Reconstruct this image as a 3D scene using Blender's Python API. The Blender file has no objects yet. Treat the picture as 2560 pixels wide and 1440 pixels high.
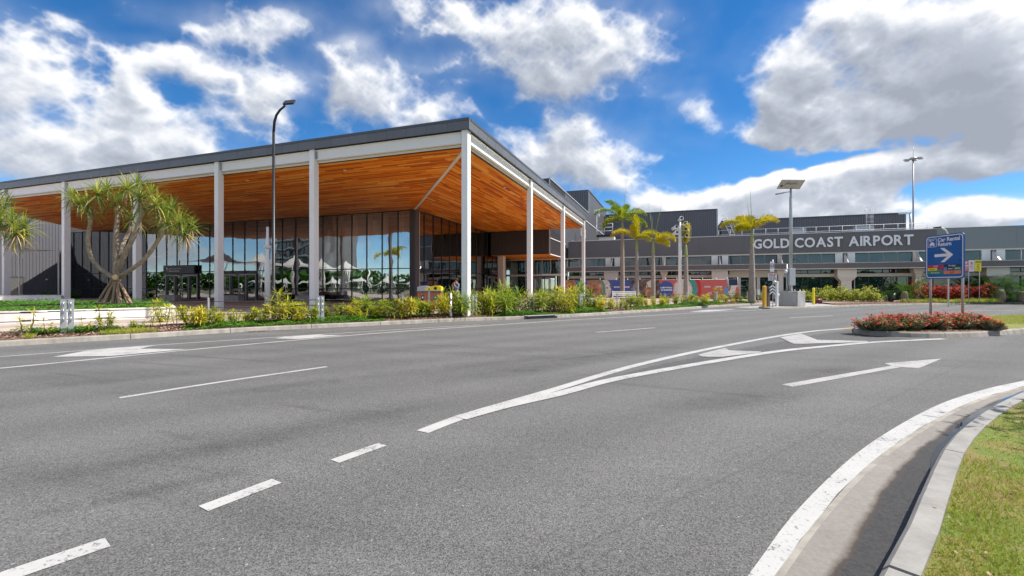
import bpy, bmesh, math, random
import numpy as np
from mathutils import Vector, Matrix
R = math.radians
random.seed(7); rng = np.random.default_rng(7)
scene = bpy.context.scene
COL = scene.collection

# ---------------------------------------------------------------- camera
CAM = Vector((8.84, -18.73, 1.45)); YAW = R(19.47); FPX = 1130.0
cd = bpy.data.cameras.new('camera'); cam = bpy.data.objects.new('camera', cd); COL.objects.link(cam)
cd.sensor_width = 36; cd.lens = FPX / 2560 * 36; cd.clip_end = 3000; cd.clip_start = 0.05
cam.location = CAM; cam.rotation_euler = (R(90), 0, YAW)
scene.camera = cam
FW = Vector((-math.sin(YAW), math.cos(YAW), 0)); RT = Vector((math.cos(YAW), math.sin(YAW), 0))
# survey helpers: bearing/depth of a point read in the photograph -> real place on the site
def wp(px, Y, z=0.0):
    p = CAM + RT * ((px - 1280) / FPX * Y) + FW * Y
    return Vector((p.x, p.y, z))
def gp(px, py, z=0.0):
    return wp(px, FPX * (CAM.z - z) / (py - 720.0), z)
def zat(py, Y):
    return CAM.z + (720 - py) / FPX * Y
def pdir(px, py):
    return (RT * ((px - 1280) / FPX) + FW + Vector((0, 0, 1)) * ((720 - py) / FPX)).normalized()

# ---------------------------------------------------------------- sun, sky, exposure
SUN = Vector((1.0, 0.35, 1.35)).normalized()
sl = bpy.data.lights.new('sun', 'SUN'); so = bpy.data.objects.new('sun', sl); COL.objects.link(so)
sl.energy = 5.0; sl.angle = R(0.53); sl.color = (1.0, 0.95, 0.87)
so.rotation_euler = (-SUN).to_track_quat('-Z', 'Y').to_euler(); so.location = (40, 20, 60)
scene.view_settings.view_transform = 'Standard'; scene.view_settings.look = 'None'
scene.view_settings.exposure = 0.46; scene.view_settings.gamma = 1.0
scene.view_settings.use_curve_mapping = False
cy = scene.cycles; cy.max_bounces = 7; cy.diffuse_bounces = 4; cy.glossy_bounces = 3; cy.transmission_bounces = 4; cy.transparent_max_bounces = 8
cy.caustics_reflective = False; cy.caustics_refractive = False; cy.use_adaptive_sampling = True; cy.adaptive_threshold = .02

def N(nt, typ, **kw):
    n = nt.nodes.new(typ)
    for k, v in kw.items():
        if k.startswith('i_'):
            key = k[2:]
            n.inputs[int(key) if key.isdigit() else key.replace('_', ' ')].default_value = v
        else:
            setattr(n, k, v)
    return n
def L(nt, a, b): nt.links.new(a, b)
def mathn(nt, op, a, b=None, c=None, clamp=False):
    n = nt.nodes.new('ShaderNodeMath'); n.operation = op; n.use_clamp = clamp
    for i, v in enumerate((a, b, c)):
        if v is None: continue
        if isinstance(v, (int, float)): n.inputs[i].default_value = v
        else: nt.links.new(v, n.inputs[i])
    return n.outputs[0]

# ---- clouds: fractal cover over the whole dome, worked out once as a direction map
U32 = np.uint32
def vnoise3(P, seed):
    """smooth lattice noise on 3-D points, -1..1"""
    f = np.floor(P).astype(np.int32); t = (P - f).astype(np.float32); t = t * t * t * (t * (t * 6 - 15) + 10)
    def h(x, y, z):
        n = x * U32(374761393) + y * U32(668265263) + z * U32(1274126177) + U32((seed * 974711) & 0xffffffff)
        n = (n ^ (n >> U32(13))) * U32(1103515245)
        return ((n ^ (n >> U32(16))) & U32(0xffff)).astype(np.float32) * np.float32(1 / 32767.5) - np.float32(1)
    x, y, z = [f[..., i].astype(np.uint32) for i in range(3)]; tx, ty, tz = t[..., 0], t[..., 1], t[..., 2]
    def lx(y_, z_): a = h(x, y_, z_); return a + (h(x + U32(1), y_, z_) - a) * tx
    def ly(z_): a = lx(y, z_); return a + (lx(y + U32(1), z_) - a) * ty
    a = ly(z); return a + (ly(z + U32(1)) - a) * tz
ROT3 = np.array([[.36, .48, -.8], [-.8, .6, 0], [.48, .64, .6]], np.float32)
def fbm(P, octv, seed, gain=.52, billow=False):
    o = 0; a = 1.0; s = 0; P = P @ ROT3
    for k in range(octv):
        n = vnoise3(P, seed + k); o = o + a * ((1 - 2 * np.abs(n)) if billow else n); s += a; a *= gain; P = (P @ ROT3) * 2.03 + 11.3
    return o / s
CLOUDS = [ # bearing x, y (as read in the photograph), half width, half height, strength
 (40, 230, 200, 130, .85), (-120, 140, 200, 140, .75), (230, 250, 110, 70, .6), (320, 250, 80, 80, .9), (345, 310, 70, 60, .7), (60, 390, 300, 80, .8), (330, 385, 180, 70, .95), (480, 350, 130, 75, .8), (540, 300, 90, 60, .45),
 (430, 160, 110, 55, .8), (530, 180, 90, 50, .7), (380, 150, 60, 35, .6), (110, 60, 120, 40, .45), (590, 45, 130, 50, .9), (700, 45, 90, 50, .75), (640, 90, 60, 25, .5), (670, 250, 105, 80, .95), (735, 210, 60, 55, .6), (640, 200, 70, 35, .45),
 (860, 125, 70, 50, 1.0), (850, 200, 70, 60, .9), (915, 240, 90, 75, 1.1), (960, 275, 60, 45, .9), (830, 270, 50, 45, .5), (1000, 20, 120, 45, .6), (1120, 40, 100, 50, .85), (1090, 95, 90, 20, .35),
 (1390, 75, 170, 75, 1.2), (1290, 130, 120, 90, 1.0), (1400, 190, 120, 70, 1.1), (1520, 160, 120, 80, 1.1), (1600, 80, 100, 70, 1.0), (1240, 60, 70, 60, .7), (1180, 160, 100, 28, .6), (1080, 185, 70, 16, .4), (1310, 225, 60, 30, .6),
 (1090, 285, 85, 34, 1.1), (1010, 305, 50, 20, .5), (1290, 345, 90, 45, .8), (1420, 310, 75, 55, 1.0), (1460, 290, 50, 40, .9), (1380, 385, 140, 60, 1.05), (1500, 410, 90, 75, 1.05), (1550, 440, 60, 50, .6), (1300, 430, 100, 40, .6),
 (1640, 505, 80, 45, 1.25), (1700, 545, 140, 55, 1.3), (1760, 490, 55, 30, 1.0), (1840, 478, 60, 32, 1.2), (1900, 455, 60, 30, 1.3), (1960, 455, 60, 35, 1.3), (2040, 470, 80, 40, 1.2), (1900, 525, 260, 60, 1.2), (2120, 440, 60, 40, .9), (2160, 500, 130, 60, .9),
 (2150, 60, 130, 80, 1.2), (2280, 110, 220, 130, 1.5), (2470, 170, 250, 170, 1.6), (2010, 170, 110, 75, 1.3), (1960, 230, 85, 70, 1.2), (2060, 270, 150, 70, 1.25), (1930, 330, 90, 45, .9), (2320, 300, 210, 55, 1.1), (2070, 40, 60, 45, 1.0), (2560, 320, 150, 90, 1.0),
 (2200, 430, 110, 45, 1.0), (2330, 425, 110, 45, 1.0), (2430, 410, 80, 38, .9), (2440, 550, 120, 38, 1.25), (2560, 545, 110, 30, 1.0), (2330, 570, 100, 22, .8),
 (1740, 255, 65, 46, 1.0), (1770, 310, 40, 45, .7), (1685, 218, 45, 14, .5), (1660, 385, 90, 16, .45), (1700, 340, 60, 30, .35), (1840, 395, 60, 14, .45), (1870, 330, 40, 30, .3)]
CLEAR = [(1880, 392, 110, 24, .9), (2060, 402, 110, 15, .8), (1740, 410, 70, 36, .6), (2500, 478, 110, 22, .9), (2330, 490, 60, 14, .5), (2180, 392, 70, 10, .4), (330, 80, 130, 26, .4)]
def cloud_layer(D):
    """D: unit directions (...,3) -> cloud cover 0..1 and brightness 0..1"""
    q = D * np.array([1, 1, 1.35], np.float32)
    w1 = np.stack([fbm(q * 5.0 + 3.1, 2, 5), fbm(q * 5.0 + 7.7, 2, 9)], -1)
    w2 = np.stack([fbm(q * 17.0 + 1.7, 2, 15), fbm(q * 17.0 + 4.2, 2, 19)], -1)
    fine = fbm(q * 9.0 + 2.2, 6, 31, .56, True); soft = fbm(q * 3.0 + 5.5, 3, 41)
    fw = D[..., 0] * FW.x + D[..., 1] * FW.y; rt = D[..., 0] * RT.x + D[..., 1] * RT.y
    front = fw > .12; fs = np.where(front, fw, 1.0)
    px = 1280 + FPX * rt / fs + 38 * w1[..., 0] + 20 * w2[..., 0]; py = 720 - FPX * D[..., 2] / fs + 30 * w1[..., 1] + 16 * w2[..., 1]
    inside = np.clip(1 - np.maximum(np.abs(px - 1280) - 1330, 0) / 350, 0, 1) * np.clip(1 + (py + 60) / 260, 0, 1) * front
    acc = np.zeros(px.shape, np.float32)
    for (cx, cy, rx, ry, s) in CLOUDS:
        d2 = ((px - cx) / (rx * 1.2)) ** 2 + ((py - cy) / (ry * 1.2)) ** 2
        acc += (s * np.exp(-1.2 * d2)) ** 2.5
    gap = np.zeros(px.shape, np.float32)
    for (cx, cy, rx, ry, s) in CLEAR: gap += s * np.exp(-1.1 * (((px - cx) / rx) ** 2 + ((py - cy) / ry) ** 2))
    b = 1.05 * np.minimum(acc ** .4, 1.35) - .58 - np.minimum(gap, 1.2)
    wild = soft * 1.1 + .05                                    # open sky elsewhere: scattered cumulus
    base = b * inside + wild * (1 - inside)
    puff = fbm(q * 13.0 + 8.2, 6, 61, .6, True); big = fbm(q * 6.0 + 1.2, 3, 71)
    dens = base + .26 * fine + .50 * puff + .42 * big + .10
    veil = np.clip(base + .75 + .5 * big + .25 * fine, 0, 1.2) * np.clip(.35 + .9 * fbm(q * 7.0 + 31.0, 4, 91, .6), 0, 1)
    return dens, base + .30 * big + .12 * fine, veil
def roll_up(A, steps):
    """mean of A looked up at places further up and towards the sun"""
    o = 0
    for sx, sy in steps:
        yy = np.clip(np.arange(A.shape[0]) + sy, 0, A.shape[0] - 1); o = o + np.roll(A[yy], -sx, 1)
    return o / len(steps)
def blur(A, n):
    for k in range(2):
        B = A.copy()
        for i in range(1, n + 1): B += np.roll(A, i, 1) + np.roll(A, -i, 1)
        A = B / (2 * n + 1); B = A.copy(); P = np.pad(A, ((n, n), (0, 0)), 'edge')
        A = sum(P[i:i + A.shape[0]] for i in range(2 * n + 1)) / (2 * n + 1)
    return A
def cloud_finish(D, k, up=-1):
    """k: map pixels per photograph pixel; up: row direction of 'higher'"""
    from concurrent.futures import ThreadPoolExecutor
    with ThreadPoolExecutor(8) as ex: R_ = list(ex.map(cloud_layer, np.array_split(D, 24)))
    dens, base, veil = [np.concatenate([r[i] for r in R_]) for i in range(3)]
    s_ = lambda L_: [(int(round(x * k)), int(round(up * -y * k))) for x, y in L_]
    c = np.clip(dens, -.1, 1.3)
    near = c - roll_up(c, s_([(8, -14), (14, -26)]))                  # small bulges catch the sun
    far = blur(np.clip(roll_up(np.clip(base, -.2, 1.2), s_([(20, -40), (30, -70), (40, -105)])), 0, 1.2), max(1, int(12 * k)))
    deep = np.clip(base, 0, 1.2)
    shade = np.clip(.76 - .46 * far - .36 * deep + .85 * near, .0, 1.0)
    ed = .38 + .65 * np.clip(.5 + 1.2 * fbm(D * 4 + 9, 2, 81), 0, 1)
    a = np.clip(dens / ed, 0, 1); a = a * a * (3 - 2 * a) * np.clip(.82 + .5 * dens, 0, 1)
    a = np.maximum(a, .42 * np.clip(veil, 0, 1))
    return a, shade

def cloud_map():
    W, H = 4096, 2048
    def dirs(cols, rows):
        az = (.5 - (cols + .5) / W) * 2 * math.pi; el = ((rows + .5) / H - .5) * math.pi
        A, E_ = np.meshgrid(az, el); return np.stack([np.cos(E_) * np.cos(A), np.cos(E_) * np.sin(A), np.sin(E_)], -1).astype(np.float32)
    px = np.zeros((H, W, 4), np.float32); px[..., 3] = 1
    r0 = H // 2 - 40; rows = np.arange(r0, H, 4) + 1.5; cols = np.arange(0, W, 4) + 1.5           # whole dome, coarse
    a, s = cloud_finish(dirs(cols, rows), .577 / 4, 1)
    px[r0:, :, 0] = np.repeat(np.repeat(a, 4, 0), 4, 1)[:H - r0]; px[r0:, :, 1] = np.repeat(np.repeat(s, 4, 0), 4, 1)[:H - r0]
    mid = int((.5 - math.atan2(FW.y, FW.x) / (2 * math.pi)) * W) % W; half = int(W * 66 / 360)      # finer where more detail is resolved
    ce = np.arange(mid - half, mid + half); re = np.arange(r0, H // 2 + int(H * 50 / 180))
    a, s = cloud_finish(dirs(ce, re), .577, 1)
    f = np.clip(np.minimum(np.arange(len(ce)), len(ce) - 1 - np.arange(len(ce))) / 60, 0, 1)[None] * np.clip((len(re) - 1 - np.arange(len(re))) / 60, 0, 1)[:, None]
    for i, A in ((0, a), (1, s)): px[re[0]:re[-1] + 1, ce % W, i] = px[re[0]:re[-1] + 1, ce % W, i] * (1 - f) + A * f
    im = bpy.data.images.new('cloud_map', W, H, float_buffer=True, is_data=True); im.pixels.foreach_set(px.reshape(-1)); im.pack(); return im
world = bpy.data.worlds.new('World'); scene.world = world; world.use_nodes = True
nt = world.node_tree; nt.nodes.clear()
out = N(nt, 'ShaderNodeOutputWorld'); bg = N(nt, 'ShaderNodeBackground'); L(nt, bg.outputs[0], out.inputs[0])
sky = N(nt, 'ShaderNodeTexSky', sky_type='NISHITA'); sky.sun_disc = False
sky.sun_elevation = math.asin(SUN.z); sky.sun_rotation = math.atan2(SUN.x, SUN.y)
sky.air_density = 0.8; sky.dust_density = 0.0; sky.ozone_density = 4.0; sky.altitude = 50
SKY = 0.115
et = N(nt, 'ShaderNodeTexEnvironment'); et.image = cloud_map(); et.interpolation = 'Cubic'
sp_ = N(nt, 'ShaderNodeSeparateColor'); L(nt, et.outputs['Color'], sp_.inputs[0])
cr = N(nt, 'ShaderNodeValToRGB'); L(nt, sp_.outputs[1], cr.inputs[0])
cr.color_ramp.elements[0].position = 0.0; cr.color_ramp.elements[0].color = (.285, .31, .365, 1)
cr.color_ramp.elements[1].position = 1.0; cr.color_ramp.elements[1].color = (.84, .84, .84, 1)
e = cr.color_ramp.elements.new(0.45); e.color = (.43, .465, .53, 1)
e = cr.color_ramp.elements.new(0.72); e.color = (.63, .65, .69, 1)
hs = N(nt, 'ShaderNodeHueSaturation'); hs.inputs['Saturation'].default_value = 1.28; hs.inputs['Value'].default_value = SKY; L(nt, sky.outputs[0], hs.inputs['Color'])
mx = N(nt, 'ShaderNodeMix', data_type='RGBA'); L(nt, sp_.outputs[0], mx.inputs[0]); L(nt, hs.outputs[0], mx.inputs[6]); L(nt, cr.outputs[0], mx.inputs[7])
L(nt, mx.outputs[2], bg.inputs[0]); bg.inputs[1].default_value = 1.0

# ---------------------------------------------------------------- helpers: objects
def tag(o, label=None, cat=None, group=None, kind=None):
    if label: o['label'] = label
    if cat: o['category'] = cat
    if group: o['group'] = group
    if kind: o['kind'] = kind
    return o
def thing(name, label, cat, loc=(0, 0, 0), rz=0, group=None):
    o = bpy.data.objects.new(name, None); COL.objects.link(o)
    o.empty_display_size = .2
    o.location = loc; o.rotation_euler = (0, 0, rz)
    return tag(o, label, cat, group)
def inst(name, mesh, parent=None, loc=(0, 0, 0), rot=(0, 0, 0), scale=(1, 1, 1)):
    o = bpy.data.objects.new(name, mesh); COL.objects.link(o)
    o.location = loc; o.rotation_euler = rot; o.scale = scale
    if parent: o.parent = parent
    return o
def copy_tree(o, parent=None):
    c = o.copy(); COL.objects.link(c); c.parent = parent
    for ch in o.children: copy_tree(ch, c)
    return c

class MB:
    """collects simple solids, links them as one mesh object"""
    def __init__(s): s.v = []; s.f = []; s.smooth = []
    def add(s, vs, fs, smooth=False):
        o = len(s.v); s.v.extend([tuple(v) for v in vs]); s.f.extend([tuple(i + o for i in f) for f in fs]); s.smooth.extend([smooth] * len(fs)); return s
    def box(s, x0, x1, y0, y1, z0, z1):
        return s.add([(x0, y0, z0), (x1, y0, z0), (x1, y1, z0), (x0, y1, z0), (x0, y0, z1), (x1, y0, z1), (x1, y1, z1), (x0, y1, z1)],
                     [(0, 3, 2, 1), (4, 5, 6, 7), (0, 1, 5, 4), (1, 2, 6, 5), (2, 3, 7, 6), (3, 0, 4, 7)])
    def cbox(s, c, sx, sy, sz, b=0):
        """box centred on c with chamfered vertical edges"""
        x, y, z = c; hx, hy, hz = sx / 2, sy / 2, sz / 2
        if not b: return s.box(x - hx, x + hx, y - hy, y + hy, z - hz, z + hz)
        P = [(-hx + b, -hy), (hx - b, -hy), (hx, -hy + b), (hx, hy - b), (hx - b, hy), (-hx + b, hy), (-hx, hy - b), (-hx, -hy + b)]
        return s.prism([(x + p, y + q) for p, q in P], z - hz, z + hz)
    def obox(s, a, b, w, h, up=(0, 0, 1)):
        """bar from a to b, w wide, h high"""
        a = Vector(a); b = Vector(b); d = (b - a).normalized(); up = Vector(up)
        if abs(d.dot(up)) > .99: up = Vector((1, 0, 0))
        r = d.cross(up).normalized() * w / 2; u = r.cross(d).normalized() * h / 2
        return s.add([a - r - u, a + r - u, a + r + u, a - r + u, b - r - u, b + r - u, b + r + u, b - r + u],
                     [(0, 1, 2, 3), (7, 6, 5, 4), (0, 4, 5, 1), (1, 5, 6, 2), (2, 6, 7, 3), (3, 7, 4, 0)])
    def prism(s, pts, z0, z1):
        n = len(pts)
        vs = [(p[0], p[1], z0) for p in pts] + [(p[0], p[1], z1) for p in pts]
        fs = [tuple(range(n - 1, -1, -1)), tuple(range(n, 2 * n))] + [(i, (i + 1) % n, n + (i + 1) % n, n + i) for i in range(n)]
        return s.add(vs, fs)
    def sheet(s, pts, z=None):
        n = len(pts); return s.add([(p[0], p[1], p[2] if z is None else z) for p in pts], [tuple(range(n))])
    def tube(s, pts, rad, n=8, cap=True):
        pts = [Vector(p) for p in pts]; m = len(pts)
        if isinstance(rad, (int, float)): rad = [rad] * m
        vs = []; prev = None
        for i, p in enumerate(pts):
            d = (pts[min(i + 1, m - 1)] - pts[max(i - 1, 0)]).normalized()
            if prev is None:
                a = Vector((1, 0, 0)) if abs(d.x) < .9 else Vector((0, 1, 0))
                u = (a - d * a.dot(d)).normalized()
            else: u = (prev - d * prev.dot(d)).normalized()
            prev = u; w = d.cross(u)
            for k in range(n):
                t = 2 * math.pi * k / n; vs.append(p + (u * math.cos(t) + w * math.sin(t)) * rad[i])
        fs = [(i * n + k, i * n + (k + 1) % n, (i + 1) * n + (k + 1) % n, (i + 1) * n + k) for i in range(m - 1) for k in range(n)]
        s.add(vs, fs, True)
        if cap:
            o = len(s.v) - len(vs)
            s.f += [tuple(o + k for k in range(n - 1, -1, -1)), tuple(o + (m - 1) * n + k for k in range(n))]; s.smooth += [False, False]
        return s
    def lathe(s, prof, c=(0, 0, 0), n=16):
        return s.tube([(c[0], c[1], c[2] + z) for r, z in prof], [r for r, z in prof], n) if all(prof[i][1] < prof[i + 1][1] for i in range(len(prof) - 1)) else s._lathe(prof, c, n)
    def _lathe(s, prof, c, n):
        vs = [(c[0] + r * math.cos(2 * math.pi * k / n), c[1] + r * math.sin(2 * math.pi * k / n), c[2] + z) for r, z in prof for k in range(n)]
        m = len(prof)
        fs = [(i * n + k, i * n + (k + 1) % n, (i + 1) * n + (k + 1) % n, (i + 1) * n + k) for i in range(m - 1) for k in range(n)]
        return s.add(vs, fs, True)
    def ball(s, c, rx, ry, rz, n=10, m=6):
        vs = []; fs = []
        for i in range(m + 1):
            t = math.pi * i / m
            for k in range(n):
                a = 2 * math.pi * k / n
                vs.append((c[0] + rx * math.sin(t) * math.cos(a), c[1] + ry * math.sin(t) * math.sin(a), c[2] - rz * math.cos(t)))
        for i in range(m):
            for k in range(n): fs.append((i * n + k, i * n + (k + 1) % n, (i + 1) * n + (k + 1) % n, (i + 1) * n + k))
        return s.add(vs, fs, True)
    def strap(s, base, az, el, length, width, droop, segs=4, fold=0.25, taper=.55, roll=0.0):
        """a strap leaf leaving base at azimuth az / elevation el, bending down along its length"""
        p = Vector(base); st = length / segs; e = el; vs = []
        h = Vector((math.cos(az), math.sin(az), 0)); sd = Vector((-math.sin(az), math.cos(az), 0))
        for i in range(segs + 1):
            t = i / segs
            w = width * (.55 + .9 * t if t < .4 else .91 * (1 - ((t - .4) / .6) ** 1.6 * (1 - .04))) * .5
            d = h * math.cos(e) + Vector((0, 0, 1)) * math.sin(e)
            u = sd.cross(d)
            sv = (sd * math.cos(roll) + u * math.sin(roll)) * w
            vs += [p + sv - u * (fold * w), p - sv - u * (fold * w)]
            if i < segs:
                p = p + d * st; e -= droop / segs * (0.4 + 1.2 * t)
        fs = [(2 * i, 2 * i + 2, 2 * i + 3, 2 * i + 1) for i in range(segs)]
        return s.add(vs, fs)
    def tri(s, a, b, c): return s.add([a, b, c], [(0, 1, 2)])
    def mesh(s, name, mat):
        me = bpy.data.meshes.new(name); me.from_pydata(s.v, [], s.f)
        if any(s.smooth): me.polygons.foreach_set('use_smooth', s.smooth)
        if mat is not None: me.materials.append(mat)
        me.update(); return me
    def build(s, name, mat, parent=None, kind=None):
        o = inst(name, s.mesh(name, mat), parent)
        if kind: o['kind'] = kind
        return o
def bevel(o, w=.01, seg=2):
    m = o.modifiers.new('bevel', 'BEVEL'); m.width = w; m.segments = seg; m.limit_method = 'ANGLE'; m.angle_limit = R(40)
    return o

# ---------------------------------------------------------------- materials
MATS = {}
def mat(name): 
    m = bpy.data.materials.new(name); m.use_nodes = True; MATS[name] = m
    return m, m.node_tree, m.node_tree.nodes['Principled BSDF']
def plain(name, col, rough=.6, metal=0.0, var=.08, scale=6.0, bump=0.0, bscale=60.0, spec=None, coat=0.0, obj_var=0.0):
    """base colour with weathering noise"""
    m, nt, p = mat(name)
    g = N(nt, 'ShaderNodeNewGeometry')
    n = N(nt, 'ShaderNodeTexNoise', i_Scale=scale, i_Detail=6.0, i_Roughness=.65); L(nt, g.outputs['Position'], n.inputs['Vector'])
    mr = N(nt, 'ShaderNodeMapRange'); L(nt, n.outputs[0], mr.inputs[0]); mr.inputs[1].default_value = .3; mr.inputs[2].default_value = .7
    mr.inputs[3].default_value = 1 - var; mr.inputs[4].default_value = 1 + var
    v = mr.outputs[0]
    if obj_var:
        oi = N(nt, 'ShaderNodeObjectInfo'); v = mathn(nt, 'MULTIPLY', v, mathn(nt, 'MULTIPLY_ADD', oi.outputs['Random'], obj_var, 1 - obj_var / 2))
    vm = N(nt, 'ShaderNodeVectorMath', operation='SCALE'); vm.inputs[0].default_value = col[:3]; L(nt, v, vm.inputs['Scale'])
    L(nt, vm.outputs[0], p.inputs['Base Color'])
    p.inputs['Roughness'].default_value = rough; p.inputs['Metallic'].default_value = metal
    if spec is not None: p.inputs['Specular IOR Level'].default_value = spec
    if coat: p.inputs['Coat Weight'].default_value = coat
    rv = mathn(nt, 'MULTIPLY_ADD', n.outputs[0], .25, rough - .12, clamp=True); L(nt, rv, p.inputs['Roughness'])
    if bump:
        n2 = N(nt, 'ShaderNodeTexNoise', i_Scale=bscale, i_Detail=4.0); L(nt, g.outputs['Position'], n2.inputs['Vector'])
        b = N(nt, 'ShaderNodeBump', i_Strength=bump, i_Distance=.01); L(nt, n2.outputs[0], b.inputs['Height']); L(nt, b.outputs[0], p.inputs['Normal'])
    return m
def leafmat(name, cols, rough=.45, trans=.3, objvar=.25, spec=.25):
    """leaves: one colour per leaf out of a ramp, some light coming through"""
    m, nt, p = mat(name)
    g = N(nt, 'ShaderNodeNewGeometry'); oi = N(nt, 'ShaderNodeObjectInfo')
    f = mathn(nt, 'MULTIPLY_ADD', oi.outputs['Random'], objvar, mathn(nt, 'MULTIPLY', g.outputs['Random Per Island'], 1 - objvar))
    r = N(nt, 'ShaderNodeValToRGB'); L(nt, f, r.inputs[0]); el = r.color_ramp.elements
    el[0].color = (*cols[0], 1); el[0].position = 0; el[1].color = (*cols[-1], 1); el[1].position = 1
    for i, c in enumerate(cols[1:-1]): q = el.new((i + 1) / (len(cols) - 1)); q.color = (*c, 1)
    L(nt, r.outputs[0], p.inputs['Base Color']); p.inputs['Roughness'].default_value = rough; p.inputs['Specular IOR Level'].default_value = spec
    tr = N(nt, 'ShaderNodeBsdfTranslucent'); L(nt, r.outputs[0], tr.inputs[0])
    mx = N(nt, 'ShaderNodeMixShader'); mx.inputs[0].default_value = trans
    L(nt, p.outputs[0], mx.inputs[1]); L(nt, tr.outputs[0], mx.inputs[2]); L(nt, mx.outputs[0], nt.nodes['Material Output'].inputs[0])
    return m

def asphalt():
    m, nt, p = mat('asphalt')
    g = N(nt, 'ShaderNodeNewGeometry'); P = g.outputs['Position']
    v = N(nt, 'ShaderNodeTexVoronoi', i_Scale=130.0); L(nt, P, v.inputs['Vector'])
    n = N(nt, 'ShaderNodeTexNoise', i_Scale=55.0, i_Detail=6.0, i_Roughness=.75); L(nt, P, n.inputs['Vector'])
    big = N(nt, 'ShaderNodeTexNoise', i_Scale=.28, i_Detail=4.0, i_Roughness=.6); L(nt, P, big.inputs['Vector'])
    # wheel-track streaks run along the road
    mp = N(nt, 'ShaderNodeMapping'); mp.inputs['Rotation'].default_value = (0, 0, -R(56)); mp.inputs['Scale'].default_value = (.06, .8, 1); L(nt, P, mp.inputs[0])
    st = N(nt, 'ShaderNodeTexNoise', i_Scale=1.0, i_Detail=5.0, i_Roughness=.55); L(nt, mp.outputs[0], st.inputs['Vector'])
    cr = N(nt, 'ShaderNodeTexNoise', i_Scale=2.2, i_Detail=8.0, i_Roughness=.7, i_Distortion=.6); L(nt, mp.outputs[0], cr.inputs['Vector'])
    sep = N(nt, 'ShaderNodeSeparateColor'); L(nt, v.outputs['Color'], sep.inputs[0])
    a = mathn(nt, 'MULTIPLY_ADD', sep.outputs[0], .125, .012)
    a = mathn(nt, 'MULTIPLY_ADD', n.outputs[0], .15, a)
    a = mathn(nt, 'MULTIPLY_ADD', big.outputs[0], .04, a)
    a = mathn(nt, 'MULTIPLY_ADD', st.outputs[0], .05, a)
    a = mathn(nt, 'ADD', a, -.068)
    # rough open-textured patches collect dirt
    cm = N(nt, 'ShaderNodeMapRange', interpolation_type='SMOOTHSTEP'); L(nt, cr.outputs[0], cm.inputs[0]); cm.inputs[1].default_value = .58; cm.inputs[2].default_value = .72
    k = mathn(nt, 'MULTIPLY', cm.outputs[0], mathn(nt, 'MULTIPLY', n.outputs[0], .75))
    a = mathn(nt, 'MULTIPLY', a, mathn(nt, 'SUBTRACT', 1.0, k))
    # polished wheel tracks, darker drip line, and old paving joints along the lanes
    mp2 = N(nt, 'ShaderNodeMapping'); mp2.inputs['Rotation'].default_value = (0, 0, -R(56)); L(nt, P, mp2.inputs[0])
    sx = N(nt, 'ShaderNodeSeparateXYZ'); L(nt, mp2.outputs[0], sx.inputs[0])
    wob = mathn(nt, 'MULTIPLY_ADD', st.outputs[0], .5, sx.outputs[1])
    tr_ = mathn(nt, 'SINE', mathn(nt, 'MULTIPLY', wob, 3.6))
    a = mathn(nt, 'MULTIPLY', a, mathn(nt, 'MULTIPLY_ADD', mathn(nt, 'MULTIPLY', tr_, big.outputs[0]), .16, 1.0))
    jf = mathn(nt, 'ABSOLUTE', mathn(nt, 'SUBTRACT', mathn(nt, 'FRACT', mathn(nt, 'DIVIDE', mathn(nt, 'MULTIPLY_ADD', n.outputs[0], .05, sx.outputs[1]), 3.55)), .5))
    jm = N(nt, 'ShaderNodeMapRange'); L(nt, jf, jm.inputs[0]); jm.inputs[1].default_value = .0; jm.inputs[2].default_value = .006; jm.inputs[3].default_value = .84; jm.inputs[4].default_value = 1.0
    a = mathn(nt, 'MULTIPLY', a, jm.outputs[0])
    dk = N(nt, 'ShaderNodeTexNoise', i_Scale=.55, i_Detail=5.0, i_Roughness=.7, i_Distortion=.8); L(nt, mp.outputs[0], dk.inputs['Vector'])
    dm = N(nt, 'ShaderNodeMapRange', interpolation_type='SMOOTHSTEP'); L(nt, dk.outputs[0], dm.inputs[0]); dm.inputs[1].default_value = .56; dm.inputs[2].default_value = .74; dm.inputs[3].default_value = 1.0; dm.inputs[4].default_value = .84
    a = mathn(nt, 'MULTIPLY', a, dm.outputs[0])
    # pale stones and brown specks
    sp = N(nt, 'ShaderNodeTexVoronoi', i_Scale=22.0); L(nt, P, sp.inputs['Vector'])
    s2 = N(nt, 'ShaderNodeSeparateColor'); L(nt, sp.outputs['Color'], s2.inputs[0])
    pale = mathn(nt, 'MULTIPLY', mathn(nt, 'GREATER_THAN', s2.outputs[1], .93), mathn(nt, 'LESS_THAN', sp.outputs['Distance'], .16))
    a = mathn(nt, 'MULTIPLY_ADD', pale, .16, a)
    c = N(nt, 'ShaderNodeCombineColor'); L(nt, mathn(nt, 'MULTIPLY', a, 1.02), c.inputs[0]); L(nt, a, c.inputs[1]); L(nt, mathn(nt, 'MULTIPLY', a, .98), c.inputs[2])
    L(nt, c.outputs[0], p.inputs['Base Color']); p.inputs['Roughness'].default_value = .82; p.inputs['Specular IOR Level'].default_value = .35
    b = N(nt, 'ShaderNodeBump', i_Strength=.55, i_Distance=.006); L(nt, mathn(nt, 'ADD', n.outputs[0], v.outputs['Distance']), b.inputs['Height']); L(nt, b.outputs[0], p.inputs['Normal'])
    return m
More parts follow.
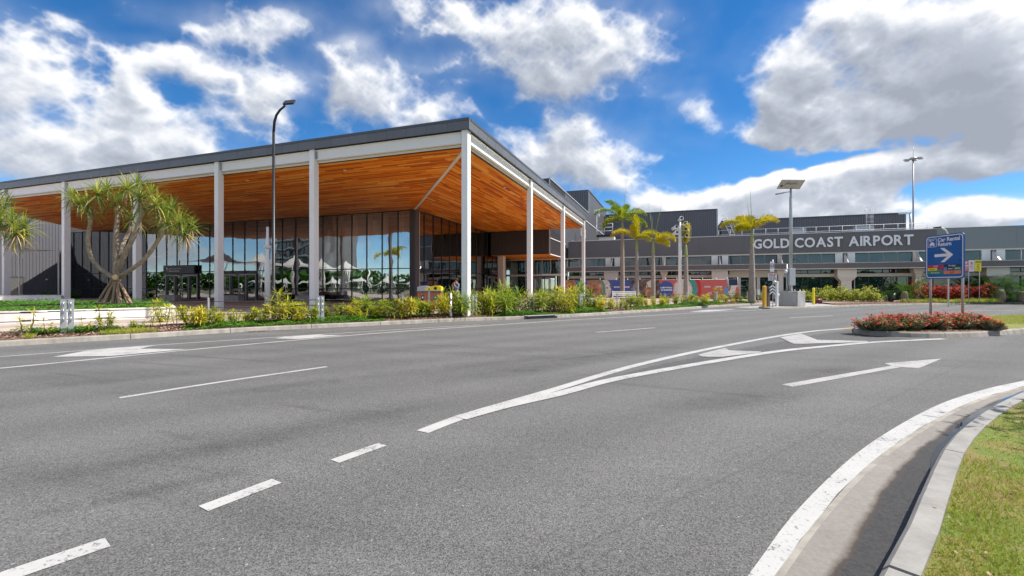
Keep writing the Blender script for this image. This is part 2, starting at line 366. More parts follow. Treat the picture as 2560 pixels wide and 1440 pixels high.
def paint(name, col, wear=.5):
    """road paint, worn through to the asphalt between the stones"""
    m, nt, p = mat(name)
    g = N(nt, 'ShaderNodeNewGeometry'); P = g.outputs['Position']
    n = N(nt, 'ShaderNodeTexNoise', i_Scale=34.0, i_Detail=6.0, i_Roughness=.75); L(nt, P, n.inputs['Vector'])
    n2 = N(nt, 'ShaderNodeTexNoise', i_Scale=2.5, i_Detail=4.0); L(nt, P, n2.inputs['Vector'])
    s = mathn(nt, 'MULTIPLY_ADD', n2.outputs[0], .35, n.outputs[0])
    mr = N(nt, 'ShaderNodeMapRange'); L(nt, s, mr.inputs[0]); mr.inputs[1].default_value = .52 + .16 * (wear - .5); mr.inputs[2].default_value = .60 + .16 * (wear - .5)
    mx = N(nt, 'ShaderNodeMix', data_type='RGBA'); L(nt, mr.outputs[0], mx.inputs[0]); mx.inputs[6].default_value = (.11, .11, .11, 1); mx.inputs[7].default_value = (*col, 1)
    d = N(nt, 'ShaderNodeMapRange'); L(nt, n2.outputs[0], d.inputs[0]); d.inputs[3].default_value = .82; d.inputs[4].default_value = 1.12
    vm = N(nt, 'ShaderNodeVectorMath', operation='SCALE'); L(nt, mx.outputs[2], vm.inputs[0]); L(nt, d.outputs[0], vm.inputs['Scale'])
    L(nt, vm.outputs[0], p.inputs['Base Color']); p.inputs['Roughness'].default_value = .6
    b = N(nt, 'ShaderNodeBump', i_Strength=.4, i_Distance=.004); L(nt, n.outputs[0], b.inputs['Height']); L(nt, b.outputs[0], p.inputs['Normal'])
    return m
def concrete(name, col, stain=.35, scale=1.2):
    m, nt, p = mat(name)
    g = N(nt, 'ShaderNodeNewGeometry'); P = g.outputs['Position']
    a = N(nt, 'ShaderNodeTexNoise', i_Scale=scale, i_Detail=8.0, i_Roughness=.7); L(nt, P, a.inputs['Vector'])
    f = N(nt, 'ShaderNodeTexNoise', i_Scale=45.0, i_Detail=5.0, i_Roughness=.7); L(nt, P, f.inputs['Vector'])
    mp = N(nt, 'ShaderNodeMapping'); mp.inputs['Scale'].default_value = (3, 3, .35); L(nt, P, mp.inputs[0])
    dr = N(nt, 'ShaderNodeTexNoise', i_Scale=1.6, i_Detail=5.0); L(nt, mp.outputs[0], dr.inputs['Vector'])
    t = mathn(nt, 'ADD', mathn(nt, 'MULTIPLY', a.outputs[0], .6), mathn(nt, 'MULTIPLY', dr.outputs[0], .4))
    r = N(nt, 'ShaderNodeMapRange'); L(nt, t, r.inputs[0]); r.inputs[1].default_value = .34; r.inputs[2].default_value = .62; r.inputs[3].default_value = 1 - stain; r.inputs[4].default_value = 1.06
    k = mathn(nt, 'MULTIPLY', r.outputs[0], mathn(nt, 'MULTIPLY_ADD', f.outputs[0], .3, .85))
    vm = N(nt, 'ShaderNodeVectorMath', operation='SCALE'); vm.inputs[0].default_value = col; L(nt, k, vm.inputs['Scale']); L(nt, vm.outputs[0], p.inputs['Base Color'])
    p.inputs['Roughness'].default_value = .85
    b = N(nt, 'ShaderNodeBump', i_Strength=.25, i_Distance=.005); L(nt, f.outputs[0], b.inputs['Height']); L(nt, b.outputs[0], p.inputs['Normal'])
    return m
def mottled(name, cols, scale, rough=.9, detail=6.0, bump=.6, bscale=90.0, stops=None):
    m, nt, p = mat(name)
    g = N(nt, 'ShaderNodeNewGeometry'); P = g.outputs['Position']
    a = N(nt, 'ShaderNodeTexNoise', i_Scale=scale, i_Detail=detail, i_Roughness=.72); L(nt, P, a.inputs['Vector'])
    r = N(nt, 'ShaderNodeValToRGB'); L(nt, a.outputs[0], r.inputs[0]); el = r.color_ramp.elements
    st = stops or [.32 + .36 * i / (len(cols) - 1) for i in range(len(cols))]
    el[0].color = (*cols[0], 1); el[0].position = st[0]; el[1].color = (*cols[-1], 1); el[1].position = st[-1]
    for c, q in zip(cols[1:-1], st[1:-1]): e = el.new(q); e.color = (*c, 1)
    L(nt, r.outputs[0], p.inputs['Base Color']); p.inputs['Roughness'].default_value = rough
    f = N(nt, 'ShaderNodeTexNoise', i_Scale=bscale, i_Detail=4.0); L(nt, P, f.inputs['Vector'])
    b = N(nt, 'ShaderNodeBump', i_Strength=bump, i_Distance=.02); L(nt, f.outputs[0], b.inputs['Height']); L(nt, b.outputs[0], p.inputs['Normal'])
    return m
def glass(name, tint, refl=.22, body=None):
    """flat facade glazing: see-through sheet (or dark body) with a mirror coat that grows at grazing angles"""
    m, nt, p = mat(name)
    gl = N(nt, 'ShaderNodeBsdfGlossy'); gl.inputs['Roughness'].default_value = 0.0; gl.inputs['Color'].default_value = (.93, .98, 1.0, 1)
    g = N(nt, 'ShaderNodeNewGeometry'); oi = N(nt, 'ShaderNodeObjectInfo')
    n = N(nt, 'ShaderNodeTexNoise', i_Scale=.6, i_Detail=1.0); L(nt, g.outputs['Position'], n.inputs['Vector'])
    b = N(nt, 'ShaderNodeBump', i_Strength=.012, i_Distance=1.0); L(nt, n.outputs[0], b.inputs['Height']); L(nt, b.outputs[0], gl.inputs['Normal'])
    if body is None:
        a = N(nt, 'ShaderNodeBsdfTransparent'); a.inputs[0].default_value = (*tint, 1)
    else:
        a = N(nt, 'ShaderNodeBsdfDiffuse'); a.inputs[0].default_value = (*body, 1)
    fr = N(nt, 'ShaderNodeFresnel', i_IOR=1.5)
    f = mathn(nt, 'ADD', mathn(nt, 'MULTIPLY', fr.outputs[0], 1.2), refl - .05, clamp=True)
    mx = N(nt, 'ShaderNodeMixShader'); L(nt, f, mx.inputs[0]); L(nt, a.outputs[0], mx.inputs[1]); L(nt, gl.outputs[0], mx.inputs[2])
    L(nt, mx.outputs[0], nt.nodes['Material Output'].inputs[0])
    return m
def ribbed(name, col, pitch=.3, axis=0, rough=.5, depth=1.0):
    """profiled metal sheet whose fine ribs run upright"""
    m, nt, p = mat(name)
    g = N(nt, 'ShaderNodeNewGeometry'); sx = N(nt, 'ShaderNodeSeparateXYZ'); L(nt, g.outputs['Position'], sx.inputs[0])
    t = mathn(nt, 'FRACT', mathn(nt, 'DIVIDE', sx.outputs[axis], pitch))
    r = N(nt, 'ShaderNodeValToRGB'); L(nt, t, r.inputs[0]); el = r.color_ramp.elements
    el[0].position = 0; el[0].color = (1, 1, 1, 1); el[1].position = 1; el[1].color = (1, 1, 1, 1)
    for q, c in ((.55, 1), (.64, .0), (.8, .0), (.9, 1)): e = el.new(q); e.color = (c, c, c, 1)
    b = N(nt, 'ShaderNodeBump', i_Strength=1.0, i_Distance=.04 * depth); L(nt, r.outputs[0], b.inputs['Height']); L(nt, b.outputs[0], p.inputs['Normal'])
    n = N(nt, 'ShaderNodeTexNoise', i_Scale=.5, i_Detail=5.0); L(nt, g.outputs['Position'], n.inputs['Vector'])
    v = mathn(nt, 'MULTIPLY_ADD', n.outputs[0], .2, .9)
    v = mathn(nt, 'MULTIPLY', v, mathn(nt, 'MULTIPLY_ADD', r.outputs[0], .3, .74))
    vm = N(nt, 'ShaderNodeVectorMath', operation='SCALE'); vm.inputs[0].default_value = col; L(nt, v, vm.inputs['Scale']); L(nt, vm.outputs[0], p.inputs['Base Color'])
    p.inputs['Roughness'].default_value = rough
    return m
def timber(name):
    m, nt, p = mat(name)
    g = N(nt, 'ShaderNodeNewGeometry'); P = g.outputs['Position']
    r = N(nt, 'ShaderNodeValToRGB'); L(nt, g.outputs['Random Per Island'], r.inputs[0]); el = r.color_ramp.elements
    el[0].position = 0; el[0].color = (.40, .085, .004, 1); el[1].position = 1; el[1].color = (.98, .50, .12, 1)
    for q, c in ((.25, (.70, .165, .006)), (.6, (.87, .24, .010)), (.85, (.95, .33, .025))): e = el.new(q); e.color = (*c, 1)
    mp = N(nt, 'ShaderNodeMapping'); mp.inputs['Scale'].default_value = (3, 3, 3); L(nt, P, mp.inputs[0])
    n = N(nt, 'ShaderNodeTexNoise', i_Scale=2.0, i_Detail=6.0, i_Roughness=.7); L(nt, mp.outputs[0], n.inputs['Vector'])
    v = mathn(nt, 'MULTIPLY_ADD', n.outputs[0], .5, .75)
    vm = N(nt, 'ShaderNodeVectorMath', operation='SCALE'); L(nt, r.outputs[0], vm.inputs[0]); L(nt, v, vm.inputs['Scale']); L(nt, vm.outputs[0], p.inputs['Base Color'])
    p.inputs['Roughness'].default_value = .5; p.inputs['Specular IOR Level'].default_value = .15
    return m

M_ASPH = asphalt()
M_WHITE = paint('road_paint_white', (.46, .45, .435), .60)
M_WORN = paint('road_paint_worn', (.40, .385, .37), .72)
M_YEL = paint('road_paint_yellow', (.75, .42, .06), .6)
M_KERB = concrete('kerb_concrete', (.36, .33, .285), .45)
M_GUT = concrete('gutter_concrete', (.34, .31, .285), .45, 2.0)
M_CONC = concrete('raw_concrete', (.42, .41, .40), .4)
M_RENDER = concrete('white_render', (.84, .81, .78), .14, .7)
M_PATH = concrete('path_concrete', (.50, .41, .34), .2, .5)
M_PAVE = concrete('plaza_paving', (.44, .35, .31), .25, .6)
M_MULCH = mottled('bark_mulch', [(.05, .028, .018), (.13, .075, .05), (.26, .16, .11), (.36, .28, .22)], 16.0)
M_GROUND = mottled('dry_ground', [(.10, .10, .05), (.2, .19, .11)], .05)
M_TURF = mottled('turf_soil', [(.22, .13, .06), (.30, .25, .07), (.17, .24, .03), (.32, .36, .06)], 1.9, bump=1.0, bscale=160)
M_STEELW = plain('white_painted_steel', (.86, .85, .83), .42, var=.035, scale=2.2)
M_CREAM = plain('cream_paint', (.72, .655, .56), .5, var=.04)
M_FASC = plain('charcoal_cladding', (.125, .133, .152), .36, var=.05, obj_var=.16)
M_CAP = plain('charcoal_capping', (.075, .08, .092), .45, var=.05)
M_DARK = plain('dark_frame', (.018, .018, .02), .4, var=.1)
M_BRONZE = plain('bronze_grey_metal', (.095, .09, .092), .45, var=.05)
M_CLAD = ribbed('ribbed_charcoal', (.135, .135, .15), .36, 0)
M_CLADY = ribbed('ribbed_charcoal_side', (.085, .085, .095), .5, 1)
M_WALLL = plain('grey_wall_cladding', (.115, .115, .132), .55, var=.05, obj_var=.08)
M_BROWN = plain('brown_cladding', (.062, .052, .050), .5, var=.06, obj_var=.1)
M_TIMBER = timber('soffit_timber')
M_GLASS = glass('facade_glass', (.93, .96, .94), .31)
M_GLASS2 = glass('window_glass', (.5, .6, .6), .10, body=(.012, .03, .032))
M_FIN = plain('interior_fin', (.88, .84, .74), .6)
M_INT = plain('interior_grey', (.74, .74, .70), .8, var=.2, scale=.4)
M_INTF = plain('interior_floor', (.42, .40, .37), .35)
M_PARA = plain('grey_render_parapet', (.165, .16, .17), .8, var=.04, scale=.6)
M_PARA2 = plain('pale_grey_parapet', (.25, .285, .295), .7, var=.06, scale=.5)
M_LEDGE = plain('warm_grey_ledge', (.16, .145, .145), .6, var=.05)
M_GALV = plain('galvanised_steel', (.46, .48, .50), .45, .55, var=.1, scale=14)
M_STAIN = plain('brushed_steel', (.60, .57, .54), .30, .9, var=.05, scale=20)
M_BLACK = plain('black_powder_coat', (.012, .012, .014), .4)
M_RUB = plain('black_rope', (.02, .02, .022), .6)
M_WHT = plain('white_plastic', (.80, .80, .80), .4, var=.03)
M_LETTER = plain('letter_white', (.86, .87, .90), .5, var=.02)
M_SIGNW = plain('sign_white', (.80, .80, .80), .45, var=.03)
M_BLUE = plain('sign_blue', (.005, .105, .38), .3, var=.04, coat=.3)
M_RED = plain('sign_red', (.58, .03, .04), .4)
M_YELLOW = plain('sign_yellow', (.86, .70, .02), .4)
M_GREEN = plain('sign_green', (.02, .25, .13), .4)
M_ORANGE = plain('sign_orange', (.75, .24, .10), .4)
M_NAVY = plain('sign_navy', (.02, .035, .09), .4)
M_BLK = plain('sign_black', (.01, .01, .01), .5)
M_POSTY = plain('bollard_yellow', (.72, .40, .03), .5, var=.08)
M_BINW = plain('bin_timber', (.42, .16, .075), .55, var=.15, scale=12, obj_var=.35)
M_BARK = plain('pandanus_bark', (.34, .27, .20), .9, var=.45, scale=9, bump=.8, bscale=22)
M_BARKP = plain('palm_bark', (.32, .27, .235), .9, var=.22, scale=5, bump=.6, bscale=18)
M_SHAFT = plain('palm_crownshaft', (.30, .34, .12), .6, var=.15)
M_CANE = plain('cane_stem', (.22, .15, .09), .8)
M_SAIL = leafmat('sail_fabric', [(.80, .78, .74), (.84, .82, .79)], .8, .42, .25, .1)
M_LPAND = leafmat('pandanus_leaf', [(.05, .12, .04), (.11, .20, .04), (.22, .30, .04), (.42, .43, .06), (.62, .54, .16)], .5, .35)
M_LDRAC = leafmat('golden_leaf', [(.09, .18, .015), (.26, .34, .02), (.50, .50, .03), (.66, .58, .05), (.74, .58, .12)], .5, .35, .5)
M_LGRN = leafmat('groundcover_leaf', [(.045, .15, .015), (.10, .26, .025), (.19, .38, .04)], .5, .35)
M_LGRN2 = leafmat('green_strap_leaf', [(.08, .19, .02), (.19, .32, .03), (.36, .44, .04), (.52, .52, .07)], .5, .35)
M_LPALM = leafmat('foxtail_leaf', [(.20, .27, .015), (.46, .46, .02), (.68, .56, .02), (.76, .50, .03)], .5, .35, .35)
M_LPALMG = leafmat('foxtail_leaf_green', [(.10, .22, .015), (.24, .36, .02), (.44, .47, .03), (.66, .52, .03)], .5, .35, .35)
M_LCYC = leafmat('cycad_leaf', [(.02, .08, .012), (.045, .13, .016), (.10, .20, .02)], .8, .25, .25, .04)
M_LRED = leafmat('cordyline_leaf', [(.14, .014, .018), (.30, .03, .03), (.52, .06, .04), (.60, .20, .06)], .5, .35)
M_LVAR = leafmat('variegated_leaf', [(.12, .20, .02), (.34, .40, .04), (.56, .56, .10), (.70, .66, .24)], .4, .3)
M_LFLW = leafmat('euphorbia_leaf', [(.05, .11, .02), (.13, .20, .03), (.28, .30, .05)], .45, .25)
M_FLOWER = leafmat('red_flower', [(.55, .012, .02), (.78, .035, .03), (.85, .09, .05), (.85, .18, .18)], .5, .25)
M_GRASS = leafmat('grass_blade', [(.13, .24, .02), (.25, .36, .03), (.38, .44, .05), (.46, .40, .12), (.34, .21, .09)], .6, .35)
M_CHIP = leafmat('bark_chip', [(.04, .022, .015), (.12, .06, .04), (.26, .15, .10), (.40, .32, .26), (.22, .07, .04)], .8, 0)

# ================================================================ SETTING
def catmull(pts, step=.3):
    pts = [Vector(p[:2]) for p in pts]; o = []
    P = [pts[0] * 2 - pts[1]] + pts + [pts[-1] * 2 - pts[-2]]
    for i in range(1, len(P) - 2):
        n = max(1, int((P[i + 1] - P[i]).length / step))
        for k in range(n):
            t = k / n; a, b, c, d = P[i - 1], P[i], P[i + 1], P[i + 2]
            o.append(.5 * ((2 * b) + (c - a) * t + (2 * a - 5 * b + 4 * c - d) * t * t + (-a + 3 * b - 3 * c + d) * t ** 3))
    o.append(pts[-1]); return o
def run_on(p, d, length, step=3.0):
    d = d.normalized(); return [p + d * (step * (i + 1)) for i in range(int(length / step))]
def offset(pts, d):
    o = []
    for i, p in enumerate(pts):
        t = (pts[min(i + 1, len(pts) - 1)] - pts[max(i - 1, 0)]).normalized()
        o.append(p + Vector((-t.y, t.x)) * d)
    return o
def cum(pts):
    c = [0]
    for a, b in zip(pts, pts[1:]): c.append(c[-1] + (b - a).length)
    return c
def along(pts, s):
    c = cum(pts)
    for i in range(len(pts) - 1):
        if s <= c[i + 1] or i == len(pts) - 2:
            t = (s - c[i]) / (c[i + 1] - c[i]); return pts[i].lerp(pts[i + 1], t)
def strip(mb, A, B, za, zb):
    n = len(A); mb.add([(p.x, p.y, za) for p in A] + [(p.x, p.y, zb) for p in B], [(i, i + 1, n + i + 1, n + i) for i in range(n - 1)])
def resample(pts, n):
    c = cum(pts); return [along(pts, c[-1] * i / (n - 1)) for i in range(n)]

tag(MB().add([(-900, -900, -.03), (900, -900, -.03), (900, 900, -.03), (-900, 900, -.03)], [(0, 1, 2, 3)]).build('ground', M_GROUND), kind='structure')
road = MB().add([(-90, -40, 0), (110, -40, 0), (110, 80, 0), (-90, 80, 0)], [(0, 1, 2, 3)]).build('road', M_ASPH)
tag(road, kind='structure')

# ---- road markings: flat paint sheets 4 mm above the asphalt, each its own piece
def mark_poly(name, px, m=M_WHITE, z=.004):
    mb = MB(); mb.sheet([gp(x, y) for x, y in px], z); return mb.build(name, m, road)
def mark_line(name, px, w, m=M_WHITE, z=.004, ext=None, jag=0.0):
    P = catmull([gp(x, y) for x, y in px], .25)
    if ext: P = [P[0] - (P[1] - P[0]).normalized() * ext] + P
    A = offset(P, w / 2); B = offset(P, -w / 2)
    if jag: B = [b + Vector((random.uniform(-jag, jag), random.uniform(-jag, jag))) for b in B]
    mb = MB(); strip(mb, A, B, z, z); return mb.build(name, m, road)
mark_line('edge_line', [(-880, 1007), (0, 921), (100, 911.6), (420, 880), (700, 854), (1000, 829), (1380, 803), (1560, 792.5), (1760, 781), (1930, 774)], .13, ext=10)
mark_line('bay_line', [(-717, 944), (0, 892), (420, 861), (686, 843.5), (900, 830), (1100, 817.5), (1200, 812)], .09, ext=10)
mark_poly('direction_arrow', [(132, 893), (217, 877.5), (300, 870.3), (390, 863.5), (351, 872.5), (470, 873.6), (380, 881.5), (280, 890.5)], z=.008)
mark_poly('direction_arrow', [(686, 846.6), (717, 841.7), (815, 835.2), (803, 838), (858, 838.6), (748, 848.2)], z=.008)
mark_poly('direction_arrow', [(1722, 780), (1766, 775.2), (1842, 773.5), (1800, 777.4), (1770, 779.4)], z=.008)
mark_line('lane_dash', [(299, 995), (560, 954), (817, 917)], .10)
mark_line('lane_dash', [(837, 1154), (956, 1111.5)], .12)
mark_line('lane_dash', [(508, 1272.5), (692, 1203)], .13)
mark_line('lane_dash', [(-140, 1515), (20, 1440), (269, 1356)], .14)
mark_line('lane_dash', [(1491, 831), (1638, 819.5)], .11)
mark_line('lane_dash', [(1975, 794), (2082, 789.7)], .12)
mark_line('lane_dash', [(2405, 777.5), (2530, 775.8)], .12)
mark_line('gore_line', [(1056, 1080), (1150, 1044), (1260, 1011), (1400, 970), (1513, 935), (1627, 904.5), (1785, 870), (1944, 840.6), (2034, 828), (2112, 821.5)], .16)
mark_line('gore_line', [(1150, 1046), (1260, 1016), (1400, 984.5), (1513, 954), (1627, 931.5), (1785, 904), (1944, 879), (2080, 865), (2193, 855.5), (2361, 847.5)], .20, z=.008)
mark_poly('gore_chevron', [(1950, 844), (2003, 835), (2043, 850.4), (2170, 853.6), (2166, 856.6), (1984, 860.8)], M_WORN, .012)
mark_poly('gore_chevron', [(1744, 888), (1812, 871), (1824, 877), (1903, 880), (1900, 882.2), (1808, 893), (1756, 893)], M_WORN, .012)
mark_poly('turn_arrow', [(1955, 961.6), (1982, 967.5), (2252, 918.3), (2297, 921), (2354, 897), (2211, 908.6), (2229, 914.6)], M_WORN)
mark_line('nose_paint', [(2112, 821.6), (2134, 820.2)], .16, M_YEL, z=.008)
mark_poly('access_marking', [(1838, 768), (1905, 764.6), (1960, 771.5), (1900, 773)], M_WORN, .005)
M_OILD = mottled('old_dark_asphalt', [(.06, .06, .061), (.085, .085, .085), (.12, .12, .12)], 9.0, bump=.5, bscale=70)
gore = MB().sheet([gp(x, y) for x, y in [(1420, 974), (1627, 916), (1785, 885), (1944, 856), (2034, 838), (2134, 823), (2150, 838), (2300, 848), (2193, 853), (2080, 861), (1944, 873), (1785, 897), (1627, 924)]], .0025).build('worn_seal', M_OILD, road)

# tyre and oil stains soaked into the seal: thin films that fade out towards their rims
def stain_mat():
    m, nt, p = mat('oil_stain')
    tc = N(nt, 'ShaderNodeTexCoord'); g = N(nt, 'ShaderNodeNewGeometry')
    ln = N(nt, 'ShaderNodeVectorMath', operation='LENGTH'); L(nt, tc.outputs['Object'], ln.inputs[0])
    n = N(nt, 'ShaderNodeTexNoise', i_Scale=3.0, i_Detail=8.0, i_Roughness=.75); L(nt, g.outputs['Position'], n.inputs['Vector'])
    n2 = N(nt, 'ShaderNodeTexNoise', i_Scale=45.0, i_Detail=4.0, i_Roughness=.8); L(nt, g.outputs['Position'], n2.inputs['Vector'])
    f = mathn(nt, 'SUBTRACT', 1.0, ln.outputs['Value'], clamp=True)
    f = mathn(nt, 'MULTIPLY', f, mathn(nt, 'MULTIPLY_ADD', n.outputs[0], 2.6, -.75), clamp=True)
    f = mathn(nt, 'MULTIPLY', f, mathn(nt, 'MULTIPLY_ADD', n2.outputs[0], .75, -.08), clamp=True)
    p.inputs['Base Color'].default_value = (.03, .03, .03, 1); p.inputs['Roughness'].default_value = .7
    tr = N(nt, 'ShaderNodeBsdfTransparent'); mx = N(nt, 'ShaderNodeMixShader'); L(nt, f, mx.inputs[0]); L(nt, tr.outputs[0], mx.inputs[1]); L(nt, p.outputs[0], mx.inputs[2]); L(nt, mx.outputs[0], nt.nodes['Material Output'].inputs[0])
    return m
M_OIL = stain_mat(); stm = MB().add([(-1, -1, 0), (1, -1, 0), (1, 1, 0), (-1, 1, 0)], [(0, 1, 2, 3)]).mesh('stain', M_OIL)
for (px, py, ln_, wd_) in ((1510, 888, 3.6, .75), (1330, 925, 2.2, .45), (560, 1115, 1.6, .28), (860, 1050, 1.5, .22), (1250, 905, 3.0, .5), (360, 1230, .9, .16), (760, 960, 2.4, .4), (1850, 1000, 1.6, .4), (2080, 930, 1.8, .5), (300, 950, 3.0, .5)):
    q = gp(px, py); inst('stain', stm, road, (q.x, q.y, .0033), (0, 0, R(56 if px < 1700 else 40)), (ln_, wd_, 1))

# ---- far kerb
KB = [(-439, 894), (0, 867), (320, 848), (640, 828), (900, 815.5), (1168, 803), (1380, 795), (1560, 784), (1700, 774.6), (1800, 767), (1900, 761.3)]
kb = [gp(x, y).to_2d() for x, y in KB]
kb = run_on(kb[0], kb[0] - kb[1], 30)[::-1] + kb + [kb[-1] + Vector((2.0, 5.0)), kb[-1] + Vector((2.0, 12.0))]
KBP = catmull(kb, .35)
def kerb_run(pts, w, h, seg, name='kerb', mat=M_KERB, flip=1, zbase=-.02, skip=()):
    par = bpy.data.objects.new(name, None); COL.objects.link(par); par['kind'] = 'structure'
    T = cum(pts)[-1]; n = max(1, int(T / seg))
    for i in range(n):
        s0 = T * i / n + .008; s1 = T * (i + 1) / n - .008
        k = max(2, int((s1 - s0) / .4) + 1)
        C = [along(pts, s0 + (s1 - s0) * j / (k - 1)) for j in range(k)]
        if k > 2 or True:
            c0 = offset(C, 0) ; c1 = offset(C, flip * .035); c2 = offset(C, flip * .06); c3 = offset(C, flip * w)
        mb = MB(); dz = random.uniform(-.004, .004)
        rows = [(c0, zbase), (c1, h * .8 + dz), (c2, h + dz), (c3, h + dz), (c3, zbase)]
        vs = [(p.x, p.y, z) for r, z in rows for p in r]; m = len(rows)
        fs = [(r * k + j, r * k + j + 1, (r + 1) * k + j + 1, (r + 1) * k + j) for r in range(m - 1) for j in range(k - 1)]
        fs += [tuple(r * k for r in range(m)), tuple(r * k + k - 1 for r in range(m - 1, -1, -1))]
        mb.add(vs, fs); mb.build('kerb_stone', mat, par)
    return par
kerb_run(KBP, .17, .14, 2.44, 'kerb')
# stormwater inlet set into the far kerb
inl = thing('storm_drain_inlet', 'dark slotted stormwater inlet in the kerb below the corner column', 'drain', gp(1355, 797))
a = gp(1318, 798.3); b = gp(1392, 794.7); d = (b - a).normalized(); nrm = Vector((-d.y, d.x, 0))
def rel(p): return Vector(p) - Vector(inl.location)
MB().obox(rel(a - nrm * .012 + Vector((0, 0, .05))), rel(b - nrm * .012 + Vector((0, 0, .05))), .03, .085).build('throat', M_BLK, inl)
MB().obox(rel(a + nrm * .16 + Vector((0, 0, .147))), rel(b + nrm * .16 + Vector((0, 0, .147))), .42, .02).build('cover_slab', M_CONC, inl)
for i in range(14):
    q = a.lerp(b, (i + .5) / 14) - nrm * .16
    MB().obox(rel(q - nrm * .12 + Vector((0, 0, .006))), rel(q + nrm * .12 + Vector((0, 0, .006))), .035, .012).build('grate_bar', M_GALV, inl)

# ---- garden bed behind the kerb, then the path, then the forecourt
E0 = offset(KBP, .17); E1 = offset(KBP, 1.0); E2 = offset(KBP, 2.1); E3 = offset(KBP, 3.7)
bed = MB(); strip(bed, E0, E1, .135, .20); strip(bed, E1, E2, .20, .235)
bed = bed.build('garden_bed', M_MULCH); tag(bed, kind='structure')
path = MB(); strip(path, E2, E3, .25, .265); strip(path, E2, E2, .10, .25)
tag(path.build('footpath', M_PATH), kind='structure')
fc = MB(); n3 = len(E3)
fc.add([(p.x, p.y, .272) for p in E3] + [(E3[-1].x, 70, .28), (-80, 70, .28), (-80, E3[0].y - 5, .28)], [tuple(range(n3 + 3))])
tag(fc.build('forecourt', M_PAVE), kind='structure')

# ---- right-hand verge in front of the older terminal
RK = [wp(1990, 44.5), wp(1930, 38.0), wp(1904, 34.0), gp(1896, 770.5), gp(1912, 773), gp(1960, 772.5), gp(2020, 770.4), gp(2090, 768), gp(2200, 764.6), gp(2350, 761.8), gp(2560, 758.5), gp(2900, 754)]
rk = [p.to_2d() for p in RK]; rk += run_on(rk[-1], rk[-1] - rk[-2], 40, 8.0)
RKP = catmull(rk, .35)
kerb_run(RKP, .17, .13, 2.6, 'kerb')
V0 = offset(RKP, .17)
i0 = min(range(len(V0)), key=lambda i: (V0[i] - wp(1904, 34).to_2d()).length)
ap = [V0[i] for i in range(0, len(V0)) if V0[i].x < wp(2130, 40).x + 1.2]
apron = MB(); apron.add([(p.x, p.y, .128) for p in ap] + [tuple(wp(2150, 43.0, .128)), tuple(wp(2020, 44.5, .128))], [tuple(range(len(ap) + 2))])
tag(apron.build('concrete_apron', M_CONC), kind='structure')
bd = [V0[i] for i in range(0, len(V0)) if V0[i].x >= wp(2040, 39.5).x]
bo = [p + Vector((-.0, 3.2)) for p in bd]
vb = MB(); strip(vb, bd, bo, .134, .24)
tag(vb.build('verge_bed', M_MULCH), kind='structure')
fr = MB(); fr.add([(p.x, p.y, .236) for p in bo] + [(bo[-1].x, 70, .24), (bo[0].x, 70, .24)], [tuple(range(len(bo) + 2))])
tag(fr.build('terminal_frontage', M_PAVE), kind='structure')

# ---- flower island
IS = [(2133, 826), (2136, 833), (2165, 838), (2230, 842), (2300, 844.5), (2400, 844), (2480, 840), (2560, 833.5), (2800, 818), (3100, 806)]
IB = [(3100, 784), (2800, 788), (2560, 793.5), (2450, 797), (2300, 803.5), (2200, 810), (2150, 816), (2135, 821.5)]
isl = [gp(x, y).to_2d() for x, y in IS] + [gp(x, y).to_2d() for x, y in IB] ; isl.append(isl[0])
ISP = catmull(isl, .25)
kerb_run(ISP, .16, .15, 1.9, 'kerb', flip=1)
inner = offset(ISP, .16)[:-1]
tag(MB().add([(p.x, p.y, .142) for p in inner], [tuple(range(len(inner)))]).build('island_turf', M_TURF), kind='structure')
fb = [gp(x, y, .146).to_2d() for x, y in [(2152, 817.5), (2185, 823.5), (2250, 828), (2330, 830.5), (2430, 829), (2510, 824), (2500, 812), (2400, 801), (2290, 801.5), (2210, 805), (2165, 811)]]
tag(MB().add([(p.x, p.y, .150) for p in catmull(fb + [fb[0]], .3)[:-1]], [tuple(range(len(catmull(fb + [fb[0]], .3)) - 1))]).build('flower_bed', M_MULCH), kind='structure')

# ---- near kerb, gutter and lawn on the right
def gl(px, z=0.0, ext=6.0):
    P = [gp(x, y, z).to_2d() for x, y in px]
    t_ = (P[0] - P[1]).normalized()
    P = run_on(P[0], t_, ext, 1.0)[::-1] + P + run_on(P[-1], P[-1] - P[-2], 30, 2.0)
    return resample(catmull(P, .2), 150)
wl0 = gl([(1871, 1440), (2007, 1261), (2173, 1111), (2340, 1015), (2465, 973), (2560, 952)])
wl1 = gl([(1938, 1440), (2048, 1294), (2173, 1161), (2298, 1073), (2423, 1007), (2560, 966)])
gt0 = gl([(1966, 1440), (2062, 1305), (2184, 1172), (2308, 1081), (2432, 1012), (2560, 970)])
kr0 = gl([(2200, 1440), (2252, 1345), (2308, 1215), (2365, 1123), (2457, 1047), (2560, 994)])
NP = len(kr0)
mb = MB(); rg = [Vector((random.uniform(-.012, .012), random.uniform(-.012, .012))) for _ in wl1]
strip(mb, wl0, [p + g for p, g in zip(wl1, rg)], .004, .004); mb.build('edge_line', M_WHITE, road)
M_GUTW = None
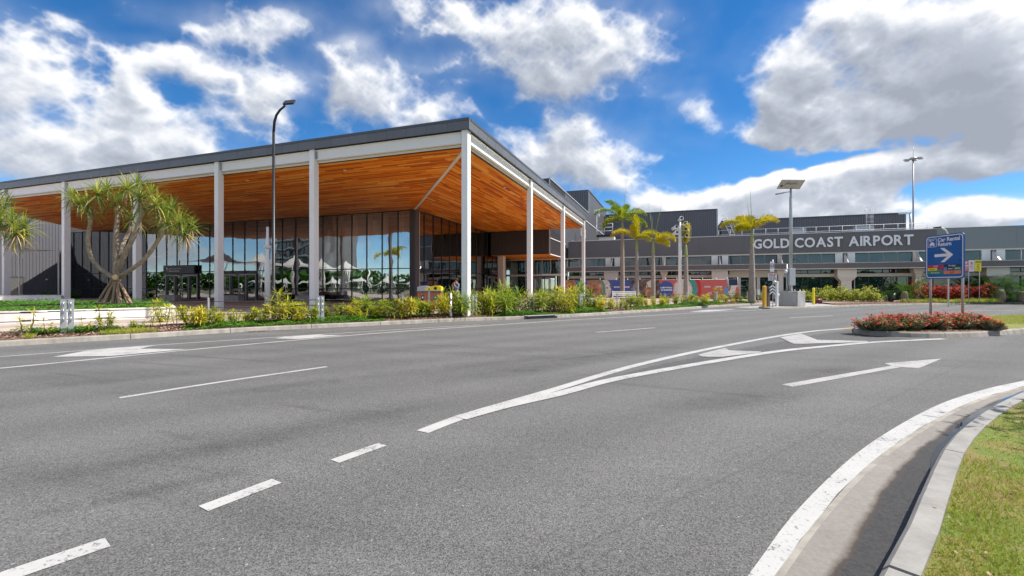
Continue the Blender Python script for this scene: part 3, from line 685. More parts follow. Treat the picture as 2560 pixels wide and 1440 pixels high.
def gutter_mat():
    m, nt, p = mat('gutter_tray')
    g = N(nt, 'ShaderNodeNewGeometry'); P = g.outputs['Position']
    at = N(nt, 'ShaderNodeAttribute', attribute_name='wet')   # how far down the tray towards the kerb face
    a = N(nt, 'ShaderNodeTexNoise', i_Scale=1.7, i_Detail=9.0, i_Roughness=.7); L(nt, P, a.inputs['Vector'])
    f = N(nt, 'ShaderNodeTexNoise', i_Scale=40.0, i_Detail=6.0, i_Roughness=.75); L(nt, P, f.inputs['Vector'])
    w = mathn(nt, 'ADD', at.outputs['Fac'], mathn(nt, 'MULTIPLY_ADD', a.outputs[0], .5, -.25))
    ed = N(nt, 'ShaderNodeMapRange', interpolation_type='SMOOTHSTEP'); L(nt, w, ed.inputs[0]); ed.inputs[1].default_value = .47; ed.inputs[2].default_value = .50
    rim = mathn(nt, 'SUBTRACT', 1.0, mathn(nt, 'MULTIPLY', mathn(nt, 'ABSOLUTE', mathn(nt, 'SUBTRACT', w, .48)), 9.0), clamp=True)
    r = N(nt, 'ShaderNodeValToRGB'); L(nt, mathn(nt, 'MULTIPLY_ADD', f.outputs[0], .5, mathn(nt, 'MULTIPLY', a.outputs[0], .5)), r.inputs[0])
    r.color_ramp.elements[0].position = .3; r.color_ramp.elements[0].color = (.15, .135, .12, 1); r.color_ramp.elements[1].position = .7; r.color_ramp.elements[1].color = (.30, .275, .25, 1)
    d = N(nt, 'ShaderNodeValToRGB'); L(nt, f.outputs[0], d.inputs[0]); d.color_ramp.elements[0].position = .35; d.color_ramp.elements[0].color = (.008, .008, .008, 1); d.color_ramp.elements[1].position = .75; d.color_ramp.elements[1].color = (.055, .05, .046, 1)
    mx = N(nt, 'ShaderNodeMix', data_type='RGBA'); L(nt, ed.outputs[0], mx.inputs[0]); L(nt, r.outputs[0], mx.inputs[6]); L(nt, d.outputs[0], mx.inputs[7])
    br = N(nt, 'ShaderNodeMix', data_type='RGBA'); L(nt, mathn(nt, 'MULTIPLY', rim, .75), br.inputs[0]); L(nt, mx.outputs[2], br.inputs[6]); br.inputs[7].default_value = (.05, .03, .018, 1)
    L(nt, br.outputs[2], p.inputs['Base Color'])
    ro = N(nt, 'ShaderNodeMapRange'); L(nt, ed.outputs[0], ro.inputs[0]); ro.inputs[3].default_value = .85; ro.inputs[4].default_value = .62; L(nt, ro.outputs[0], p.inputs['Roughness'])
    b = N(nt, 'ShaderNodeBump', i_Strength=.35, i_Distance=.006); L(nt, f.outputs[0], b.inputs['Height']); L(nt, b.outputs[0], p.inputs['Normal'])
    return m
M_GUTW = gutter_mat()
par = bpy.data.objects.new('gutter', None); COL.objects.link(par); par['kind'] = 'structure'
SEG = 15
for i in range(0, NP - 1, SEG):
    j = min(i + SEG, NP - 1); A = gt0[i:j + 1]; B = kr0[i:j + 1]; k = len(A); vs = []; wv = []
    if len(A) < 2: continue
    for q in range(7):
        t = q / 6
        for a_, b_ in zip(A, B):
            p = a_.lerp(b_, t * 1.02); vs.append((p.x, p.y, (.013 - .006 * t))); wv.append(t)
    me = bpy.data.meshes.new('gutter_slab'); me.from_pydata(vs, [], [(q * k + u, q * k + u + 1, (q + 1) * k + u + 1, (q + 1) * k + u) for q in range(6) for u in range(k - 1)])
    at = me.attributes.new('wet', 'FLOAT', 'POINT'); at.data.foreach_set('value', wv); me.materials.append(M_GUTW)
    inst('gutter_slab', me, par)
# asphalt is cut lower under the tray: the road sheet stays below it, lip of mortar beside the white line
mb = MB(); strip(mb, wl1, gt0, .0055, .0115); mb.build('gutter_lip', M_KERB, par)
# standing water against the kerb
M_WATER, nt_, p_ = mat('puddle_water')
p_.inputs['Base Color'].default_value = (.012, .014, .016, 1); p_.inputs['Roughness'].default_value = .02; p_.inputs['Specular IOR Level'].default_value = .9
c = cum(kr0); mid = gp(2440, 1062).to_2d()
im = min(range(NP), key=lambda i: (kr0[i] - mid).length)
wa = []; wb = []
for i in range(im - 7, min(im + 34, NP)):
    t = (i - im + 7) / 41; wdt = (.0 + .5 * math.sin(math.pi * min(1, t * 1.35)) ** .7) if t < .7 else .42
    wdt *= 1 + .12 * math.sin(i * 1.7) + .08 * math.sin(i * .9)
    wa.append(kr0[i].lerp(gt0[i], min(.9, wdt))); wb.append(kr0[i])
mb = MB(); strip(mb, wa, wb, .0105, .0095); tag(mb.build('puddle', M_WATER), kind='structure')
KR = kr0
M_KERB2 = concrete('near_kerb_concrete', (.31, .295, .275), .4, 1.6)
kerb_run(KR, .17, .135, 1.15, 'kerb', M_KERB2, flip=-1)
lawn_edge = offset(KR, -.17)
lw = MB(); lw.add([(p.x, p.y, .118) for p in lawn_edge] + [(70, lawn_edge[-1].y - 6, .118), (70, -38, .118), (lawn_edge[0].x, -38, .118)], [tuple(range(NP + 3))])
tag(lw.build('lawn', M_TURF), kind='structure')

def scatter_mesh(name, pts, hts, wid, m, lean=.5, kind='stuff'):
    """many single blades in one mesh"""
    n = len(pts); a = rng.uniform(0, 2 * np.pi, n); ln = rng.uniform(0, lean, n); la = rng.uniform(0, 2 * np.pi, n)
    w = wid * rng.uniform(.6, 1.3, n)
    v = np.zeros((n, 3, 3)); v[:, 0] = pts; v[:, 1] = pts; v[:, 2] = pts
    v[:, 0, 0] -= np.cos(a) * w; v[:, 0, 1] -= np.sin(a) * w; v[:, 1, 0] += np.cos(a) * w; v[:, 1, 1] += np.sin(a) * w
    v[:, 2, 0] += np.cos(la) * ln * hts; v[:, 2, 1] += np.sin(la) * ln * hts; v[:, 2, 2] += hts
    me = bpy.data.meshes.new(name); me.vertices.add(n * 3); me.vertices.foreach_set('co', v.reshape(-1))
    me.loops.add(n * 3); me.loops.foreach_set('vertex_index', np.arange(n * 3, dtype=np.int32))
    me.polygons.add(n); me.polygons.foreach_set('loop_start', np.arange(0, n * 3, 3, dtype=np.int32)); me.polygons.foreach_set('loop_total', np.full(n, 3, dtype=np.int32))
    me.materials.append(m); me.update(); me.validate()
    o = inst(name, me); o['kind'] = kind; return o
def vnoise(x, y, s, seed=0):
    """cheap smooth noise for density maps"""
    r = np.random.default_rng(seed); o = 0
    for k in range(5):
        a = r.uniform(0, 6.28); f = s * r.uniform(.6, 1.7); o = o + np.sin((x * np.cos(a) + y * np.sin(a)) * f + r.uniform(0, 6.28))
    return o / 5
# near lawn blades: dense close to the kerb corner we look at
pts = []
le = np.array([(p.x, p.y) for p in lawn_edge])
cx, cy = CAM.x, CAM.y
for (cnt, dmin, dmax) in ((110000, 1.5, 5.0), (60000, 5.0, 11.0)):
    ang = rng.uniform(R(-80), R(0), cnt) ; dist = np.sqrt(rng.uniform(dmin ** 2, dmax ** 2, cnt))
    dirx = np.cos(YAW + ang + np.pi / 2); diry = np.sin(YAW + ang + np.pi / 2)
    x = cx + dirx * dist; y = cy + diry * dist
    # keep what lies on the lawn side of the kerb
    i = np.argmin((x[:, None] - le[None, ::3, 0]) ** 2 + (y[:, None] - le[None, ::3, 1]) ** 2, axis=1) * 3
    j = np.minimum(i + 1, NP - 1); i = np.minimum(i, NP - 2)
    tx = le[j, 0] - le[i, 0]; ty = le[j, 1] - le[i, 1]
    cr = tx * (y - le[i, 1]) - ty * (x - le[i, 0])
    nn = np.hypot(tx, ty) + 1e-6
    ok = cr / nn < -.015
    x, y = x[ok], y[ok]
    dn = vnoise(x, y, 2.6, 3) + .5 * vnoise(x, y, 9, 5)
    k = rng.uniform(0, 1, len(x)) < np.clip(.78 + .75 * dn, .12, 1)
    pts.append(np.stack([x[k], y[k], np.full(k.sum(), .116)], 1))
pts = np.concatenate(pts)
o = scatter_mesh('lawn_grass', pts, rng.uniform(.018, .05, len(pts)), .0032, M_GRASS, 1.3); tag(o, 'short patchy green and brown turf beside the near kerb', 'grass')
ipoly = np.array([(p.x, p.y) for p in inner]); ctr = ipoly.mean(0)
x0, x1, y0, y1 = gp(2300, 815).x, gp(2560, 800).x + 6, gp(2500, 820).y, gp(2560, 793).y + 3
x = rng.uniform(x0, x1, 60000); y = rng.uniform(y0, y1, 60000)
def inpoly(x, y, P):
    ins = np.zeros(len(x), bool); j = len(P) - 1
    for i in range(len(P)):
        c_ = ((P[i, 1] > y) != (P[j, 1] > y)) & (x < (P[j, 0] - P[i, 0]) * (y - P[i, 1]) / (P[j, 1] - P[i, 1] + 1e-12) + P[i, 0]); ins ^= c_; j = i
    return ins
fbp = np.array([(p.x, p.y) for p in fb])
k = inpoly(x, y, ipoly) & ~inpoly(x, y, fbp)
pts = np.stack([x[k], y[k], np.full(k.sum(), .14)], 1)
o = scatter_mesh('island_grass', pts, rng.uniform(.03, .06, len(pts)), .006, M_GRASS, 1.2); tag(o, 'sunlit yellow-green turf on the traffic island behind the flowers', 'grass')

# ================================================================ NEW TERMINAL (timber canopy)
FL = .30; GY = 13.5; GX = -11.04; SOF = 7.86
def text(name, s, size, parent, m, loc, rot=(R(90), 0, 0), extrude=.004, align='LEFT', bold=0.0, fitw=None):
    cu = bpy.data.curves.new(name, 'FONT'); cu.body = s; cu.size = size; cu.extrude = extrude; cu.align_x = align; cu.offset = bold; cu.resolution_u = 3
    cu.materials.append(m); o = inst(name, cu, parent, loc, rot)
    bpy.context.view_layer.update()
    dg = bpy.context.evaluated_depsgraph_get(); me = bpy.data.meshes.new_from_object(o.evaluated_get(dg)); bpy.data.objects.remove(o)
    o = inst(name, me, parent, loc, rot)
    if fitw and len(me.vertices):
        w = max(v.co.x for v in me.vertices) - min(v.co.x for v in me.vertices)
        o.scale = (fitw / w, 1, 1)
    return o
term = thing('terminal_building', 'modern terminal with timber-lined canopy, white columns and tall glass walls', 'building')
colx = [0, -8.7, -15.5, -22.5, -29.7, -36.8]
pos = [(x, 0) for x in colx] + [(0, 9.8), (0, 19.4), (0, 29.0)]
cm = MB()                                              # H-section post: two flanges and a web, shared by all
cm.box(-.15, .15, -.17, -.145, 0, 8.42); cm.box(-.15, .15, .145, .17, 0, 8.42); cm.box(-.012, .012, -.145, .145, 0, 8.42)
cm.box(-.15, -.138, -.145, .145, 0, 8.42); cm.box(.138, .15, -.145, .145, 0, 8.42)
cmesh = cm.mesh('column', M_STEELW)
for x, y in pos:
    o = inst('column', cmesh, term, (x, y, .18))
# roof beams between the posts, I-section
def beam(a, b):
    mb = MB(); a = Vector(a); b = Vector(b)
    z0, z1 = 8.06, 8.56
    d = (b - a).normalized(); a2 = a + d * .17; b2 = b - d * .17
    up = Vector((0, 0, 1))
    mb.obox(a2 + up * (z0 + z1) / 2, b2 + up * (z0 + z1) / 2, .02, z1 - z0 - .05)
    mb.obox(a2 + up * (z0 + .012), b2 + up * (z0 + .012), .22, .024); mb.obox(a2 + up * (z1 - .012), b2 + up * (z1 - .012), .22, .024)
    o = mb.build('roof_beam', M_STEELW, term)
    n = d.cross(up)
    for e, q in ((a2, 1), (b2, -1)):                   # bolted end plate
        pb = MB(); pb.obox(e + d * q * .03 - n * .0 + up * (z0 + .05), e + d * q * .03 + up * (z1 - .05), .16, .02, up=d)
        for i in range(6): pb.ball(e + d * q * .07 + n * (.02) + up * (z0 + .08 + .065 * i), .016, .016, .016, 6, 4)
        pb.build('end_plate', M_GALV, o)
    return o
xs = colx + [-43.9]
for a_, b_ in zip(xs[1:], xs): beam((a_, 0, 0), (b_, 0, 0))
ys = [0, 9.8, 19.4, 29.0]
for a_, b_ in zip(ys, ys[1:]): beam((0, a_, 0), (0, b_, 0))
# cream closing angle under the beams
MB().box(-43.5, -.17, .09, .17, 7.93, 8.045).build('edge_trim', M_CREAM, term)
MB().box(-.17, -.09, .17, 29.2, 7.93, 8.045).build('edge_trim', M_CREAM, term)
# fascia panels and capping
XL = -42.3
pw = 1.08
mfp = MB().box(0, pw - .012, -.03, .03, 8.60, 8.985).mesh('fascia_panel', M_FASC)
n = int((0.26 - XL) / pw)
for i in range(n): inst('fascia_panel', mfp, term, (.26 - (i + 1) * pw, -.24, 0))
for i in range(int(29.6 / pw)): inst('fascia_panel', mfp, term, (.24, -.27 + i * pw + pw * 0, 0), (0, 0, R(90)))
MB().box(XL, .27, -.285, -.02, 8.99, 9.11).build('roof_capping', M_CAP, term)
MB().box(.02, .285, -.018, 29.3, 8.992, 9.112).build('roof_capping', M_CAP, term)
# angled end fascia
AE = Vector((-56.8, 17.7, 0)); AS = Vector((XL, -.2, 0))
MB().obox(AS + Vector((0, 0, 8.8)), AE + Vector((0, 0, 8.8)), .06, .6).build('end_fascia', M_FASC, term)
MB().prism([(.2, -.2), (XL, -.2), (-56.8, 17.7), (-56.8, 29.3), (.2, 29.3)], 8.62, 8.97).build('roof_slab', M_CAP, term)
MB().prism([(-.1, .1), (XL + .3, .1), (-56.5, 17.7), (-56.5, 29.2), (-.1, 29.2)], SOF + .05, SOF + .07).build('soffit_backing', M_DARK, term)
MB().prism([(-.18, .18), (-.10, .10), (XL, .10), (XL, .18)], 8.05, 8.60).build('fascia_return', M_CAP, term)
MB().prism([(-.18, .18), (-.10, .18), (-.10, 29.2), (-.18, 29.2)], 8.05, 8.60).build('fascia_return', M_CAP, term)
# soffit boards: individual timber strips
sb = MB(); bw = .165
def board(P4):
    z0 = SOF + random.uniform(-.003, .003); z1 = SOF + .045
    vs = [(p[0], p[1], z0) for p in P4] + [(p[0], p[1], z1) for p in P4]
    sb.add(vs, [(0, 1, 2, 3), (0, 4, 5, 1), (1, 5, 6, 2), (2, 6, 7, 3), (3, 7, 4, 0)])
def xdiag(y): return GX * y / GY
def xend(y): return XL + .25 + (-56.8 - XL) * (y + .2) / 17.9
y = .19
while y < GY + .6:
    ya, yb = y, y + bw - .008
    x = xdiag(min(ya, GY)) - .06; xe = xend(ya); first = True; x -= 0
    xcur = x
    while xcur > xe + .05:
        ln = random.choice([1.2, 1.8, 2.4, 3.0, 3.6, 4.2]) * random.uniform(.8, 1.1)
        if first: ln *= random.random() * .8 + .2
        xn = max(xe, xcur - ln)
        xa = xdiag(min(yb, GY)) - .06 if first else xcur
        board([(xcur, ya), (xa, yb), (xn + .006, yb), (xn + .006, ya)][::-1] if True else None)
        first = False; xcur = xn
    y += bw
x = -.19
while x > GX - .6:
    xa, xb = x, x - bw + .008
    def ydiag(x): return GY * max(x, GX) / GX
    ycur = ydiag(xa) + .06; first = True
    while ycur < 29.2:
        ln = random.choice([1.2, 1.8, 2.4, 3.0, 3.6, 4.2]) * random.uniform(.8, 1.1)
        if first: ln *= random.random() * .8 + .2
        yn = min(29.25, ycur + ln); yb_ = ydiag(xb) + .06 if first else ycur
        board([(xa, ycur), (xa, yn - .006), (xb, yn - .006), (xb, yb_)])
        first = False; ycur = yn
    x -= bw
tag(sb.build('soffit_boards', M_TIMBER, term), kind='stuff')
MB().obox((-.12, .15, SOF - .01), (GX, GY, SOF - .01), .17, .10).build('mitre_trim', M_CREAM, term)
# recessed downlights in the soffit
for (x, y) in [(-1.2, 3.0), (-1.2, 8.3), (-1.2, 12.5), (-1.2, 17.5), (-1.2, 21.5), (-1.2, 26), (-7.9, 1.4), (-15.0, 1.4), (-22, 1.4), (-29, 1.4), (-36, 1.4)]:
    mb = MB(); mb.lathe([(.085, 0), (.085, .03)], (x, y, SOF - .022), 14); mb.build('downlight', M_WHT, term)

# ---- glass walls
mod = 1.55
TR = [FL, 1.38, 3.07, SOF]
pl = [MB().box(.03, mod - .03, -.006, .006, TR[i] + .03, TR[i + 1] - .03).mesh('glass_pane', M_GLASS) for i in range(3)]
mul = MB().box(-.03, .03, -.06, .10, FL, SOF).mesh('mullion', M_DARK)
fin = MB().box(-.12, .12, .22, .62, FL, SOF - .1).mesh('interior_fin', M_FIN)
def curtain(ox, oy, rz, nb, par, doors=()):
    """nb bays from (ox,oy) running along local +x"""
    M_ = Matrix.Translation((ox, oy, 0)) @ Matrix.Rotation(rz, 4, 'Z')
    for i in range(nb + 1):
        p = M_ @ Vector((i * mod, 0, 0)); inst('mullion', mul, par, p, (0, 0, rz))
        if i % 1 == 0 and i > 0: inst('interior_fin', fin, par, M_ @ Vector((i * mod + .02, 0, 0)), (0, 0, rz))
        if i == nb: break
        for r in range(3):
            if r < 2 and i in doors: continue
            inst('glass_pane', pl[r], par, p, (0, 0, rz))
    for z in TR[1:3] + [FL + .02, SOF - .04]:
        mb = MB(); mb.box(0, nb * mod, -.045, .055, z - .035, z + .035); o = mb.build('transom', M_DARK, par); o.location = (ox, oy, 0); o.rotation_euler = (0, 0, rz)
NL = 30
gw = bpy.data.objects.new('front_glazing', None); COL.objects.link(gw); gw.parent = term
DL = (16, 17, 18, 11, 12, 13)          # bays that hold door sets
curtain(GX - NL * mod, GY, 0, NL, gw, doors=[NL - 1 - k for k in DL])
gr = bpy.data.objects.new('side_glazing', None); COL.objects.link(gr); gr.parent = term
NR = 15
curtain(GX, GY, R(90), NR, gr, doors=(10, 11, 12))
# corner post
MB().cbox((GX + .05, GY - .05, (FL + SOF) / 2), .62, .62, SOF - FL, .06).build('corner_post', M_BRONZE, term)
mb = MB()
for k in (-.2, 0, .2): mb.box(GX + .05 + k - .015, GX + .05 + k + .015, GY - .40, GY - .365, FL, SOF)
mb.build('post_rib', M_CAP, term)
# interior: floor, rear wall, ceiling and a long counter
MB().box(-57.8, -57.55, GY - .2, 29.4, FL, 8.6).build('end_wall', M_BROWN, term)
MB().box(-56, GX - .3, GY + .3, 29, FL - .2, FL - .01).build('interior_floor', M_INTF, term)
MB().box(-56, GX - .8, 27.5, 27.7, FL, SOF).build('interior_wall', M_INT, term)
MB().box(-56, GX - .4, GY + .2, 29, SOF + .08, SOF + .12).build('interior_ceiling', M_FIN, term)
for x in (-18, -25, -32, -39, -46): MB().cbox((x, GY + 4.2, (FL + SOF) / 2), .45, .45, SOF - FL, .04).build('interior_column', M_FIN, term)
MB().box(-46, -40, GY + 5, GY + 5.8, FL, 1.4).build('counter', M_DARK, term)
# drapes behind the left end of the front glass
def drape(x0, x1, m, name):
    n = int((x1 - x0) / .09); vs = []
    for i in range(n + 1):
        x = x0 + (x1 - x0) * i / n; y = GY + 1.1 + .07 * math.sin(i * 1.05) + .03 * math.sin(i * .37); vs += [(x, y, FL + .05), (x, y, SOF - .2)]
    MB().add(vs, [(2 * i, 2 * i + 2, 2 * i + 3, 2 * i + 1) for i in range(n)], True).build(name, m, term)
drape(-57.2, -51.2, plain('navy_drape', (.02, .05, .15), .8), 'blue_drape'); drape(-51.0, -46.6, plain('grey_drape', (.24, .24, .24), .85), 'grey_drape'); drape(-46.4, -44.6, M_FIN, 'pale_drape')
# door sets: frame, header box, two sliding leaves with push bars
def door_set(p, rz, w, par, sign=None, hb=.5):
    o = bpy.data.objects.new('door_set', None); COL.objects.link(o); o.parent = par; o.location = p; o.rotation_euler = (0, 0, rz)
    f = MB(); h = 2.5
    f.box(0, .09, -.16, .12, 0, h); f.box(w - .09, w, -.16, .12, 0, h); f.box(.09, w - .09, -.16, .12, h - .14, h)
    f.box(w * .27, w * .27 + .09, -.14, .1, 0, h - .14); f.box(w * .73 - .09, w * .73, -.14, .1, 0, h - .14)
    f.build('door_frame', M_BRONZEL, o)
    l = MB(); m_ = w / 2
    for a_, b_ in ((w * .27 + .09, m_ - .005), (m_ + .005, w * .73 - .09)):
        l.box(a_, a_ + .05, -.03, .03, .02, h - .14); l.box(b_ - .05, b_, -.03, .03, .02, h - .14); l.box(a_ + .05, b_ - .05, -.03, .03, .02, .12); l.box(a_ + .05, b_ - .05, -.03, .03, h - .22, h - .14)
    l.build('door_leaf', M_BRONZEL, o)
    g = MB()
    for a_, b_ in ((.09, w * .27), (w * .27 + .14, m_ - .055), (m_ + .055, w * .73 - .14), (w * .73, w - .09)): g.box(a_, b_, -.005, .005, .12, h - .22)
    g.build('door_glass', M_GLASS, o)
    MB().box(m_ - .35, m_ - .08, -.075, -.045, 1.02, 1.05).box(m_ + .08, m_ + .35, -.075, -.045, 1.02, 1.05).build('push_bar', M_STAIN, o)
    MB().box(m_ - .16, m_ + .16, -.24, -.16, h - .11, h - .02).build('door_sensor', M_BLACK, o)
    MB().box(0, w, .0, .05, h + .005, TR[2] - FL).build('header_panel', M_DARK, o)
    if sign:
        MB().box(.1, w - .1, -.40, -.18, h + .12, h + .95).build('sign_box', M_BLACK, o)
        text('sign_text', sign[0], .21, o, M_SIGNW, (.95, -.405, h + .55))
        text('sign_text', sign[1], .18, o, M_SIGNW, (.95, -.405, h + .30))
        q = MB()
        if sign[2] == 'plane':
            q.add([(.5, -.405, h + .60), (.86, -.405, h + .50), (.86, -.405, h + .56), (.52, -.405, h + .66)], [(0, 1, 2, 3)])
            q.add([(.62, -.405, h + .60), (.78, -.405, h + .55), (.62, -.405, h + .74), (.56, -.405, h + .74)], [(0, 1, 2, 3)]); q.box(.52, .88, -.407, -.404, h + .38, h + .41)
        q.build('sign_symbol', M_SIGNW, o)
    return o
M_BRONZEL = plain('door_frame_metal', (.30, .28, .285), .4, .3, var=.06)
xs0 = GX - NL * mod
def bx(k): return GX - (k + 1) * mod
door_set((bx(18), GY, FL), 0, 3 * mod, gw, ('International arrivals', '国际到达 国際到着', 'plane'))
door_set((bx(13), GY, FL), 0, 3 * mod, gw)
door_set((GX, GY + 10 * mod, FL), R(90), 3 * mod, gr, ('Domestic check-in', '国内线 国内線', 'plane'))
blue = MB().box(0, .33, -.012, -.007, 0, .33).build('door_notice', M_BLUE, gw); blue.location = (bx(13) + 3.85, GY - .02, FL + 1.45)

# ---- masses behind: hanging brown box over the link, big hall
XR = -3.8
lk = bpy.data.objects.new('link_box', None); COL.objects.link(lk); lk.parent = term
MB().box(GX + .3, XR, 29.35, 37.0, 5.2, 7.8).build('wall_panel', M_BROWN, lk)
for i in range(18):
    xx = GX + .45 + i * .40
    if xx < XR - .05: MB().box(xx, xx + .03, 29.30, 29.35, 5.22, 7.78).build('standing_seam', M_BROWN, lk)
for i in range(19): MB().box(XR, XR + .045, 29.5 + i * .4, 29.53 + i * .4, 5.22, 13.4).build('standing_seam', M_WALLL, lk)
MB().box(XR - .04, XR + .06, 29.26, 29.36, 5.15, 13.4).build('corner_trim', M_GALV, lk)
MB().obox((XR + .06, 29.4, 6.95), (XR + .06, 37, 6.95), .06, .08).build('wall_trim', M_WHT, lk)
MB().obox((XR + .06, 29.4, 5.17), (XR + .06, 37, 5.17), .06, .10).build('wall_trim', M_WHT, lk)
ls = MB(); sb = ls; yv = 29.4
SOF_ = SOF; SOF = 5.14
while yv < 37:
    xc = GX + .3
    while xc < XR:
        xn = min(XR, xc + random.uniform(1.2, 3)); board([(xc, yv + .127), (xn - .006, yv + .127), (xn - .006, yv), (xc, yv)]); xc = xn
    yv += .135
tag(ls.build('soffit_boards', M_TIMBER, lk), kind='stuff'); SOF = SOF_
MB().cbox((GX + 1.3, 30.2, (FL + 5.14) / 2), .75, .75, 5.14 - FL, .05).build('link_column', M_CREAM, lk)
# link glazing facing the road under the box
lg = bpy.data.objects.new('link_glazing', None); COL.objects.link(lg); lg.parent = term
for i in range(6):
    xa = GX + 1.1 + i * 1.1; 
    MB().box(xa, xa + 1.04, 36.6, 36.62, 3.2, 5.0).build('glass_pane', M_GLASS2, lg)
    MB().box(xa + 1.04, xa + 1.1, 36.56, 36.66, FL, 5.1).build('mullion', M_CREAM, lg)
MB().box(GX, XR + .4, 36.5, 36.68, 2.95, 3.18).build('transom', M_CREAM, lg)
MB().box(GX, XR + .4, 36.45, 36.7, 5.0, 5.12).build('transom', M_CREAM, lg)
MB().box(GX + 1.1, GX + 3.2, 36.6, 36.62, FL, 2.95).build('glass_pane', M_GLASS2, lg)
MB().box(XR - 1, XR + .4, 36.6, 36.62, FL, 2.95).build('glass_pane', M_GLASS2, lg)
door_set((GX + 3.25, 36.55, FL), 0, 2.9, lg)
MB().box(-57, GX - .9, 29.4, 55, FL, 9.0).build('core_wall', M_INT, term)
hall = MB(); hall.box(-40, XR, 37.02, 54, 5, 13.5); hall.box(-40, XR, 29.36, 37.0, 7.84, 13.5)
hall.build('hall_wall', M_CLADY, term)
MB().box(-30, XR, 54.02, 75, 5, 17.2).build('upper_hall_wall', M_CLADY, term)
MB().obox((XR + .03, 29.3, 13.5), (XR + .03, 54, 13.5), .12, .14).build('parapet_trim', M_GALV, term)
MB().obox((XR + .03, 54, 17.2), (XR + .03, 75, 17.2), .12, .14).build('parapet_trim', M_CAP, term)
MB().obox((-30, 53.97, 17.2), (XR, 53.97, 17.2), .12, .14).build('parapet_trim', M_CAP, term)
MB().obox((XR + .03, 53.97, 13.5), (XR + .03, 53.97, 17.2), .12, .12).build('corner_trim', M_GALV, term)
mfr = MB().box(-30, XR - .02, 53.9, 54.0, 13.5, 17.15); mfr.build('upper_hall_front', M_CLAD, term)
MB().obox((XR + .05, 44, 11.9), (XR + .05, 74, 11.9), .08, .10).build('wall_trim', M_WHT, term)
w_ = bpy.data.objects.new('hall_window', None); COL.objects.link(w_); w_.parent = term
MB().box(XR + .01, XR + .05, 47.3, 50.6, 9.3, 10.3).build('glass_pane', M_DARK, w_)
fm = MB(); fm.box(XR + .01, XR + .1, 47.1, 50.8, 10.3, 10.42); fm.box(XR + .01, XR + .1, 47.1, 50.8, 9.18, 9.3); fm.box(XR + .01, XR + .1, 50.6, 50.8, 9.3, 10.3); fm.box(XR + .01, XR + .1, 47.1, 47.3, 9.3, 10.3); fm.build('window_frame', M_WHT, w_)

# ---- west wall at the left end: standing-seam metal with a flush door
ww = thing('seamed_metal_wall', 'tall grey standing-seam metal wall with a steel door beyond the canopy end', 'wall', (-57.2, 4, 0))
MB().box(-.3, 0, 1.0, 9.4, FL - .1, 11.5).build('wall_panel', M_WALLL, ww)
for i in range(60):
    y = -7.0 + i * .275
    if 1.0 < y < 9.3: MB().box(.0, .04, y, y + .03, (2.75 if 4.35 < y < 5.85 else FL), 11.4).build('standing_seam', M_WALLL, ww)
MB().box(.0, .03, 4.5, 5.65, FL, 2.6).build('steel_door', M_STAIN, ww)
fm = MB(); fm.box(.0, .08, 4.36, 4.5, FL, 2.74); fm.box(.0, .08, 5.65, 5.79, FL, 2.74); fm.box(.0, .08, 4.5, 5.65, 2.6, 2.74); fm.build('door_frame', M_BRONZE, ww)
MB().box(.03, .09, 5.4, 5.55, 1.25, 1.32).build('door_handle', M_STAIN, ww)
MB().ball((.1, 7.6, 2.4), .09, .12, .08).build('wall_camera', M_WHT, ww)

# ================================================================ OLDER TERMINAL
OY = 37.1
old = thing('older_terminal_building', 'low grey terminal with ribbon windows, cream frames and a deep awning ledge', 'building', (0, 0, 0))
MB().box(XR + .4, 33.4, OY, OY + .4, 5.2, 7.25).build('parapet', M_PARA, old)
MB().box(33.405, 80, OY - .01, OY + .4, 5.2, 7.28).build('pale_parapet', M_PARA2, old)
MB().box(XR + .4, 33.4, OY - .06, OY + .42, 7.25, 7.31).build('parapet_capping', M_WHT, old)
MB().box(33.405, 80, OY - .05, OY + .42, 7.28, 7.33).build('parapet_capping', M_GALV, old)
for i in range(18): # fine panel joints of the parapet
    x = -2 + i * 4.6
    MB().box(x, x + .015, OY - .014, OY - .011, 5.25, 7.2).build('panel_joint', M_CAP, old)
MB().box(XR + .4, 80, OY + .4, OY + 30, 7.0, 7.1).build('flat_roof', M_PARA, old)
MB().box(XR + .4, 80, OY + .5, OY + .6, .24, 7.0).build('dark_room_wall', M_DARK, old)
MB().box(XR + .4, 80, OY - .05, OY + .1, 5.06, 5.195).build('window_head', M_CREAM, old)
MB().box(XR + .4, 80, OY - 1.25, OY + .3, 3.48, 3.98).build('awning_ledge', M_LEDGE, old)
MB().box(XR + .4, 80, OY - 1.28, OY - 1.1, 3.985, 4.03).build('ledge_flashing', M_CREAM, old)
MB().box(XR + .4, 80, OY - 1.24, OY - 1.1, 3.38, 3.475).build('ledge_trim', M_CREAM, old)
MB().box(XR + .4, 80, OY - .02, OY + .3, 2.62, 2.95).build('door_beam', M_CREAM, old)
piers = []
for k in range(-0, 7):
    piers.append((2 + 11.85 * k / 1.0, 'wide')); piers.append((8 + 11.85 * k, 'slim'))
piers = sorted(p for p in piers if p[0] < 79)
def capital(x, w, h0, m):
    """angular flared column head and shaft"""
    mb = MB(); y0, y1 = OY - 1.0, OY + .2; d = w * .5
    prof = [(d * .72, .28), (d * .72, h0), (d * 1.32, h0 + .42), (d * 1.32, 3.36)]
    vs = []; 
    for hw, z in prof:
        vs += [(x - hw, OY - .55 - hw * .5, z), (x + hw, OY - .55 - hw * .5, z), (x + hw, OY + .15, z), (x - hw, OY + .15, z)]
    fs = [(i * 4 + k, i * 4 + (k + 1) % 4, (i + 1) * 4 + (k + 1) % 4, (i + 1) * 4 + k) for i in range(3) for k in range(4)]
    mb.add(vs, fs); mb.build('column_capital', m, old)
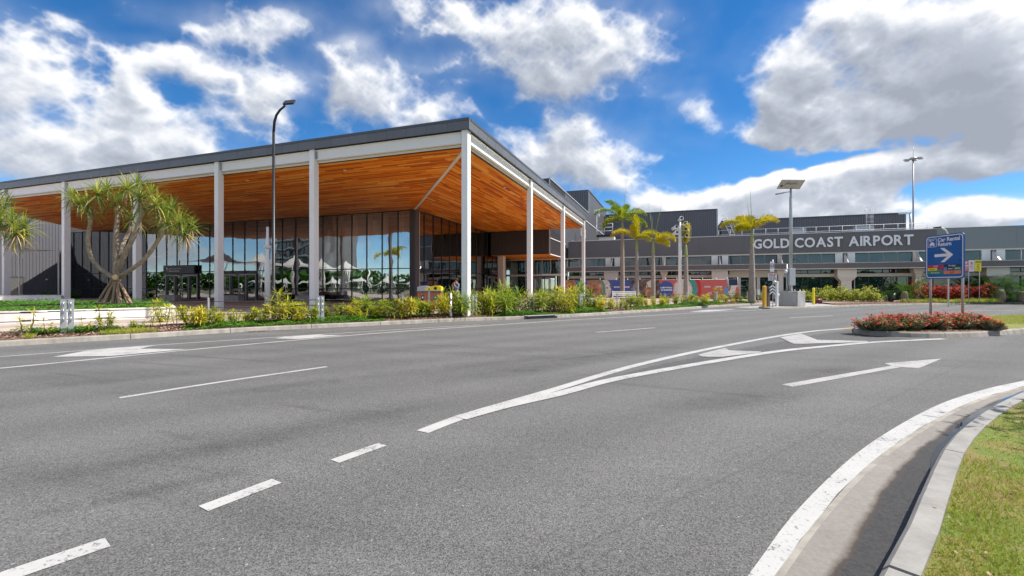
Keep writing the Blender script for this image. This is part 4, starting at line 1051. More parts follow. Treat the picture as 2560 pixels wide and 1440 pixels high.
for (x, kind) in piers:
    if kind == 'wide':
        MB().box(x - .78, x - .12, OY - .12, OY + .1, 4.04, 5.055).build('pier', M_STEELW, old)
        MB().box(x + .30, x + .95, OY - .12, OY + .1, 4.04, 5.055).build('pier', M_STEELW, old)
        MB().box(x - .115, x + .295, OY - .0, OY + .1, 4.04, 5.055).build('pier_slot', M_BROWN, old)
    else:
        MB().box(x - .22, x + .22, OY - .10, OY + .1, 4.04, 5.055).build('pier', M_CREAM, old)
    # raking strut with a triangular stiffener down to the ledge nose
    mb = MB(); o_ = .05
    mb.obox((x + .06, OY - .12, 5.0), (x + .06, OY - 1.1, 4.05), .10, .10); mb.build('strut', M_STAIN, old)
    mb = MB(); mb.add([(x + .02, OY - .1, 4.95), (x + .02, OY - 1.05, 4.04), (x + .02, OY - .1, 4.04), (x - .02, OY - .1, 4.95), (x - .02, OY - 1.05, 4.04), (x - .02, OY - .1, 4.04)], [(0, 1, 2), (5, 4, 3), (0, 3, 4, 1), (1, 4, 5, 2), (2, 5, 3, 0)]); mb.build('stiffener', M_STEELW, old)
    if kind == 'wide': capital(x, 1.25, 2.15, M_CREAM)
    else: capital(x, .62, 2.75, M_CREAM)
xs_ = [XR + .4] + [p[0] for p in piers] + [79.5]
half = {p[0]: (.95 if p[1] == 'wide' else .23) for p in piers}
halfl = {p[0]: (.78 if p[1] == 'wide' else .23) for p in piers}
for a_, b_ in zip(xs_, xs_[1:]):
    xa = a_ + half.get(a_, 0) + .02; xb = b_ - halfl.get(b_, 0) - .02
    if xb - xa < .6: continue
    n = max(1, round((xb - xa) / 1.25)); w = (xb - xa) / n
    for i in range(n):
        q = xa + i * w
        MB().box(q + .035, q + w - .035, OY + .02, OY + .03, 4.09, 5.0).build('window_pane', M_GLASS2, old)
        MB().box(q + .035, q + w - .035, OY + .12, OY + .13, 3.0, 3.36).build('clerestory_pane', M_GLASS2, old)
        MB().box(q + .035, q + w - .035, OY + .12, OY + .13, .34, 2.58).build('shopfront_pane', M_GLASS2, old)
        if i: MB().box(q - .03, q + .03, OY - .0, OY + .08, 4.06, 5.05).build('window_mullion', M_BRONZEL if xa < 33 else M_STEELW, old)
        MB().box(q - .035, q + .035, OY + .06, OY + .2, .26, 2.61).build('shopfront_mullion', M_CREAM if (i == 0) else M_DARK, old)
    MB().box(xa, xb, OY - .04, OY + .1, 4.035, 4.085).build('window_sill', M_CREAM, old)
    MB().box(xa, xb, OY + .05, OY + .2, .25, .335).build('shopfront_sill', M_DARK, old)
# entrance surround: cream wall between two doors (right of the pink banner)
MB().box(14.9, 20.2, OY - .08, OY + .05, 2.955, 3.37).build('entrance_head', M_CREAM, old)
for x in (15.9, 17.8, 19.4): MB().box(x - .16, x + .16, OY - .06, OY + .25, .26, 2.61).build('entrance_post', M_CREAM, old)
# roof plant halls
MB().box(-3.6, 16.6, 72, 90, 6, 15.9).build('roof_hall', M_CLAD, old)
MB().box(-3.6, 16.75, 71.93, 71.99, 15.8, 16.0).build('hall_trim', M_CAP, old)
MB().box(16.62, 16.8, 71.9, 72.1, 6, 15.9).build('corner_trim', M_GALV, old)
MB().box(17.4, 44.9, 72.3, 90, 6, 13.7).build('roof_hall', M_CLAD, old)
MB().box(17.4, 45.0, 72.2, 72.29, 13.6, 13.8).build('hall_trim', M_CAP, old)
# roof edge rail
rail = thing('roof_guardrail', 'white tubular guardrail along the grey roof edge', 'railing', (0, OY + 2.0, 7.1))
mb = MB()
for z in (.55, 1.05): MB().tube([(14.0, 0, z), (33.5, 0, z)], .022, 6).build('rail', M_WHT, rail)
for i in range(17): MB().tube([(14.0 + i * 19.5 / 16, 0, 0), (14.0 + i * 19.5 / 16, 0, 1.05)], .024, 6).build('rail_post', M_WHT, rail)
# ladders
def ladder(x, y, z0, z1, label, lean=.0, cage=True, w=.5):
    t = thing('roof_ladder', label, 'ladder', (x, y, z0)); h = z1 - z0
    for s_ in (-w / 2, w / 2): MB().tube([(s_, lean * 0, 0), (s_ + 0, lean, h), (s_, lean + .4, h + .25), (s_, lean + .8, h)], .03, 6).build('stile', M_WHT, t)
    n = int(h / .3)
    for i in range(1, n): MB().tube([(-w / 2, lean * i / n, h * i / n), (w / 2, lean * i / n, h * i / n)], .016, 5).build('rung', M_WHT, t)
    if cage:
        for i in range(int(h / .8)):
            z = 1.2 + i * .8
            if z < h + .4:
                MB().tube([(w / 2 * math.cos(a) * 1.35, lean * z / h - .75 * math.sin(a), z) for a in [math.pi * k / 8 for k in range(9)]], .018, 5).build('cage_hoop', M_WHT, t)
        for a in (.6, math.pi / 2, math.pi - .6): MB().tube([(w / 2 * math.cos(a) * 1.35, lean * 1.2 / h - .75 * math.sin(a), 1.2), (w / 2 * math.cos(a) * 1.35, lean - .75 * math.sin(a), h + .4)], .014, 5).build('cage_bar', M_WHT, t)
    return t
p = wp(2190, 72.6); ladder(p.x, 71.9, 9.6, 14.4, 'caged white ladder up the ribbed roof hall', .0, True, .8)
t = thing('roof_ladder', 'slanting white ladder between the two ribbed roof halls', 'ladder', (17.2, 60, 10.0))
for s_ in (-.35, .35): MB().tube([(-.6 + s_, 0, 2.9), (.8 + s_, 0, -.6)], .04, 6).build('stile', M_WHT, t)
for i in range(9): MB().tube([(-.6 - .35 + 1.4 * i / 8, 0, 2.9 - 3.5 * i / 8), (-.6 + .35 + 1.4 * i / 8, 0, 2.9 - 3.5 * i / 8)], .03, 5).build('rung', M_WHT, t)
for i in range(6): MB().tube([(.1 + .24 * i, -.02, 2.3 - .05 * i), (.5 + .24 * i, -.02, .9 - .05 * i)], .03, 5).build('cage_bar', M_WHT, t)
# air handling units on the roof
def roof_unit(px, Y, w, h, label):
    p = wp(px, Y, 7.1); t = thing('roof_air_conditioner', label, 'air conditioner', p)
    bevel(MB().cbox((0, 0, h / 2 + .2), w, .9, h, .03).build('casing', M_GALV, t), .01)
    MB().box(-w / 2, w / 2, -.35, -.25, 0, .2).build('foot', M_DARK, t); MB().box(-w / 2, w / 2, .25, .35, 0, .2).build('foot', M_DARK, t)
    mb = MB()
    for i in range(5): mb.box(-w * .4, w * .4, -.47, -.455, .35 + i * h * .15, .38 + i * h * .15)
    mb.build('louvre', M_STAIN, t)
roof_unit(1993, 52.5, 1.6, 1.0, 'small galvanised air conditioner on the roof behind the solar light')
roof_unit(2158, 50.5, 1.7, 1.0, 'galvanised air conditioner on the roof above the COAST letters')
roof_unit(1425, 61, .9, .55, 'tiny roof fan unit beside the canopy end')
# side platform with floodlights on the hall wall
t = thing('wall_platform', 'small dark access platform with white rail and floodlights on the hall wall', 'platform', wp(1513, 63, 0))
zb = zat(588, 63)
MB().box(-1.1, 1.1, -.7, .7, zb - .3, zb).build('deck', M_DARK, t)
MB().box(-.8, 1.3, -.5, .7, zb - 3.0, zb - .3).build('support_wall', M_FIN, t)
for z in (.5, 1.0, 1.5): MB().tube([(-1.1, -.7, zb + z), (1.1, -.7, zb + z)], .03, 6).build('rail', M_WHT, t)
for x in (-1.1, 0, 1.1): MB().tube([(x, -.7, zb), (x, -.7, zb + 1.5)], .03, 6).build('rail_post', M_WHT, t)
MB().tube([(-1.1, -.5, zb), (-1.1, -.5, zb + 3.4)], .06, 8).build('mast', M_WHT, t)
for z, q in ((3.3, .25), (2.8, .2), (3.3, -.2)): MB().cbox((-1.1 + q, -.55, zb + z), .35, .25, .5).build('floodlight', M_WHT, t)
# name sign: one solid letter after another
sg = thing('airport_name_sign', 'large white letters reading GOLD COAST AIRPORT on the grey parapet', 'sign', (17.3, OY - .1, 5.80))
W = 14.3; body = 'GOLD COAST AIRPORT'; cursor = 0; objs = []
for ch in body:
    if ch == ' ': cursor += .46; continue
    o = text('letter', ch, 1.40, sg, M_LETTER, (0, 0, 0), (R(90), 0, 0), .04, 'LEFT', .036)
    x0 = min(v.co.x for v in o.data.vertices); x1 = max(v.co.x for v in o.data.vertices)
    objs.append((o, cursor - x0)); cursor += (x1 - x0) + .10
for o, c_ in objs: o.location.x = c_ * W / cursor; o.scale.x = W / cursor
# tall mast behind the terminal
t = thing('high_mast_light', 'very tall grey light mast with a ring of floodlights behind the terminal', 'light mast', wp(2283, 82, 0))
zt = zat(397, 82)
MB().tube([(0, 0, 0), (0, 0, zt)], [.17, .10], 12).build('mast', M_BRONZEL, t)
MB().lathe([(.25, 0), (.6, .12), (.6, .3), (.3, .5)], (0, 0, zt - .2), 12).build('head_ring', M_GALV, t)
for a in range(6):
    q = math.pi * a / 3; MB().cbox((math.cos(q) * 1.1, math.sin(q) * 1.1, zt - .1), .6, .4, .16).build('floodlight', M_GALV, t); MB().tube([(0, 0, zt), (math.cos(q) * 1.1, math.sin(q) * 1.1, zt)], .06, 6).build('arm', M_GALV, t)
MB().tube([(0, 0, zt + .3), (0, 0, zt + 2.2)], .03, 6).build('lightning_rod', M_GALV, t)
t = thing('roof_post_light', 'short cranked galvanised light post on the roof end above the T of AIRPORT', 'light', wp(2276, 52, 7.1))
MB().tube([(0, 0, 0), (0, 0, 2.9)], .12, 8).build('post', M_GALV, t)
MB().box(-1.1, .1, -.1, .1, 2.9, 3.05).build('arm', M_WHT, t)

# ================================================================ shade sails (left forecourt; the glass wall mirrors the row)
def sail_mesh(hw, z0, z1, arch=.0):
    n = 12; vs = []; fs = []
    for i in range(n + 1):
        for j in range(n + 1):
            u = -1 + 2 * i / n; v = -1 + 2 * j / n
            # scalloped square with a sharp conical peak
            eu = 1 - .10 * (1 - v * v) ; ev = 1 - .10 * (1 - u * u)
            x = u * hw * eu; y = v * hw * ev; r = min(1, math.hypot(u, v) / 1.25)
            vs.append((x, y, z0 + (z1 - z0) * max(0, (1 - r)) ** 2.3 + .12 * (u * v) ** 2))
    for i in range(n):
        for j in range(n): a = i * (n + 1) + j; fs.append((a, a + 1, a + n + 2, a + n + 1))
    return MB().add(vs, fs, True)
smesh = sail_mesh(3.05, 4.75, 6.55).mesh('canopy', M_SAIL); smesh2 = sail_mesh(3.6, 2.6, 4.4).mesh('canopy', M_SAIL)
def sail(x, y, me, hw, zc, zp, label, group):
    t = thing('shade_sail', label, 'shade sail', (x, y, .27), 0, group)
    o = inst('canopy', me, t, (0, 0, -.27))
    for u in (-1, 1):
        for v in (-1, 1): MB().tube([(u * hw, v * hw, 0), (u * hw, v * hw, zc - .27 + .15)], .06, 8).build('corner_post', M_STEELW, t)
    MB().tube([(0, 0, 0), (0, 0, zp - .27)], .07, 8).build('centre_mast', M_STEELW, t)
    return t
for i, y in enumerate((3.0, -3.0, -9.1, -15.0, -20.6)):
    sail(-46.3, y, smesh, 3.05, 4.75, 6.5, 'white peaked shade sail at the left edge beside the metal wall' if i == 0 else 'white peaked shade sail of the forecourt row, %s behind the one in view' % ('first', 'second', 'third', 'fourth')[i - 1], 'shade sails in the forecourt')
for i in range(7): sail(-95 + i * 7.6, -46 - i * .6, smesh2, 3.6, 2.6, 4.3, 'low white car park sail mirrored in the glass, %s of its row' % ('first', 'second', 'third', 'fourth', 'fifth', 'sixth', 'seventh')[i], 'shade sails in the car park')
# hotel block across the road (seen mirrored in the glass)
t = thing('hotel_block', 'dark hotel block with white balcony slabs mirrored in the front glass', 'building', (-112, -84, 0), R(20))
MB().box(-14, 14, -8, 8, 0, 26).build('wall', M_PARA, t)
for i in range(8): MB().box(-14.8, 14.8, 8, 9.6, 3 + i * 3, 3.35 + i * 3).build('balcony_slab', M_STEELW, t)
for i in range(8):
    for j in range(7): MB().box(-13 + j * 3.8, -10.6 + j * 3.8, 8.02, 8.06, 3.6 + i * 3, 5.6 + i * 3).build('window', M_GLASS2, t)

# ================================================================ STREET FURNITURE
# wire-rope fence behind the kerb
FLN = offset(KBP, .95); FZ = .19
def near_px(px, line):
    best = None
    for i in range(len(line) - 1):
        p = line[i]; v = Vector((p.x, p.y, 0)) - Vector((CAM.x, CAM.y, 0)); Y = v.dot(FW)
        if Y < 2: continue
        e = abs(1280 + FPX * v.dot(RT) / Y - px)
        if best is None or e < best[0]: best = (e, i)
    return best[1]
fence = thing('wire_rope_fence', 'three-strand black wire rope fence with galvanised posts along the garden bed', 'fence', (0, 0, 0))
idx = []
strain = MB()
for s_ in (-.075, .075): strain.cbox((s_, 0, .47), .13, .10, .94, .008)
strain.box(-.145, .145, -.06, .06, .94, .955)
smesh_ = strain.mesh('strainer_post', M_GALV)
eyem = MB().tube([(0, -.05, .055), (0, -.085, .05), (0, -.095, 0), (0, -.085, -.05), (0, -.05, -.055)], .014, 6).mesh('eye_bolt', M_STAIN)
postm = MB().cbox((0, 0, .47), .055, .055, .94, .005).mesh('post', M_GALV)
P_ALL = [(-420, 's'), (-150, 'p'), (157, 's'), (515, 'p'), (797, 's'), (1000, 'p'), (1186, 's'), (1330, 'p'), (1455, 's'), (1545, 'p'), (1716, 'p'), (1788, 's'), (1868, 'p'), (1905, 'p')]
for px, k in P_ALL:
    i = near_px(px, FLN); idx.append((i, k)); p = FLN[i]; t_ = (FLN[i + 1] - FLN[i - 1]); rz = math.atan2(t_.y, t_.x)
    o = inst('strainer_post' if k == 's' else 'post', smesh_ if k == 's' else postm, fence, (p.x, p.y, FZ), (0, 0, rz))
    if k == 's':
        for z in (.385, .61, .81):
            for s_ in (-.075, .075): inst('eye_bolt', eyem, o, (s_, 0, z))
for (ia, ka), (ib, kb_) in zip(idx, idx[1:]):
    for z in (.385, .61, .81):
        A = FLN[ia]; B = FLN[ib]; pts = []
        for q in range(9):
            t = q / 8; pts.append((A.x + (B.x - A.x) * t, A.y + (B.y - A.y) * t, FZ + z - .018 * math.sin(math.pi * t)))
        MB().tube(pts, .011, 6).build('cable', M_RUB, fence)
        for e, (p0, p1, k) in enumerate(((Vector(pts[0]), Vector(pts[8]), ka), (Vector(pts[8]), Vector(pts[0]), kb_))):
            if k == 's':
                d = (p1 - p0).normalized()
                MB().tube([p0 + d * .15, p0 + d * .38], .018, 6).tube([p0 + d * .55, p0 + d * .6, p0 + d * .85, p0 + d * .9], [.012, .022, .022, .012], 6).build('turnbuckle', M_BLACK, fence)

# black street lamp
Y = 17.6; p = wp(684, Y, .2)
t = thing('street_lamp', 'tall black street lamp with a curved neck in the garden bed', 'street lamp', p)
zz = lambda py: zat(py, Y) - .2
MB().tube([(0, 0, 0), (0, 0, 1.2), (0, 0, 1.22), (0, 0, zz(330))], [.085, .08, .066, .05], 12).build('pole', M_BLACK, t)
MB().cbox((0, 0, .012), .34, .34, .024, .02).build('base_plate', M_BLACK, t)
rx = RT
def off_(px, py): return RT * ((px - 684) / FPX * Y) + Vector((0, 0, zz(py)))
MB().tube([(0, 0, zz(330)), off_(686, 305), off_(691, 288), off_(700, 275), off_(713, 264)], [.05, .05, .048, .044, .038], 10).build('neck', M_BLACK, t)
hd = bpy.data.objects.new('lamp_head', None); COL.objects.link(hd); hd.parent = t; hd.location = off_(723, 256)
hd.rotation_euler = (R(38), R(-8), YAW + R(6))
bevel(MB().cbox((0, 0, 0), .40, .44, .07, .02).build('housing', M_BLACK, hd), .012)
for i in range(4): MB().box(-.13 + i * .075, -.085 + i * .075, -.04, .15, -.042, -.036).build('lens_strip', M_FIN, hd)
# white CCTV pole
Y = 25; t = thing('camera_pole', 'slim white camera pole on the forecourt beside the black lamp', 'pole', wp(669, Y, .27)); h = zat(567, Y) - .27
MB().tube([(0, 0, 0), (0, 0, h * .60), (0, 0, h * .61), (0, 0, h * .86), (0, 0, h * .865), (0, 0, h)], [.15, .145, .10, .10, .075, .07], 14).build('pole', M_WHT, t)
MB().lathe([(.10, 0), (.155, .05), (.22, .11), (.12, .17)], (0, 0, h * .78 - .2), 14).build('camera_shroud', M_WHT, t)
MB().ball((0, 0, h * .78 - .2), .105, .105, .10).build('camera_dome', M_DARK, t)
# white multi-camera mast
Y = 42; t = thing('camera_mast', 'white mast carrying a cluster of cameras between the palms', 'mast', wp(1700, Y, .26)); h = zat(585, Y) - .26
MB().tube([(0, 0, 0), (0, 0, h), (0, 0, h + 1.1)], [.17, .15, .08], 12).build('mast', M_WHT, t)
for (dx, dz, rz) in ((-.55, .55, .3), (.5, .9, -.4), (-.5, .05, .2), (.6, .35, -.7), (.55, -.25, -.2), (0, 1.35, 0)):
    c_ = RT * dx + Vector((0, 0, h + dz)) - FW * .1
    o = bpy.data.objects.new('camera_unit', None); COL.objects.link(o); o.parent = t; o.location = c_; o.rotation_euler = (R(-12), 0, YAW + rz)
    MB().tube([(0, .28, 0), (0, -.16, 0), (0, -.3, 0), (0, -.34, 0)], [.15, .17, .2, .18], 12).build('camera_body', M_WHT, o)
    MB().tube([(0, -.342, 0), (0, -.352, 0)], .14, 12).build('camera_lens', M_DARK, o)
    MB().tube([(0, 0, 0), -(RT * dx) + Vector((0, 0, -.1))], .03, 6).build('bracket', M_WHT, o) if abs(dx) > .1 else None

# recycling bin pair
Y = 25.5; t = thing('recycling_bin', 'timber-slatted double bin with yellow recycling hood', 'bin', wp(1076, Y, .25), YAW - R(3))
w = 1.34; h = 1.02
MB().box(-w / 2 + .03, w / 2 - .03, -.29, .29, .02, h - .02).build('carcass', M_DARK, t)
for (x0, n) in ((-w / 2 + .03, 9), (.045, 9)):
    sw = (w / 2 - .075) / n
    for i in range(n): MB().box(x0 + i * sw + .008, x0 + (i + 1) * sw - .008, -.315, -.292, .06, h - .06).build('slat', M_BINW, t)
sw = .56 / 8
for s_ in (-1, 1):
    for i in range(8): MB().box(s_ * w / 2 - .012 - (.0 if s_ < 0 else 0), s_ * w / 2 + .012, -.28 + i * sw + .008, -.28 + (i + 1) * sw - .008, .06, h - .06).build('slat', M_BINW, t)
MB().box(-.04, .04, -.325, -.29, .02, h).build('centre_stile', M_GALV, t)
MB().box(-w / 2 - .02, w / 2 + .02, -.34, .33, h, h + .04).build('top_frame', M_GALV, t)
def hood(x0, x1, m, name):
    mb = MB(); n = 10; vs = []; 
    for i in range(n + 1):
        u = i / n; x = x0 + (x1 - x0) * u; z = h + .04 + .20 + .07 * math.sin(math.pi * u); vs += [(x, -.30, z), (x, .30, z)]
    b0 = len(vs); 
    for i in range(n + 1): x = x0 + (x1 - x0) * i / n; vs += [(x, -.30, h + .042), (x, .30, h + .042)]
    fs = [(2 * i, 2 * i + 2, 2 * i + 3, 2 * i + 1) for i in range(n)] + [(b0 + 2 * i, b0 + 2 * i + 2, 2 * i + 2, 2 * i) for i in range(n)] + [(2 * i + 1, 2 * i + 3, b0 + 2 * i + 3, b0 + 2 * i + 1) for i in range(n)]
    fs += [(0, 1, b0 + 1, b0), (2 * n + 1, 2 * n, b0 + 2 * n, b0 + 2 * n + 1)]
    mb.add(vs, fs); return mb.build(name, m, t)
hood(.03, w / 2, M_YELLOW, 'recycling_hood'); hood(-w / 2, -.03, M_GALV, 'waste_hood')
MB().tube([(.35, -.312, h + .16), (.35, -.300, h + .16)], .085, 16).build('bottle_hole', M_BLK, t)
MB().box(-.22, -.03, -.301, -.3005, h + .07, h + .2).build('yellow_flap', M_YELLOW, t)
MB().box(.27, .43, -.322, -.317, .52, .80).build('recycling_label', M_GREEN, t)
MB().box(-.44, -.28, -.322, -.317, .50, .78).build('waste_label', M_NAVY, t)
mb = MB(); mb.add([(.31, -.3235, .66), (.39, -.3235, .66), (.35, -.3235, .74)], [(0, 1, 2)]); mb.build('recycling_symbol', M_SIGNW, t)
MB().box(-.40, -.32, -.3235, -.3225, .63, .72).build('waste_symbol', M_SIGNW, t)
# stainless bollards
for px, Y, lb in ((1127, 20.1, 'stainless bollard with two black bands left of the corner column'), (1217, 23.2, 'stainless bollard with two black bands right of the corner column')):
    t = thing('bollard', lb, 'bollard', wp(px, Y, .17), 0, 'stainless bollards'); n = 18; r = .082
    vs = []; 
    for (z, sl_) in ((0, 0), (.96, .10)):
        for k in range(n): a = 2 * math.pi * k / n; vs.append((r * math.cos(a), r * math.sin(a), z + sl_ * math.cos(a + 1.2)))
    MB().add(vs, [(k, (k + 1) % n, n + (k + 1) % n, n + k) for k in range(n)] + [tuple(range(n, 2 * n))], True).build('post', M_STAIN, t)
    for z in (.70, .78): MB().tube([(0, 0, z), (0, 0, z + .035)], r + .003, 18).build('band', M_BLACK, t)
# concrete seat blocks with steel rails by the doors
for px, Y, lb, rl in ((585, 39.5, 'low concrete block with a steel hoop in front of the second sliding door', True), (770, 38.5, 'long low concrete block in front of the glass right of the lamp', False), (425, 42, 'low concrete block beside the arrivals door', False)):
    p = wp(px, Y, .27); t = thing('concrete_block', lb, 'concrete block', p)
    bevel(MB().cbox((0, 0, .27), 1.7 if rl else 2.2, .6, .54).build('block', M_CONC, t), .02)
    if rl: MB().tube([(-.3, .1, .54), (-.3, .1, .95), (-.25, .1, 1.0), (.55, .1, 1.0), (.6, .1, .95), (.6, .1, .54)], .03, 8).build('hoop', M_STAIN, t)

# planters under the pandanus
def planter(px_pts, zt, label, hb=.25, wl=.16):
    P = [Vector((p.x, p.y, 0)) for p in px_pts]; c_ = sum(P, Vector()) / len(P)
    t = thing('planter', label, 'planter', (c_.x, c_.y, hb))
    n = len(P)
    for i in range(n):
        a, b = P[i] - c_, P[(i + 1) % n] - c_; d = (b - a).normalized()
        mb = MB(); mb.obox(a + Vector((0, 0, (zt - hb) / 2)) + d * (-wl / 2 if i % 2 == 0 else wl / 2), b + Vector((0, 0, (zt - hb) / 2)) + d * (wl / 2 if i % 2 == 0 else -wl / 2), wl, zt - hb)
        bevel(mb.build('wall', M_RENDER, t), .012)
        mb = MB(); mb.obox(a + Vector((0, 0, zt - hb + .02)) + d * (-wl / 2 - .02 if i % 2 == 0 else wl / 2 + .02), b + Vector((0, 0, zt - hb + .02)) + d * (wl / 2 + .02 if i % 2 == 0 else -wl / 2 - .02), wl + .03, .04); mb.build('coping', M_RENDER, t)
    MB().add([(q.x - c_.x, q.y - c_.y, zt - hb - .06) for q in P], [tuple(range(n))]).build('soil', M_MULCH, t)
    return P
PL1 = planter([wp(-260, 13.6), wp(75, 15.0), wp(432, 18.4), wp(415, 25.0), wp(150, 24.5), wp(-260, 22.0)], .65, 'long white rendered planter holding the pandanus tree')
PL2 = planter([wp(-300, 26.5), wp(150, 30.0), wp(152, 32.5), wp(-300, 30)], .80 + .12, 'white rendered planter wall behind the pandanus planter at the left edge')

# small person in front of the side glass
def skin_mesh(name, verts, edges, radii, m, parent, sub=2):
    me = bpy.data.meshes.new(name); me.from_pydata(verts, edges, []); me.materials.append(m)
    o = inst(name, me, parent); md = o.modifiers.new('skin', 'SKIN'); md.use_smooth_shade = True
    for i, r in enumerate(radii):
        v = me.skin_vertices[0].data[i]; v.radius = (r, r) if isinstance(r, (int, float)) else r; v.use_root = (i == 0)
    s_ = o.modifiers.new('sub', 'SUBSURF'); s_.levels = sub; s_.render_levels = sub
    return o
M_SKIN = plain('skin', (.48, .27, .18), .55, var=.05); M_HOOD = plain('blue_grey_hoodie', (.15, .19, .27), .9, var=.15, scale=14); M_JEAN = plain('pale_green_trousers', (.24, .29, .27), .9, var=.1); M_HAIR = plain('dark_hair', (.03, .018, .012), .7); M_SHOE = plain('dark_shoes', (.03, .03, .03), .6)
t = thing('person', 'person in a blue-grey hoodie standing by the glass with both hands raised to the face', 'person', wp(1141, 29.0, .272), YAW + R(-40))
# x right, y forward(-y faces the road), z up
V = [(0, 0, .95), (0, 0, 1.12), (0, .01, 1.32), (0, .0, 1.46), (0, -.01, 1.53), (0, -.02, 1.62), (0, -.02, 1.74),
     (-.19, .01, 1.41), (-.24, -.10, 1.14), (-.10, -.27, 1.36), (-.06, -.24, 1.46),
     (.19, .01, 1.41), (.25, -.10, 1.13), (.12, -.27, 1.33), (.07, -.25, 1.44),
     (-.10, 0, .88), (-.11, .02, .50), (-.11, .04, .09), (-.12, -.13, .05),
     (.10, 0, .88), (.12, -.03, .50), (.12, .0, .09), (.14, -.17, .05)]
E = [(0, 1), (1, 2), (2, 3), (3, 4), (4, 5), (5, 6), (3, 7), (7, 8), (8, 9), (9, 10), (3, 11), (11, 12), (12, 13), (13, 14), (0, 15), (15, 16), (16, 17), (17, 18), (0, 19), (19, 20), (20, 21), (21, 22)]
Rd = [(.14, .11), (.13, .10), (.15, .11), (.10, .08), .055, (.075, .09), (.07, .085), .06, .043, .036, .026, .06, .043, .036, .026, .085, .06, .04, .035, .085, .06, .04, .035]
skin_mesh('body', V, E, Rd, M_SKIN, t)
skin_mesh('hoodie', [V[i] for i in (0, 1, 2, 3, 7, 8, 11, 12)] + [(-.12, -.24, 1.32), (.14, -.24, 1.29)], [(0, 1), (1, 2), (2, 3), (3, 4), (4, 5), (5, 8), (3, 6), (6, 7), (7, 9)], [(.17, .14), (.155, .125), (.175, .135), (.12, .10), .078, .06, .078, .06, .048, .048], M_HOOD, t)
skin_mesh('trousers', [V[i] for i in (0, 15, 16, 17, 19, 20, 21)], [(0, 1), (1, 2), (2, 3), (0, 4), (4, 5), (5, 6)], [(.15, .12), .105, .08, .065, .105, .08, .065], M_JEAN, t)
MB().ball((0, .015, 1.70), .098, .112, .115, 12, 8).build('hair', M_HAIR, t)
for s_ in (-1, 1):
    for k in range(4): MB().tube([(s_ * (.06 - .012 * k), -.25, 1.45 + .004 * k), (s_ * (.045 - .012 * k), -.215, 1.50), (s_ * (.03 - .008 * k), -.165, 1.535)], [.0095, .009, .007], 6).build('finger', M_SKIN, t)
    MB().tube([(s_ * .07, -.235, 1.45), (s_ * .075, -.19, 1.485), (s_ * .06, -.155, 1.51)], [.011, .01, .008], 6).build('thumb', M_SKIN, t)
    MB().ball((s_ * .13, -.08 if s_ < 0 else -.12, .04), .05, .13, .05).build('shoe', M_SHOE, t)
    MB().ball((s_ * .028, -.105, 1.655), .012, .01, .009, 6, 4).build('eye', M_BLK, t)
MB().add([(0, -.138, 1.61), (-.014, -.108, 1.60), (.014, -.108, 1.60), (0, -.110, 1.655)], [(0, 1, 3), (0, 3, 2), (0, 2, 1)]).build('nose', M_SKIN, t)
MB().ball((0, -.100, 1.575), .022, .008, .006, 6, 4).build('mouth', M_RED, t)

# ---- banner fence: printed panels on a temporary fence
ban = thing('banner_fence', 'long printed hoarding banner in blue and coral with round pictures before the old terminal', 'banner', (0, 0, 0))
BA = wp(1411, 52, 0); BB = wp(1845, 46.5, 0); bd_ = (BB - BA).normalized(); bn = Vector((bd_.y, -bd_.x, 0)); BL = (BB - BA).length
BZ0, BZ1 = .36, 2.33
bang = math.atan2(bd_.y, bd_.x)
def bs(px):  # distance along the banner for a bearing
    d_ = RT * ((px - 1280) / FPX) + FW; C = Vector((CAM.x, CAM.y, 0))
    # solve C + k d = BA + s bd
    det = d_.x * (-bd_.y) + bd_.x * d_.y; r_ = BA - C
    k = (r_.x * (-bd_.y) + bd_.x * r_.y) / det; q = C + d_ * k
    return (q - BA).dot(bd_)
def bpt(s_, z, off=0.0): q = BA + bd_ * s_ + bn * off; return (q.x, q.y, z)
def bquad(name, s0, s1, z0, z1, m, off): return MB().add([bpt(s0, z0, off), bpt(s1, z0, off), bpt(s1, z1, off), bpt(s0, z1, off)], [(0, 1, 2, 3)]).build(name, m, ban)
M_BBLUE = plain('banner_blue', (.055, .10, .34), .6, var=.1); M_BPINK = plain('banner_coral', (.60, .13, .11), .6, var=.08); M_BTEAL = plain('banner_teal', (.07, .33, .27), .6, var=.35, scale=5)
M_BDARK = mottled('banner_photo_dark', [(.02, .015, .015), (.12, .07, .05), (.4, .3, .25)], 1.6, .6, bump=0); M_BWARM = mottled('banner_photo_warm', [(.16, .06, .03), (.40, .18, .09), (.65, .45, .33)], 1.3, .6, bump=0)
M_BPALE = mottled('banner_photo_pale', [(.45, .33, .27), (.68, .58, .50), (.8, .75, .68), (.2, .12, .09)], 2.6, .6, bump=0, detail=2); M_BSKY = plain('banner_pale_blue', (.16, .28, .52), .6, var=.2, scale=1); M_BORA = mottled('banner_photo_pastry', [(.10, .03, .015), (.36, .14, .06), (.62, .32, .17), (.75, .5, .33)], 3.0, .6, bump=0)
cuts = [1405, 1620, 1640, 1817, 1845]
bquad('printed_sheet', bs(1407), bs(1577), BZ0, BZ1, M_BBLUE, .0); bquad('printed_sheet', bs(1577), bs(1648), BZ0, BZ1, M_BDARK, .0)
bquad('printed_sheet', bs(1648), bs(1817), BZ0, BZ1, M_BPINK, .0); bquad('printed_sheet', bs(1820), bs(1844), BZ0, BZ1 + .05, M_BPALE, .0); bquad('printed_sheet', bs(1822), bs(1844), 1.72, BZ1 + .03, M_NAVY, .004)
